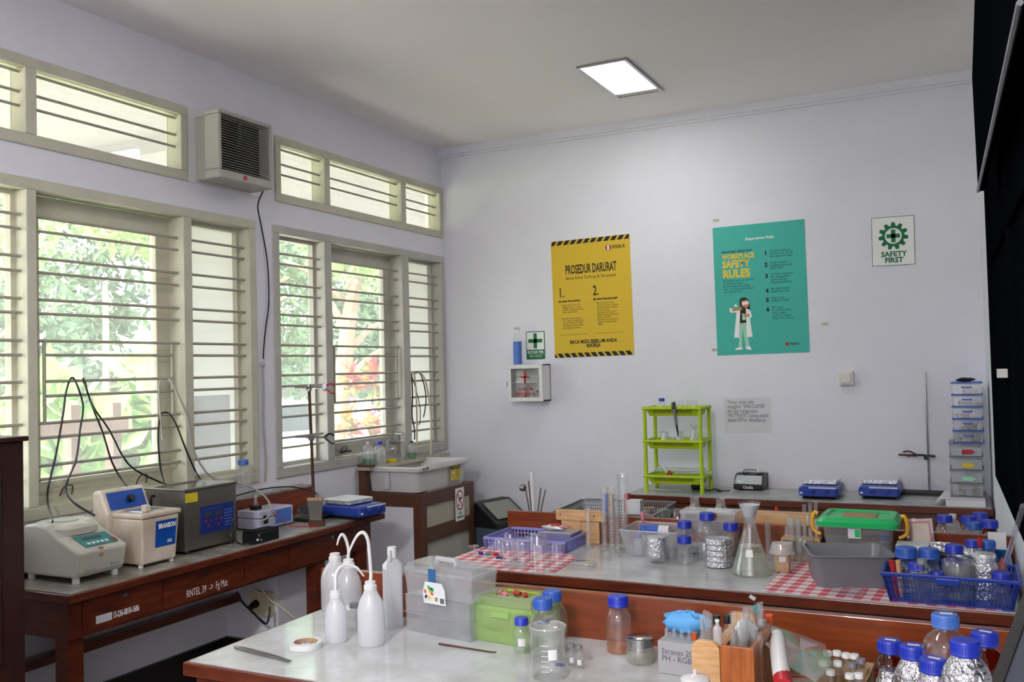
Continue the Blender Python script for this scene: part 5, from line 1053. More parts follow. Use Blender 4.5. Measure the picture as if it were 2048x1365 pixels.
# blue capped bottles at the rear right
for i,(px,wpx,yt,Y,wc,l,mt) in enumerate(((1889,36,1031,4.3,28,'blue-capped bottle behind the backboard, alone at the left of the rear group','glass'),(1937,36,1033,4.3,28,'blue-capped bottle behind the backboard, left of the rear foursome','glass'),(1960,36,1026,4.48,28,'blue-capped bottle farthest back in the rear group','glass'),(1947,34,1045,4.15,28,'blue-capped bottle in front of the rear foursome','glass'),(1979,34,1041,4.14,30,'blue-capped dark bottle nearest the right wall in the rear group','amber'))):
    p,R,H=onr(px,wpx,yt,Y); lab_bottle(l,(p.x,Y,T),R,H,S(wc/2,p),cap='blue' if i!=3 else 'mblue',glass=mt,liq=(.3,'water'))
p,R,H=onr(1905,24,1029,4.5); lab_bottle('clear plastic squeeze bottle with a pale cap behind the alone blue-capped bottle',(p.x,4.5,T),R*1.1,H,R*.6,cap='tissue',glass='pclear')
# ================================================================ MIDDLE BENCH
# cloths
def cloth(name,label,pts,rz,z=T,drop=None):
    P=[Zp(x,y,z) for x,y in pts]; c=sum(P,Vector())/len(P); Ri=Matrix.Rotation(-rz,3,'Z'); L=[Ri@(p-c) for p in P]; 
    vs=[(v.x,v.y,.0018) for v in L]; n=len(vs); vs+=[(v.x,v.y,.0002) for v in L]
    fs=[tuple(range(n)),tuple(range(n,2*n))[::-1]]+[(i,n+i,n+(i+1)%n,(i+1)%n) for i in range(n)]
    o=M().add(vs,fs).build(name,'ging',loc=(c.x,c.y,z),rot=(0,0,rz)); return tag(o,label,'cloth')
cloth('checked_cloth','red and white checked cloth under the lilac basket and upturned beakers',[(899,1119),(940,1131),(985,1140),(1040,1145),(1105,1148),(1130,1134),(1152,1118),(1140,1106),(1100,1085),(1000,1085),(966,1095)][::-1] if 0 else [(903,1119),(940,1131),(988,1141),(1050,1145),(1107,1147),(1130,1133),(1152,1117),(1134,1109),(1085,1096),(1010,1092),(968,1095)],.08)
cloth('checked_cloth','red and white checked cloth under the grey tray and blue basket',[(1523,1184),(1660,1196),(1790,1207),(1900,1216),(2005,1224),(2005,1160),(1905,1120),(1790,1120),(1620,1120),(1592,1118),(1558,1150)],-.06)
ZC=T+.002
# lilac basket
LF=Zp(970,1097,ZC);RF=Zp(1130,1108,ZC);RB=Zp(1186,1085,ZC)
ax=(RF-LF); L=ax.length; ang=math.atan2(ax.y,ax.x); ay=RB-RF; D_=.33
c=between(LF,RF)+Vector((-math.sin(ang),math.cos(ang),0))*D_/2
hgt=hz(LF,970,1074)-ZC
D_=min(D_,3.90-LF.y); c=between(LF,RF)+Vector((-math.sin(ang),math.cos(ang),0))*D_/2
lbk=basket('lilac_basket','low lilac slatted plastic basket on the checked cloth',tuple(c),ang,L,D_,hgt,'purple',.006,(22,14),2,.012,(0,.78),.006)
BKX,BKY=c.x,c.y
p=Zp(1150,1088,T); t=thing('purple_box','translucent lilac box at the back corner of the lilac basket','box',(c.x+L*.5-.09,c.y+D_*.5-.10,ZC+.005)); m=M(); open_box(m,.15,.12,.055,.002,.008); m.build('box_body','ppurple',t); M().box(-.078,-.063,.055,.078,.063,.061).build('lid','pmilk',t,bev=.002)
LXB=t.location
o=crumple(M(),(0,0,.01),.06,.035,.012,8,7,.15).build('foil_packet','foil',loc=(LXB.x-.03,LXB.y,LXB.z+.0615)); tag(o,'shiny packet with red print lying on the translucent lilac box','packet'); M().box(-.01,-.02,.018,.03,.022,.024).build('red_print','inkr',o,bev=.003); M().box(.03,-.02,.012,.075,.02,.018).build('pink_bag','pink',o,bev=.003)
o=lab_bottle('tiny white-capped vial inside the lilac basket',(c.x+.02,c.y+.08,ZC+.005),.011,.045,.010,cap='white',name='vial')
beaker('small clear beaker lying behind the upturned beakers inside the lilac basket',(c.x-.12,c.y-.02,ZC+.005),.035,.045,True,patch=False)
t=thing('glass_dish','rectangular clear glass dish inside the lilac basket','dish',(c.x+.0,c.y-.03,ZC+.005)); m=M(); open_box(m,.12,.09,.03,.003,.004); m.build('glass_body','gl2',t)
# pale wooden rack leaning at the backboard
a=Yp(1113,1030,3.88); b=Yp(1207,1040,3.88); 
t=thing('wooden_rack','pale wooden test tube rack leaning against the backboard','rack',(a.x,3.872,T)); L=b.x-a.x; h=hz((a.x,3.88),1113,1020)-T
M().box(0,0,h-.045,L,.03,h).build('top_plank','pine',t,bev=.002); M().box(L*.10,.006,.045,L*.52,.024,h-.045).build('left_board','pine',t,bev=.002); M().box(L*.5,.010,.0,L*.9,.028,h-.045).build('right_board','pine',t,bev=.002)
for x in (L*.1,L*.82): M().cyl((x,-.001,h-.02),(x,.004,h-.02),.004).build('nail','rust',t)
# upturned beakers on the cloth
UB=[(1017,1131,30,1083,'upturned beaker on the checked cloth, front left'),(1047,1134,30,1083,'upturned beaker on the checked cloth, second from the front left'),(1077,1118,36,1069,'tallest upturned beaker at the back of the cloth'),(1083,1146,36,1088,'wide upturned beaker at the front middle of the cloth'),(1115,1131,26,1090,'upturned beaker at the right end of the cloth'),(1000,1111,26,1080,'upturned beaker behind the coloured caps'),(1032,1116,24,1082,'upturned beaker behind the front left pair')]
for px,yb,wp,yt,l in UB:
    p,R,H=put(px,yb,wp,yt,ZC); beaker(l,tuple(p),R,H,True,patch=False,group=None)
p,R,H=put(948,1115,19,1093,ZC); beaker('small upright beaker at the left end of the checked cloth',tuple(p),R,H,patch=False)
p,R,H=put(984,1112,13,1093,ZC); beaker('small upright vial glass beside the red caps',tuple(p),R,H,patch=False)
for px,py,mt,l in ((962,1111,'blue','dark blue screw cap on the checked cloth'),(976,1113,'teal','turquoise screw cap on the checked cloth'),(985,1111,'pink','pink cap between the turquoise and red ones'),(993,1113,'red','red screw cap on the checked cloth')):
    p,R,H=put(px,py,9,py-9,ZC); tag(M().lathe([(0,0),(R,0),(R,H*.6),(R*.85,H*.62),(0,H*.62)],20).build('loose_bottle_top',mt,smooth=True,loc=tuple(p)),l,'cap')
p=Zp(996,1121,ZC); t=thing('eraser','blue and white eraser lying on the checked cloth','eraser',tuple(p),rz=.1); M().box(-.022,-.008,0,.022,.010,.006).build('white_end','white',t); M().box(-.006,-.0085,.006,.022,.0105,.014).build('blue_sleeve','sbluep',t)
p,R,H=put(1168,1141,45,1124); petri('clear petri dish alone on the bench right of the checked cloth',tuple(p),R,.02)
p,R,H=put(1032,1139,42,1121,ZC); petri('clear petri dish in front of the upturned beakers',tuple(p),R,.014)
# measuring cylinders
for px,yb,wb,wf,yt,l,lq in ((1177,1100,10,24,1019,'slim measuring cylinder standing apart at the left',None),(1210,1103,13,28,978,'measuring cylinder with a wide foot, left of the cluster',None),(1225,1108,14,24,974,'measuring cylinder behind the front one in the cluster',None),(1236,1114,8,22,988,'thin measuring cylinder at the front of the cluster',None),(1248,1106,20,28,948,'tallest measuring cylinder in the cluster',(.1,'wgreen'))):
    p,R,H=put(px,yb,wf,yt); cylinder(l,tuple(p),S(wb/2,p),H,lq)
# clear tub
a=Zp(1258,1114,T);b=Zp(1338,1120,T); w=b.x-a.x+.02; d=.2
t=thing('plastic_tub','open clear plastic tub with bottles and markers, right of the measuring cylinders','tub',((a.x+b.x)/2,a.y+d/2-.0,T)); h=hz(a,1250,1061)-T; m=M(); open_box(m,w+.05,d+.03,h,.002,.025); m.build('tub_body','pclear',t); m=M(); W2=w+.05;D2=d+.03
m.tube([(-W2/2,-D2/2,h),(W2/2,-D2/2,h),(W2/2,D2/2,h),(-W2/2,D2/2,h),(-W2/2,-D2/2,h)],.003,5,sm=False).build('rim','pmilk',t)
TX,TY=t.location.x,t.location.y
lab_bottle('white bottle with a blue cap inside the clear tub',(TX-.06,TY-.055,T+.004),.018,.085,.017,glass='pmilk'); 
t=thing('marker_box','blue and white roll lying across the clear tub','roll',(TX-.03,TY+.05,T+h*.8)); M().cyl((-.05,0,0),(.03,0,0),.022,seg=18).build('blue_part','mblue',t,smooth=True); M().cyl((.03,0,0),(.075,0,0),.022,seg=18).build('white_part','white',t,smooth=True)
t=thing('dropper','glass dropper with a pink teat standing in the clear tub','dropper',(TX-.062,TY+.02,T+.01)); M().cyl((0,0,0),(0,0,h+.0),.003,seg=8).build('glass_stem','gl2',t,smooth=True); M().lathe([(.004,h),(.008,h+.01),(.010,h+.035),(.006,h+.05),(0,h+.052)],14).build('rubber_teat','pink',t,smooth=True)
for i,(x,y,mt_) in enumerate(((.0,-.05,'pblue'),(.045,-.05,'tissue'))): tag(M().box(x-.018,y-.015,0,x+.02,y+.015,.04+.01*i).build('small_pack',mt_,loc=(TX,TY,T+.003),bev=.003),['blue film pack inside the clear tub','white tissue pack inside the clear tub'][i],'pack')
# foil-covered beaker
p,R,H=put(1314,1130,36,1074); t=beaker('clear beaker with a crumpled foil cover in front of the clear tub',tuple(p),R*.95,H*.98); M().lathe([(R*1.02,H*.22),(R*1.06,H*.4),(R*1.04,H*.6),(R*1.10,H*.74),(R*1.05,H*.84),(R*1.03,H*.97),(R*.98,H),(0,H*1.005)],30,wob=.05).build('foil_cover','foils',t,smooth=True)
# bottles
for px,yb,wb,yt,wc,l,lq in ((1370,1131,34,1073,27,'short blue-capped bottle with clear liquid, in front of its pair',(.5,'water')),(1371,1118,34,1043,27,'blue-capped bottle standing behind the short one',(.3,'water')),(1417,1124,46,1026,29,'largest blue-capped clear bottle behind the foil-wrapped dishes',(.2,'water')),(1463,1117,36,1046,29,'blue-capped clear bottle between the large bottle and the conical flask',(.3,'water'))):
    p,R,H,Rc=putb(px,yb,wb,yt,wc); lab_bottle(l,tuple(p),R,H,Rc,liq=lq,sticker=(px==1417))
p0,R,H=put(1438,1139,54,1077); hh=H/5
for i in range(5):
    o=M().lathe([(0,0),(R*.93,0),(R*1.0,hh*.15),(R*.97,hh*.75),(R*.9,hh*.97),(0,hh*.97)],40,wob=.02).build('foil_wrapped_dish','foils',loc=(p0.x+random.uniform(-.003,.003),p0.y,T+.0005+i*hh*1.005))
    tag(o,['foil-wrapped dish at the bottom of the stack of five','foil-wrapped dish second from the bottom of the stack','foil-wrapped dish in the middle of the stack of five','foil-wrapped dish second from the top of the stack','foil-wrapped dish on top of the stack of five'][i],'petri dish','foil-wrapped dishes')
# conical flask with funnel
p,R,H=put(1503,1158,77,1034); t=thing('conical_flask','large conical flask half full of pale liquid with a funnel in its neck','flask',tuple(p))
rn=S(12,p); 
M().lathe([(0,.001),(R*.93,0),(R,R*.12),(R*.97,R*.25),(rn*1.1,H*.78),(rn,H*.84),(rn,H*.98),(rn*1.2,H)],36).build('glass_body','gl2',t,smooth=True)
rl=lambda z: R*.97+(rn*1.1-R*.97)*(z-R*.25)/(H*.78-R*.25)
zl=H*.5; M().lathe([(0,.004),(R*.9,.004),(R*.96,R*.13),(R*.93,R*.26),(rl(zl)*.96,zl),(0,zl)],32).build('liquid','wgreen',t,smooth=True)
a0=math.atan2(-p.y,-p.x)-.1; n=5; vs=[]
for k in range(n):
    a=a0+(k/(n-1)-.5)*.5
    for z in (H*.34,H*.46): vs.append(((rl(z)+.001)*math.cos(a),(rl(z)+.001)*math.sin(a),z))
M().add(vs,[(2*k,2*k+2,2*k+3,2*k+1) for k in range(n-1)]).build('white_marking_patch','inkw',t)
f=thing('funnel','milky funnel lined with filter paper standing in the conical flask neck','funnel',(p.x,p.y,p.z)); ht=hz(p,1501,1007)-T; fr_=S(22,p)
M().lathe([(.004,H*.55),(.005,H*.84),(rn*.5,H*.9),(rn*.95,H*.985),(fr_,ht),(fr_*1.03,ht+.002)],28).build('cone','pclear',f,smooth=True); M().lathe([(.003,H*.9),(rn*.85,H*.99),(fr_*.9,ht-.006)],24).build('filter_paper','tissue',f,smooth=True)
# wrapped jar with wooden sticks
p,R,H=put(1566,1149,42,1087); t=thing('covered_beaker','beaker of light brown contents under a draped film cover','beaker',tuple(p)); 
M().lathe([(0,0),(R*.95,0),(R,.004),(R,H*.97)],28).build('glass_body','gl2',t,smooth=True); M().box(-R*.6,-R*.5,.004,R*.65,R*.5,H*.93).build('wooden_blocks','pine',t); 
m=M().lathe([(0,H),(R*.98,H),(R*1.06,H*.9),(R*1.16,H*.78),(R*1.3,H*.66)],22,wob=.06); m.build('film_cover','pmilk',t,smooth=True); q=Vector((-p.x,-p.y,0)).normalized()
M().obox(q*R*1.02+Vector((0,0,H*.5)),(.001,.024,.02),Matrix.Rotation(math.atan2(q.y,q.x),3,'Z')).build('label_sticker','paper',t)
# bunches of test tubes in a wooden rack behind
a=Zp(1556,1126,T); t=thing('tube_rack','pale wooden rack full of upturned test tubes behind the covered beaker','rack',(a.x,a.y+.08,T)); TBX,TBY=a.x,a.y+.08
M().box(0,0,0,.15,.16,.012).build('lower_board','pine',t); M().box(0,0,.075,.15,.16,.083).build('upper_board','pine',t); M().box(0,0,.012,.006,.16,.075).box(.144,0,.012,.15,.16,.075).build('side_boards','pine',t)
for i in range(6):
    for j in range(3):
        hh2=.115+.012*((i*7+j*3)%4); tubeglass('clear upturned test tube packed in the pale rack behind the covered beaker',(TBX+.018+.023*i,TBY+.03+.045*j,T+.0125),.0085,hh2,closed=True,group='upturned test tubes in the pale rack')
p=Zp(1552,1112,T); 
for px,ytop,l in ((1552,1044,'tall slim measuring tube at the left of the tube rack'),(1600,1040,'tall slim tube behind the tube rack, left of its neighbour'),(1614,1036,'tall slim tube behind the tube rack, right of its neighbour')):
    p,R,H=put(px,1107,10,ytop); tubeglass(l,(p.x,3.80,T),.012,hz((p.x,3.80),px,ytop)-T)
p,R,H=put(1612,1130,38,1074); t=thing('round_flask','upturned round-bottomed glass jar between the tube rack and grey tray','flask',(p.x+.0,p.y,T)); M().lathe([(R*.6,0),(R*.62,H*.35),(R*.95,H*.5),(R,H*.72),(R*.85,H*.92),(R*.5,H),(0,H*1.01)],28).build('glass_body','gl2',t,smooth=True)
t2_=thing('metal_dish','round dark metal mesh dish behind the upturned round jar','dish',(p.x+.10,p.y+.14,T)); M().lathe([(0,0),(.05,0),(.055,.10),(.06,.105)],26).build('dish_body','steel',t2_,smooth=True)
# clear box with things on it
a=Yp(1361,1060,3.80);b=Yp(1470,1060,3.80); h=hz((a.x,3.80),1361,1022)-T; w=b.x-a.x; d=.112
t=thing('storage_box','large clear plastic box in front of the backboard, behind the bottles','box',((a.x+b.x)/2,3.80+d/2,T)); m=M(); open_box(m,w,d,h-.012,.002,.01); m.build('box_body','pclear',t); M().box(-w/2-.003,-d/2-.003,h-.012,w/2+.003,d/2+.003,h).build('lid','pmilk',t,bev=.002)
M().box(-.005,-d/2-.006,h-.025,.04,-d/2-.003,h-.005).build('red_clip','red',t); cx0,cy0=(a.x+b.x)/2,3.80+d/2; q=M(); rn=random.Random(3)
tag(M().box(-w*.42,-d*.4,0,w*.42,d*.38,.05).build('folded_towel','tissue',loc=(cx0,cy0,T+.003),bev=.01),'folded pale towel inside the large clear box','towel'); tag(M().box(-w*.42,-d*.41,0,w*.42,d*.38,.012).build('red_folder','inkr',loc=(cx0,cy0,T+.0535)),'thin red strip lying on the towel inside the large clear box','folder')
for px,yt,l in ((1399,990,'upturned small glass jar on the lid of the large clear box, left one'),(1454,991,'upturned small glass jar on the lid of the large clear box, right one on tissue')):
    p=Zp(px,1013,T+h); R=S(9,p); t=thing('glass_jar',l,'jar',(p.x,min(p.y,3.87),T+h+(.003 if px>1420 else 0)));H=hz(p,px,yt)-T-h; M().lathe([(R*1.25,0),(R*1.2,H*.15),(R*.95,H*.3),(R*.95,H*.9),(R*1.1,H)],20).build('glass_body','gl2',t,smooth=True)
p=Zp(1452,1014,T+h); tag(M().box(-.05,-.03,0,.06,.03,.0025).build('tissue_sheet','tissue',loc=(p.x,3.85,T+h)),'white tissue on the lid of the large clear box','tissue')
# green-lidded tote
a=Zp(1646,1120,T); yF=3.65; a=Yp(1641,1060,yF);b=Yp(1788,1070,yF); w=b.x-a.x; d=.22; zl=hz((a.x,yF),1700,1052)-T; zt=hz((a.x,yF),1700,1040)-T
t=thing('storage_tote','clear plastic tote with a bright green lid and yellow clips','tote',((a.x+b.x)/2,yF+d/2,T)); TTX,TTY=(a.x+b.x)/2,yF+d/2
m=M(); rtub(m,[(w-.04,d-.04,.03,0),(w-.01,d-.01,.03,zl)],4); m.fm=m.fm; bt=m.build('tote_body','pclear',t,smooth=True)
m=M(); rtub(m,[(w+.03,d+.03,.03,zl-.004),(w+.035,d+.035,.03,zl+.014),(w+.0,d+.0,.03,zl+.03),(w-.03,d-.03,.025,zl+.03),(w-.04,d-.04,.02,zl+.024)]); m.build('lid','greenlid',t,smooth=True)
M().box(-w*.22,-.05,zl+.024,w*.25,.05,zl+.027).build('lid_sticker','card',t)
for s in (-1,1):
    x=s*(w/2+.02); M().tube([(x-s*.0,-.03,zl+.03),(x+s*.012,-.03,zl+.032),(x+s*.02,-.03,zl+.005),(x+s*.018,-.03,zl-.03),(x+s*.0,-.03,zl-.045),(x-s*.01,-.03,zl-.047)],.007,8).build('side_clip','yellow',t,smooth=True)
M().box(w*-.12,-d/2-.001,zl-.045,w*-.12+.045,-d/2+.001,zl-.008).build('label_sticker','paper',t); M().box(w*-.12+.024,-d/2-.0016,zl-.04,w*-.12+.043,-d/2-.001,zl-.012).build('label_green_field','greenlid',t)
for i,(x,y,s,l) in enumerate(((-.1,-.05,.05,'white paper bundle at the left inside the green-lidded tote'),(.0,-.05,.055,'white paper bundle in the middle inside the green-lidded tote'),(.09,-.05,.045,'grey paper bundle at the right inside the green-lidded tote'))):
    m=M(); m.lathe([(0,0),(s,0),(s*.8,s*.5),(s*.15,s*1.1),(0,s*1.15)],7,wob=.15); tag(m.build('paper_bundle','tissue',loc=(TTX+x,TTY+y,T+.003)),l,'paper bundle')
lab_bottle('blue-capped bottle inside the green-lidded tote',(TTX+.08,TTY+.05,T+.003),.024,.12,.02)
# grey tray in front
a=Zp(1622,1172,ZC);b=Zp(1762,1174,ZC); w=(b-a).length; h=hz(a,1612,1107)-ZC; d=.2
t=thing('grey_tub','grey plastic tub in front of the green-lidded tote','tub',((a.x+b.x)/2,a.y+d/2+.005,ZC),rz=math.atan2(b.y-a.y,b.x-a.x)); GX,GY=t.location.x,t.location.y
m=M(); R_=[(w-.0,d,.025,0),(w+.04,d+.04,.03,h-.004),(w+.055,d+.055,.035,h-.004),(w+.055,d+.055,.035,h),(w+.035,d+.035,.03,h),(w+.0,d-.01,.025,.006)]
rtub(m,R_); m.build('tub_body','grey',t,smooth=True,bev=0)
p=(GX+.03,GY-.02,ZC+.007); beaker('small clear vial glass standing in the grey tub',p,.016,.085,patch=False); petri('clear petri dish lying in the grey tub',(GX-.07,GY,ZC+.007),.045,.03)
p,R,H=put(1697,1197,64,1180,ZC); t=thing('watch_glass','clear watch glass lying on the checked cloth in front of the grey tub','watch glass',tuple(p)); M().lathe([(0,.001),(R*.5,.002),(R,.009),(R*1.0,.010)],40).build('glass_body','gl2',t,smooth=True); M().tube([(R*math.cos(a),R*math.sin(a),.0095) for a in [2*PI*i/32 for i in range(33)]],.0009,5,sm=False).build('rim','gl2',t)
# teal basket behind
yB=3.60; a=Yp(1787,1095,yB); xR=RWX(3.5)-.035
t=basket('teal_basket','turquoise plastic basket behind the dark blue one',((a.x+xR)/2,yB+.12,T),0,xR-a.x,.26,.085,'pblue',.008,(20,10),2,.01,(0,.6),.005); BX1=(a.x+xR)/2
for px,Y,R,H,l in ((1830,3.62,.05,.10,'translucent covered jar at the left of the turquoise basket'),):
    pass
def onm(px,Y,ytop): p=Yp(px,1100,Y); return (p.x,Y,T+.0045),hz((p.x,Y),px,ytop)-T-.0045
t_,H=onm(1826,3.66,1088); t=thing('glass_block','clear square glass jar with a greyish lid in the turquoise basket','jar',t_); M().box(-.05,-.04,0,.05,.04,H*.85).build('glass_body','pclear',t,bev=.004); M().box(-.055,-.045,H*.85,.055,.045,H).build('lid','tissue',t,bev=.003)
t_,H=onm(1845,3.78,1036); t=thing('plastic_case','clear flat case with a pink frame leaning in the turquoise basket','case',(t_[0],3.80,t_[2]),rot=(-.12,-.08,0)); M().box(-.045,-.006,0,.05,.006,H*.95).build('case_body','pclear',t,bev=.002); M().box(-.035,-.008,H*.45,.04,-.006,H*.9).build('pink_card','pink',t); M().box(-.03,-.0088,H*.5,.035,-.008,H*.86).build('card_field','cream',t)
t_,H=onm(1828,3.84,1030); 
t_,H=onm(1895,3.70,1080); o=crumple(M(),(0,0,.05),.11,.045,.022,9,8,.25).build('foil_sheet','foil',loc=(t_[0]+.01,3.70,t_[2]+.045),rot=(0,.12,0)); tag(o,'crumpled foil sheet lying over the turquoise basket','foil')
for i,(px,Y,yt,wc,l) in enumerate(((1945,3.68,1081,26,'dark blue cap bottle in the turquoise basket left of the red teat'),(1975,3.70,1082,30,'mid blue cap bottle in the turquoise basket right of the red teat'))):
    t_,H=onm(px,Y,yt); lab_bottle(l,t_,S(wc/2+2,t_),H,S(wc/2,t_),cap=['blue','mblue'][i])
t_,H=onm(1960,3.62,1075); t=thing('dropper','dropper with a bright red teat in the turquoise basket','dropper',t_); M().cyl((0,0,0),(0,0,H-.03),.004,seg=8).build('glass_stem','gl2',t,smooth=True); M().lathe([(.005,H-.035),(.008,H-.025),(.0085,H-.008),(0,H)],14).build('rubber_teat','red',t,smooth=True)
t_,H=onm(1985,3.86,1070); tag(M().box(-.02,-.01,0,.04,.01,.14).build('white_carton','paper',loc=(RWX(3.86)-.07,3.86,T+.0045)),'white carton leaning at the right wall in the turquoise basket','carton')
# dark blue basket
a=Zp(1790,1207,T);b=Zp(2034,1230,T); rz=math.atan2(b.y-a.y,b.x-a.x)*.5; w=(b-a).length+.0; h=hz(a,1775,1146)-T; d=.23
w=min(w,.40); CX=(a.x+b.x)/2-.012; CY=3.268+d/2
t=basket('blue_basket','dark blue slatted plastic basket full of bottles at the front right',(CX,CY,ZC),0,w+.045,d+.02,h,'bblue',.022,(34,18),4,.012,(0,1),.003); 
M().box(-.04,-d/2-.018,h-.03,.03,-d/2-.012,h-.008).build('handle_tab','bblue',t,bev=.003)
def onb(px,Y,ytop): p=Yp(px,1120,Y); z=ZC+.0045; return (p.x,Y,z),hz((p.x,Y),px,ytop)-z
BL=[(1813,3.42,1095,40,'mblue','faded blue-capped bottle leaning at the left back of the blue basket'),(1858,3.44,1098,38,'mblue','blue-capped bottle second from the left at the back of the blue basket'),(1909,3.46,1090,33,'blue','tallest blue-capped bottle in the middle of the blue basket'),(1832,3.32,1126,30,'blue','bright blue cap bottle low at the front left of the blue basket'),(2001,3.33,1145,34,'blue','blue-capped bottle at the front right of the blue basket'),(1873,3.33,1144,26,'blue','small blue-capped bottle at the front middle of the blue basket')]
for px,Y,yt,wc,mt,l in BL:
    t_,H=onb(px,Y,yt); lab_bottle(l,t_,S(wc/2+1,t_),H,S(wc/2,t_),cap=mt,glass='glass',liq=(.4,'water'))
t_,H=onb(1844,3.30,1119); lab_bottle('small grey-capped jar at the front of the blue basket',t_,.017,H,.016,cap='grey',glass='glass')
t_,H=onb(1917,3.37,1121); t=thing('wrapped_dish','round dish wrapped in grey film in the middle of the blue basket','dish',t_); M().lathe([(0,0),(.048,0),(.052,H*.5),(.05,H*.95),(.046,H),(0,H*1.01)],26,wob=.02).build('film_wrap','pbag',t,smooth=True); M().lathe([(0,.003),(.042,.003),(.044,H*.9),(0,H*.9)],22).build('dish_body','greyt',t,smooth=True)
t_,H=onb(1968,3.40,1107); lab_bottle('foil-wrapped round jar beside the red bulb in the blue basket',t_,.04,H,.034,cap='foil',glass='glass',foil=True,hc=.015)
t_,H=onb(1993,3.46,1079); t=thing('pipette_bulb','large dark red rubber pipette bulb in the blue basket','rubber bulb',(t_[0]-.0,3.48,t_[2]+.055),rot=(0,.35,0)); M().lathe([(0,-.03),(.025,-.022),(.036,.005),(.026,.032),(.012,.042),(.008,.05),(.009,.065),(0,.067)],22).build('bulb','rubred',t,smooth=True); M().cyl((0,0,-.11 if 0 else -.055),(0,0,-.03),.008).build('stem','rubred',t,smooth=True)
q0=Vector(onb(2000,3.46,1110)[0])+Vector((0,0,.06)); q1=Yp(2046,1012,3.0)
o=M().tube([q0,(q0+q1)/2+Vector((0,0,-.005)),q1],.008).build('glass_tubing','pclear',smooth=True); tag(o,'long pale tube slanting out of the blue basket at the right edge','tube')
for i,(px,c1,l) in enumerate(((1787,'red','red handle standing at the left end of the blue basket'),(1797,'pine','wooden handle standing beside the red one in the blue basket'))):
    t_,H=onb(px+4,3.33,1122); tag(M().cyl((0,0,0),(-.012+.004*i,0,H),.007,.009,10).build('hand_tool',c1,smooth=True,loc=t_),l,'tool')
# ================================================================ NEAR BENCH
def wash(label,p,R,H,Rc,liq,tubepts=None,mt='ldpe',lab=False,name='wash_bottle'):
    """round-shouldered squeeze bottle; H to the top of its cap; tube points given as (x,row,depth plane offset)"""
    t=thing(name,label,'bottle',p); hc=H*.14; Hn=H-hc*.6
    M().lathe([(0,.002),(R*.92,0),(R,.01),(R,Hn*.58),(R*.96,Hn*.66),(R*.82,Hn*.77),(R*.58,Hn*.87),(Rc*1.1,Hn*.93),(Rc*.85,Hn*.95),(Rc*.85,Hn)],28).build('bottle_body',mt,t,smooth=True)
    m=M(); m.lathe([(Rc*.95,H-hc),(Rc*1.08,H-hc),(Rc*1.08,H-hc*.45),(Rc*.95,H-hc*.38),(Rc*.95,H-hc*.05),(Rc*.8,H),(0,H)],20)
    for i in range(20):
        a=2*PI*i/20; m.obox((Rc*1.08*math.cos(a),Rc*1.08*math.sin(a),H-hc*.72),(Rc*.08,Rc*.12,hc*.45),Matrix.Rotation(a,3,'Z'))
    m.build('screw_cap','white',t,smooth=True)
    if liq: M().lathe([(0,.004),(R*.9,.004),(R*.95,.012),(R*.95,Hn*liq),(0,Hn*liq)],24).build('liquid','water',t,smooth=True)
    if tubepts:
        pts=[]
        for x,y,off in tubepts:
            q=ray(x,y); dh=Vector((q.x,q.y)).length; r=(Vector((p[0],p[1])).length+off)/dh; g=EYEP+q*r; pts.append(g-Vector(p))
        pts=[Vector((0,0,H-.004))]+pts
        M().tube(pts,lambda u:.0052*(1-.55*max(0,(u-.55)/.45)),9).build('spout_tube','white',t,smooth=True)
    if lab:
        a0=math.atan2(-p[1],-p[0]); vs=[]
        for k in range(6):
            a=a0+(k/5-.5)*.75
            for z in (H*.20,H*.28): vs.append((R*1.01*math.cos(a),R*1.01*math.sin(a),z))
        M().add(vs,[(2*k,2*k+2,2*k+3,2*k+1) for k in range(5)]).build('tape_label','paper',t)
    return t
p,R,H,Rc=putb(672,1228,58,1107,22); wash('white squeeze bottle at the back left without a spout tube',tuple(p),R,H,Rc,.5,lab=False)
p,R,H,Rc=putb(699,1246,52,1119,22); wash('part-filled wash bottle in the middle with a white tape label and bent spout',tuple(p),R,H,Rc,.6,[(697,1100,-.0),(691,1078,0),(684,1070,-.005),(678,1078,-.01),(674,1092,-.015)],lab=True,mt='pmilk')
p,R,H,Rc=putb(673,1289,44,1182,22); wash('smallest white wash bottle, in front at the left',tuple(p),R,H,Rc,.0,[(671,1170,0),(672,1150,.01),(680,1137,.02),(695,1131,.03),(712,1136,.03),(721,1145,.03),(728,1154,.03)])
p,R,H,Rc=putb(743,1297,54,1163,23); wash('largest white wash bottle in front with a tall arched spout',tuple(p),R,H,Rc,.0,[(742,1150,0),(739,1110,0),(736,1082,0),(729,1068,0),(721,1067,0),(712,1076,0),(702,1096,0),(694,1117,0)])
p,R,H,Rc=putb(709,1264,22,1207,20); lab_bottle('small clear jar with a grey cap between the wash bottles',tuple(p),R,H,Rc*.9,cap='grey',glass='glass',name='glass_jar')
# square white dispensing bottle
a=Zp(787,1254,T); t=thing('square_bottle','tall square white bottle with a ribbed cap beside the wash bottles','bottle',tuple(a),rz=-.45); w=S(28,a); H=hz(a,787,1116)-T
m=M(); rtub(m,[(w,w*1.25,.012,0),(w*1.02,w*1.28,.012,.01),(w*1.02,w*1.28,.012,H*.9),(w*.5,w*.6,.012,H)],4); m.build('bottle_body','ldpe',t,smooth=True)
M().cyl((0,0,H),(0,0,H+.033),.015,.0145,18).build('cap','white',t,smooth=True); M().box(.006,-.022,H-.01,.018,-.012,H+.028).build('spout_tip','white',t,bev=.003); M().box(-w*.3,-w*.645,.01,w*.4,-w*.64,H*.85).build('level_strip','pmilk',t)
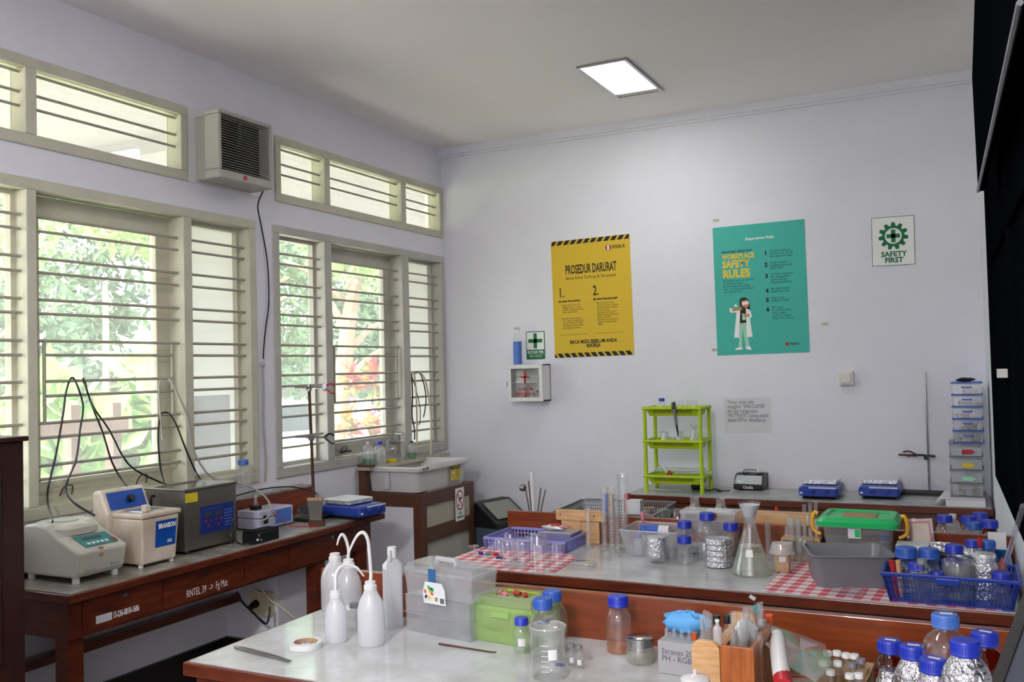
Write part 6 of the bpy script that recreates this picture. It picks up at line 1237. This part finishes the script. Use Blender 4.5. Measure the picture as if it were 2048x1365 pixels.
# tape roll
p,R,H=put(612,1305,66,1290); t=thing('tape_roll','roll of white tape with a blue printed core lying on the bench','tape roll',tuple(p)); h=.016
M().lathe([(R*.72,0),(R,0),(R,h),(R*.72,h),(R*.72,0)],44).build('tape','white',t,smooth=True); M().lathe([(R*.70,.001),(R*.72,.001),(R*.72,h+.0005),(R*.70,h+.0005),(R*.70,.001)],36).build('cardboard_core','card',t,smooth=True)
m=M(); 
for i in range(11): a=2*PI*i/11; m.obox((R*.6*math.cos(a),R*.6*math.sin(a),.0042),(R*.08,R*.2,.0008),Matrix.Rotation(a,3,'Z'))
m.build('core_print','mblue',t); M().lathe([(0,.001),(R*.69,.001),(R*.69,.0035),(0,.0035)],30).build('core_disc','paper',t)
# tweezers and scalpel
a=Zp(470,1298,T);b=Zp(580,1326,T); t=thing('tweezers','long steel tweezers lying at the left end of the bench','tweezers',tuple(a),rz=math.atan2(b.y-a.y,b.x-a.x)); L=(b-a).length
for s in (-1,1): M().tube([(0,0,.004),(L*.25,s*.006,.005),(L*.7,s*.006,.005),(L,s*.0035,.003)],lambda u:.0045*(1-.55*u),6).build('tine','steel',t,smooth=True)
a=Zp(878,1291,T);b=Zp(992,1309,T); o=M().tube([(0,0,.003),tuple((b-a)*.93+Vector((0,0,.003))),tuple(b-a+Vector((.0,.002,.004)))],lambda u:.003*(1-.4*u),7,sm=False).build('metal_rod','rust',smooth=True,loc=tuple(a)); tag(o,'thin metal scraper rod lying in front of the plastic boxes','rod')
# compartment boxes (two stacked)
a=Zp(812,1261,T);b=Zp(940,1287,T); rz=math.atan2(b.y-a.y,b.x-a.x); w=(b-a).length; d=min(.17,(2.515-max(a.y,b.y))/math.cos(rz)); h1=hz(b,940,1210)-T
dirx=Vector((math.cos(rz),math.sin(rz),0)); diry=Vector((-math.sin(rz),math.cos(rz),0)); c=(a+b)/2+diry*d/2
t=thing('compartment_box','clear compartment box at the bottom of the stack beside the green box','box',tuple(c),rz=rz)
m=M(); open_box(m,w,d,h1-.003,.002,.002)
m.build('box_body','pclear',t); m=M(); 
for i in range(1,4): m.box(-w/2+w*i/4-.001,-d/2+.004,.003,-w/2+w*i/4+.001,d/2-.004,h1-.006)
m.box(-w/2+.004,-.001,.003,w/2-.004,.001,h1-.006); m.build('dividers','pclear',t); M().box(-w/2-.003,-d/2-.003,h1*.5,w/2+.003,d/2+.003,h1*.5+.004).build('seam_rim','pclear',t); M().box(-w/2-.002,-d/2-.002,h1-.003,w/2+.002,d/2+.002,h1).build('lid','pclear',t)
h2=hz(b,945,1145)-T-h1; z1=T+h1+.0005
t=thing('carry_box','clear lidded carry box on top of the compartment box, with a price tag','box',(c.x+dirx.x*.008+diry.x*.015,c.y+dirx.y*.008+diry.y*-.002,z1),rz=rz); w2=w+.012;d2=d+.012
m=M(); open_box(m,w2,d2,h2-.014,.002,.006); m.build('box_body','pclear',t)
m=M(); rtub(m,[(w2+.008,d2+.008,.01,h2-.022),(w2+.008,d2+.008,.01,h2-.012),(w2-.004,d2-.004,.008,h2-.010),(w2-.012,d2-.012,.01,h2+.004)],3); m.build('lid','pclear',t,smooth=True)
M().tube([(-.035,-.02,h2+.004),(-.035,-.02,h2+.018),(.04,-.02,h2+.018),(.04,-.02,h2+.004)],.008,8,sm=False).build('lid_handle','pmilk',t,smooth=True)
M().box(-.028,-d2/2-.008,h2-.075 if h2>.08 else .01,-.002,-d2/2-.004,h2-.004).build('blue_latch','pblue',t); 
g=thing('price_tag','white price tag with coloured print hanging from the blue latch','tag',(c.x+dirx.x*.008-diry.x*.0,c.y,z1),rz=rz); g.location=Vector((c.x,c.y,z1))+dirx*.008+diry*(-.002-d2/2-.010)
m=M(); m.ext([(-.045,h2-.075),(-.04,h2-.105),(.045,h2-.105),(.042,h2-.06),(.03,h2-.042),(-.035,h2-.042)],'y',-.001,0); m.build('tag_card','paper',g)
rn=random.Random(2)
for i in range(11): M().obox((-.035+rn.random()*.045,-.0016,h2-.052-rn.random()*.04),(.011,.0006,.008),Matrix.Rotation(rn.random()*3,3,'Y')).build('tag_print',['stickery','sbluep','greenlid','orange'][i%4],g)
m=M()
for i in range(8): m.box(.024+.002*i,-.0016,h2-.1,.025+.002*i,-.001,h2-.085)
m.build('bar_lines','ink',g)
for i,(x,y,l) in enumerate(((-.04,.02,'white crumpled film at the left inside the carry box'),(.03,.01,'white crumpled film at the right inside the carry box'))): tag(crumple(M(),(0,0,.022),.045,.04,.022,i+3,7,.2).build('crumpled_film','pbag',loc=(c.x+x,c.y+y,z1+.003)),l,'film')
# green box
a=Zp(944,1280,T);b=Zp(1040,1297,T); rz=math.atan2(b.y-a.y,b.x-a.x)*.9; w=(b-a).length+.04; h=hz(b,1040,1222)-T; d=.17
dirx=Vector((math.cos(rz),math.sin(rz),0)); diry=Vector((-math.sin(rz),math.cos(rz),0)); c=a+dirx*w/2+diry*d/2
t=thing('green_box','translucent lime green lidded box with pink stoppers on its lid','box',tuple(c),rz=rz)
m=M(); open_box(m,w,d,h,.003,.004); m.build('box_body','pgreen',t)
ht=hz(b,1040,1206)-T
m=M(); rtub(m,[(w+.008,d+.008,.012,h-.012),(w+.008,d+.008,.012,h+.001),(w-.006,d-.006,.012,h+.003),(w-.012,d-.012,.012,ht),(w*.62,d*.5,.02,ht),(w*.56,d*.42,.02,ht-.01)],4); m.build('lid','pgreen',t,smooth=True)
M().box(-.03,-d/2-.007,h-.03,.03,-d/2-.003,h-.012).build('clip','pgreen',t,bev=.002)
m=M(); m.tube([(x,y,ht-.004) for x,y in (lambda r:r+[r[0]])(rrect(w*.6,d*.46,.02))],.002,5,sm=False); m.build('lid_recess_rim','lime',t,smooth=True)

for i,(dx,dy,r_,mt_,l) in enumerate(((-.055,.0,.3,'pink','pink rubber stopper at the left on the green box lid'),(-.03,-.02,.9,'pink','paler pink stopper in the front on the green box lid'),(-.012,.01,1.2,'rubred','pink stopper in the middle on the green box lid'),(.03,.0,.6,'rubred','reddish stopper at the right on the green box lid'))):
    q=c+dirx*dx+diry*dy; o=M().lathe([(.003,0),(.0085,0),(.0065,.024),(.003,.024),(.003,0)],14).build('rubber_stopper',mt_,smooth=True,loc=(q.x,q.y,T+ht-.0014),rot=(PI/2,0,r_)); o.location.z+=.0; tag(o,l,'stopper')
# bottles and beaker in the middle
p,R,H,Rc=putb(1044,1310,34,1236,27); lab_bottle('small blue-capped bottle with yellowish liquid in front of the green box',tuple(p),R,H,Rc,liq=(.3,'wgreen'),sticker=True)
def putc(px,ytop,wcap,Hbot,mul=1): # place by its cap when the foot is hidden: cap-top row, cap width, full height
    p=Zp(px,ytop+wcap*.17,T+Hbot); return Vector((p.x,p.y,T))
p=putc(1085,1191,38,.165); lab_bottle('blue-capped bottle standing behind the film-covered beaker',tuple(p),.040,.165,.0262,cap='mblue',liq=(.1,'water'))
p=putc(1104,1176,37,.166); p.y=min(p.y,2.46); lab_bottle('blue-capped bottle farthest back behind the film-covered beaker',(p.x-.0,p.y,T),.041,.166,.0262,cap='mblue',liq=(.05,'water'))
p,R,H=put(1098,1367,70,1250); t=beaker('large film-covered glass beaker at the front of the bench',tuple(p),R,H*.97,graded=True); M().lathe([(R*1.0,H*.82),(R*1.06,H*.9),(R*1.10,H*.97),(R*.98,H),(0,H*.99)],30,wob=.03).build('film_cover','pbag',t,smooth=True)
for px,yb,yt,l,lq in ((1144,1335,1288,'small grey-capped vial beside the beaker, left of the pair','water'),(1159,1340,1291,'small grey-capped vial with yellowish liquid, right of the pair','wgreen')):
    p,R,H,Rc=putb(px,yb,18,yt,14); lab_bottle(l,tuple(p),R,H,Rc,cap='grey',liq=(.25,lq),sticker=True,name='vial')
p,R,H,Rc=putb(1239,1312,52,1192,40); lab_bottle('blue-capped bottle with a little orange liquid alone in the middle',tuple(p),R,H,Rc,liq=(.22,'lorange'))
p,R,H=put(1281,1334,56,1274); t=thing('screw_jar','low glass jar with a silver screw lid beside the orange liquid bottle','jar',tuple(p)); M().lathe([(0,0),(R*.92,0),(R,.006),(R,H*.6),(R*.9,H*.68)],30).build('glass_body','gl2',t,smooth=True); M().lathe([(R*.97,H*.66),(R*.99,H*.97),(R*.9,H),(0,H)],36).build('lid','chrome',t,smooth=True); M().lathe([(0,.004),(R*.93,.005),(R*.93,H*.5),(0,H*.5)],26).build('liquid','wgreen',t,smooth=True)
tag(M().box(-.012,-.005,0,.012,.005,.006).build('blue_chip','sbluep',loc=tuple(Zp(1121,1333,T))),'small dark blue chip lying behind the beaker','chip')
# grey card box with tubes
a=Zp(1317,1347,T);b=Zp(1390,1358,T); w=(b-a).length; rz=math.atan2(b.y-a.y,b.x-a.x); h=hz(a,1317,1282)-T; d=.11; dirx=Vector((math.cos(rz),math.sin(rz),0)); diry=Vector((-math.sin(rz),math.cos(rz),0)); c=a+dirx*w/2+diry*d/2
t=thing('tube_box','grey card box with handwriting, holding capped test tubes','box',tuple(c),rz=rz); M().box(-w/2,-d/2,0,w/2,d/2,h).build('card_body','gcard',t,bev=.001)
text('Stranas 2021\nPH - RGB','handwriting',t,(-w/2+.010,-d/2-.001,h*.62),.021,'inkgrey',sx=.95)
for i,l in enumerate(('upturned clear tube at the left of the grey box row','upturned clear tube, second from the left in the grey box row','upturned clear tube, third from the left in the grey box row','upturned clear tube at the right of the grey box row')):
    q=c+dirx*(-w*.36+i*w*.21)+diry*(-d*.22); tubeglass(l,(q.x,q.y,T+h+.0002),.0055,.027,closed=True)
q=c+dirx*w*.36+diry*(-d*.1); tag(M().cyl((0,0,0),(0,0,.018),.007,seg=16).build('orange_cap','orange',smooth=True,loc=(q.x,q.y,T+h+.0002)),'bright orange tube cap on the grey box','cap')
q=c+dirx*(.0)+diry*(.012); o=crumple(M(),(0,0,.028),.062,.028,.030,9,9,.16).build('nitrile_glove','gloveb',smooth=True,loc=(q.x,q.y+.02,T+h+.001)); tag(o,'crumpled light blue glove on top of the grey box','glove')
# pale vial rack with round-topped ends
a=Zp(1392,1372,T); b=Zp(1440,1380,T)
xa=Yp(1383,1300,2.05).x; xb2=Yp(1440,1300,2.05).x; hA=hz(((xa+xb2)/2,2.05),1410,1283)-T
t=thing('vial_rack','pale wooden rack with rounded end boards holding black-capped vials','rack',(xa,2.05,T),rz=-.08); w=xb2-xa; D3=.26
def rtop(w,h,r): return [(0,0),(w,0),(w,h-r)]+[(w-r+r*math.cos(q),h-r+r*math.sin(q)) for q in [k*PI/10 for k in range(1,6)]]+[(r-r*math.sin(q),h-r+r*math.cos(q)) for q in [k*PI/10 for k in range(0,6)]]+[(0,h-r)]
M().ext(rtop(w,hA,.02),'y',0,.012).build('front_board','pine',t); M().ext(rtop(w*1.05,hA,.02),'y',D3,D3+.012).build('back_board','pine',t); M().box(.005,.012,hA*.3,w-.005,D3,hA*.3+.01).box(.005,.012,hA-.045,w-.005,D3,hA-.035).build('shelf_boards','pine',t)
VR=t.location
for i,(px,yt,l) in enumerate(((1434,1232,'black-capped clear vial at the left in the pale rack'),(1456,1231,'black-capped clear vial at the right in the pale rack'))):
    Y=2.24; q=Yp(px,1260,Y); H=hz((q.x,Y),px,yt)-T-hA+.035; lab_bottle(l,(q.x,Y,T+hA-.0345),.011,H,.0095,cap='blk',name='vial',hc=.02)
q=Yp(1433,1270,2.09); M_=lab_bottle('white-tipped dropper vial in the pale rack',(q.x-.0,2.10,T+hA-.034),.010,.07,.005,cap='white',glass='pmilk',name='vial')
for i in range(4): q=Yp(1404+6*i,1270,2.14+.03*(i%2)); tubeglass('clear tube standing at the left in the pale rack',(q.x,2.14+.03*(i%2),T+hA-.0345),.005,.062+.006*(i%3),group='clear tubes at the left of the pale rack')
# orange wooden tube box
xa=Yp(1440,1300,1.99).x; xb2=Yp(1507,1300,1.99).x; hB=hz((xb2,1.99),1507,1300)-T
t=thing('tube_holder','orange varnished wooden block box packed with test tubes','box',(xa,1.99,T)); w=xb2-xa; d=.19
M().box(0,0,0,w,.010,hB).box(0,d-.01,0,w,d,hB).box(0,.01,0,.010,d-.01,hB).box(w-.010,.01,0,w,d-.01,hB).box(.01,.01,0,w-.01,d-.01,.01).build('box_body','owood',t,bev=.001)
OX=xa
k=0
for i in range(3):
    for j in range(4):
        tubeglass('clear test tube standing in the orange wooden box',(xa+.02+(w-.04)*i/2,2.012+.045*j,T+.0105),.0075,hB+.012+.012*((i*5+j*3)%4),(random.uniform(-.03,.03),random.uniform(-.03,.03)),group='test tubes in the orange wooden box'); 
for i,(px,yt,Y,l) in enumerate(((1505,1221,2.16,'tall slim tube with a turquoise stopper at the back of the orange box'),(1514,1221,2.17,'tall slim tube beside the turquoise-stoppered one'))):
    q=Yp(px,1250,Y); tubeglass(l,(min(q.x,xa+w-.02) if 0 else q.x,Y+.05,T+.0),.006,hz((q.x,Y+.05),px,yt)-T,cap='teal' if i==0 else None)
q=Yp(1488,1240,2.13); o=crumple(M(),(0,0,.02),.024,.02,.024,6,7,.2).build('tissue_wad','tissue',loc=(Yp(1493,1262,2.13).x,2.13,Yp(1493,1262,2.13).z-.02)); tag(o,'white tissue wad stuffed on the tubes of the orange box','tissue')
for i,(px,yt,l) in enumerate(((1518,1268,'long clear tube leaning between the orange box and the carton, left'),(1527,1250,'long clear tube leaning between the orange box and the carton, right'))):
    q=Yp(px,1300,2.08+.1*i); tubeglass(l,(q.x,2.06+.10*i,T+.0),.0085,hz((q.x,2.06+.1*i),px,yt)-T,(0,.02))
for i,(px,py,l) in enumerate(((1526,1252,'clear plastic drop bottle at the left beside the orange-topped one'),(1537,1245,'clear plastic tube with an orange cap by the tissue wad'))):
    q=Yp(px,1290,2.28); tubeglass(l,(q.x,2.28+.02*i,T),.008,hz((q.x,2.28),px,py)-T,cap='tissue' if i==0 else 'orange')
# white porcelain lidded pot
p=Yp(1391,1370,1.957); p.z=T; R=S(29,p); H=hz(p,1391,1337)-T; t=thing('porcelain_pot','white porcelain pot with a knobbed lid at the front edge','pot',tuple(p)); M().lathe([(0,0),(R*.6,0),(R*.75,H*.2),(R*.85,H*.72)],30).build('pot_body','ceramic',t,smooth=True); M().lathe([(R*.86,H*.72),(R*1.02,H*.76),(R*1.02,H*.84),(R*.8,H*.88),(R*.2,H*.90),(0,H*.90)],30).build('lid','ceramic',t,smooth=True); M().lathe([(.005,H*.89),(.004,H*.93),(.006,H*.96),(0,H*.98)],14).build('lid_knob','ceramic',t,smooth=True)
# cardboard tray of vials
yA=1.98;yB=2.44; xl_=Yp(1520,1340,2.0).x; xr_=Yp(1745,1300,2.4).x
cA=Zp(1516,1362,T+.055); cB=Zp(1736,1303,T+.055)
t=thing('carton_tray','shallow cardboard tray full of small vials','carton',((cA.x+cB.x)/2-.0,2.22,T),rz=-.03); w=.30;d=.40
w=Yp(1733,1303,2.40).x-Yp(1560,1290,2.40).x+.02; t.location.x=(Yp(1733,1303,2.40).x+Yp(1560,1290,2.40).x)/2; 
m=M(); open_box(m,w,d,.055,.003,.0); m.build('tray_body','card',t); CTX=t.location.x
M().box(w/2+.004,-d*.4,.0,w/2+.03,d*.45,.05).build('side_flap','brownp',t) if 0 else None
VI=[(1652,2.33,1300,'white'),(1667,2.25,1306,'white'),(1656,2.15,1312,'white'),(1675,2.36,1302,'white'),(1686,2.28,1308,'white'),(1701,2.37,1304,'white'),(1608,2.30,1304,'grey'),(1625,2.36,1306,'grey'),(1715,2.28,1319,'white'),(1700,2.20,1323,'white'),(1733,2.30,1318,'grey'),(1722,2.37,1311,'grey'),(1742,2.38,1303,'grey'),(1728,2.18,1330,'white')]
VI=[(1608,2.33,1300,'grey'),(1626,2.35,1303,'grey'),(1646,2.28,1305,'white'),(1660,2.22,1311,'white'),(1655,2.36,1300,'white'),(1675,2.29,1308,'white'),(1674,2.37,1301,'white'),(1692,2.36,1303,'white'),(1698,2.21,1318,'white'),(1704,2.29,1311,'grey'),(1716,2.22,1318,'white'),(1709,2.36,1307,'white'),(1708,2.13,1328,'grey'),(1722,2.33,1308,'grey')]
nm=['grey-capped empty vial at the left of the carton','grey-capped vial second from the left in the carton','white-capped vial at the left of the front white row','white-capped vial second in the front white row','white-capped vial at the back beside the grey ones','white-capped vial with amber liquid in the middle of the carton','white-capped vial at the back middle of the carton','white-capped vial with yellow liquid at the back of the carton','white-capped vial with pale green liquid near the front right','grey-capped vial between the white ones at the right','white-capped vial at the right side of the carton','white-capped vial near the back right corner','grey-capped vial nearest the front right of the carton','grey-capped vial in the back right corner of the carton']
lq=[None,None,'lbrown','lyellow',None,'lyellow','lbrown','lyellow','wgreen',None,'wgreen','water','wgreen','water']
for (px,Y,yt,mt_),l,q_ in zip(VI,nm,lq):
    q=Yp(px,1310,Y); H=max(.045,min(.085,hz((q.x,Y),px,yt)-T-.004)); lab_bottle(l,(q.x,Y,T+.0035),.0115,H,.0105,cap=mt_,name='vial',liq=(.5,q_) if q_ else None)
# zip bag, white roll with red end, clear film
a=Yp(1555,1272,2.20); b=Yp(1566,1366,1.96)
t=thing('wrapped_roll','white wrapped roll with a red end leaning in the carton tray','roll',tuple(b)); v=a-b; q=v.to_track_quat('Z','Y'); M().tube([(0,0,.0),tuple(v*.5+Vector((-.002,0,.004))),tuple(v)],lambda u:.019*(1-.25*u**6),14).build('paper_sleeve','white',t,smooth=True); M().tube([tuple(-v*.10),tuple(v*.12)],.0195,14,sm=False).build('red_end','red',t,smooth=True)
q1=[Yp(1530,1290,2.10),Yp(1540,1252,2.30),Yp(1600,1270,2.40),Yp(1650,1290,2.35),Yp(1665,1330,2.10),Yp(1630,1365,2.0),Yp(1585,1340,2.06),Yp(1600,1300,2.22)]
g=thing('plastic_bag','clear crumpled plastic bag over the left half of the carton','bag',tuple(q1[7])); m=M(); o_=Vector(q1[7]); m.add([Vector((0,0,.0))]+[x-o_ for x in q1[:7]],[(0,i+1,(i+1)%7+1) for i in range(7)]); m.build('bag_film','pbag',g,solid=.0006)
m=M(); m.add([(-.045,-.03,0),(.045,-.03,0),(.05,.035,.012),(-.04,.035,.012)],[(0,1,2,3)]); q=Yp(1625,1345,2.12); zb_=m.build('zip_bag','pbag',loc=(q.x-.03,2.10,T+.075),rot=(.35,0,.3),solid=.001); tag(zb_,'small zip bag with a red seal lying on the vials','bag'); M().box(-.044,.027,.0105,.048,.029,.0135).build('red_seal','inkr',zb_)
# bottles at the right
def rb_(px,yt,wc,cap,l,R,glass='glass',foil=False,liq=None,Rc=.0262,mark=True):
    dpt=F*2*Rc/wc; d=ray(px,yt+wc*.13); p=EYEP+d*dpt; H=p.z-T; lab_bottle(l,(p.x,p.y,T),R,H,Rc,cap=cap,glass=glass,foil=foil,liq=liq,capmark=mark); return p
rb_(1890,1222,51,'lblue','large faded-blue-capped clear bottle rising above the foil-wrapped ones',.046,'glass',liq=(.1,'lbrown'))
rb_(1779,1275,46,'blue','blue-capped brown bottle at the left of the right-hand group',.036,'amber')
rb_(1825,1285,49,'blue','foil-wrapped bottle with a blue cap, left of the front one',.036,foil=True,glass='amber')
rb_(1867,1311,52,'blue','foil-wrapped bottle with a blue cap, nearest the camera',.037,foil=True,glass='amber')
rb_(1930,1274,56,'blue','tall foil-wrapped bottle with a bare blue cap in the middle of the group',.040,foil=True,glass='amber',mark=False)
rb_(1969,1258,50,'blue','big brown bottle with a blue cap and long sticker at the right',.050,'amber')
rb_(2043,1265,46,'blue','blue-capped bottle at the extreme right edge',.030,'glass')
p,R,H=put(1781,1400,50,1333); p=Vector(Zp(1781,1340,T+.10)); o=M().lathe([(0,0),(.034,0),(.036,.05),(.03,.075),(.026,.083),(.024,.10),(0,.102)],36,wob=.03).build('foil_covered_jar','foils',loc=(p.x,p.y,T)); tag(o,'low foil-covered jar in front of the brown bottle','jar')
# dark grey slanted case at the bottom right corner
A=Yp(2004,1365,1.30);B=Yp(2050,1238,1.30)
t=thing('dark_case','dark grey case leaning at the bottom right corner of the view','case',(A.x,1.30,0))
vx=(B.x-A.x);vz=(B.z-A.z)
pl=[(A.x-vx*.35,0),(A.x-vx*.35,A.z-vz*.35),(A.x+vx*1.7,A.z+vz*1.7),(A.x+vx*2.2,A.z+vz*1.7),(A.x+vx*2.2,0)]
M().ext([(x-A.x,z) for x,z in pl],'y',0,.10).build('case_body','dgrey',t,bev=.006)
M().ext([(-vx*.33,A.z-vz*.36),(vx*1.68,A.z+vz*1.66),(vx*1.70,A.z+vz*1.70),(-vx*.35,A.z-vz*.33)],'y',-.004,.104).build('edge_trim','blkm',t)
# ================================================================ settle everything a hair above the surface that carries it
for o in list(SC.objects):
    if o.parent is None and 'label' in o and o.get('category')!='bench' and o.type in ('EMPTY','MESH') and .7<o.location.z<2.2 and o.location.x>LX-.2:
        o.location.z+=.0007
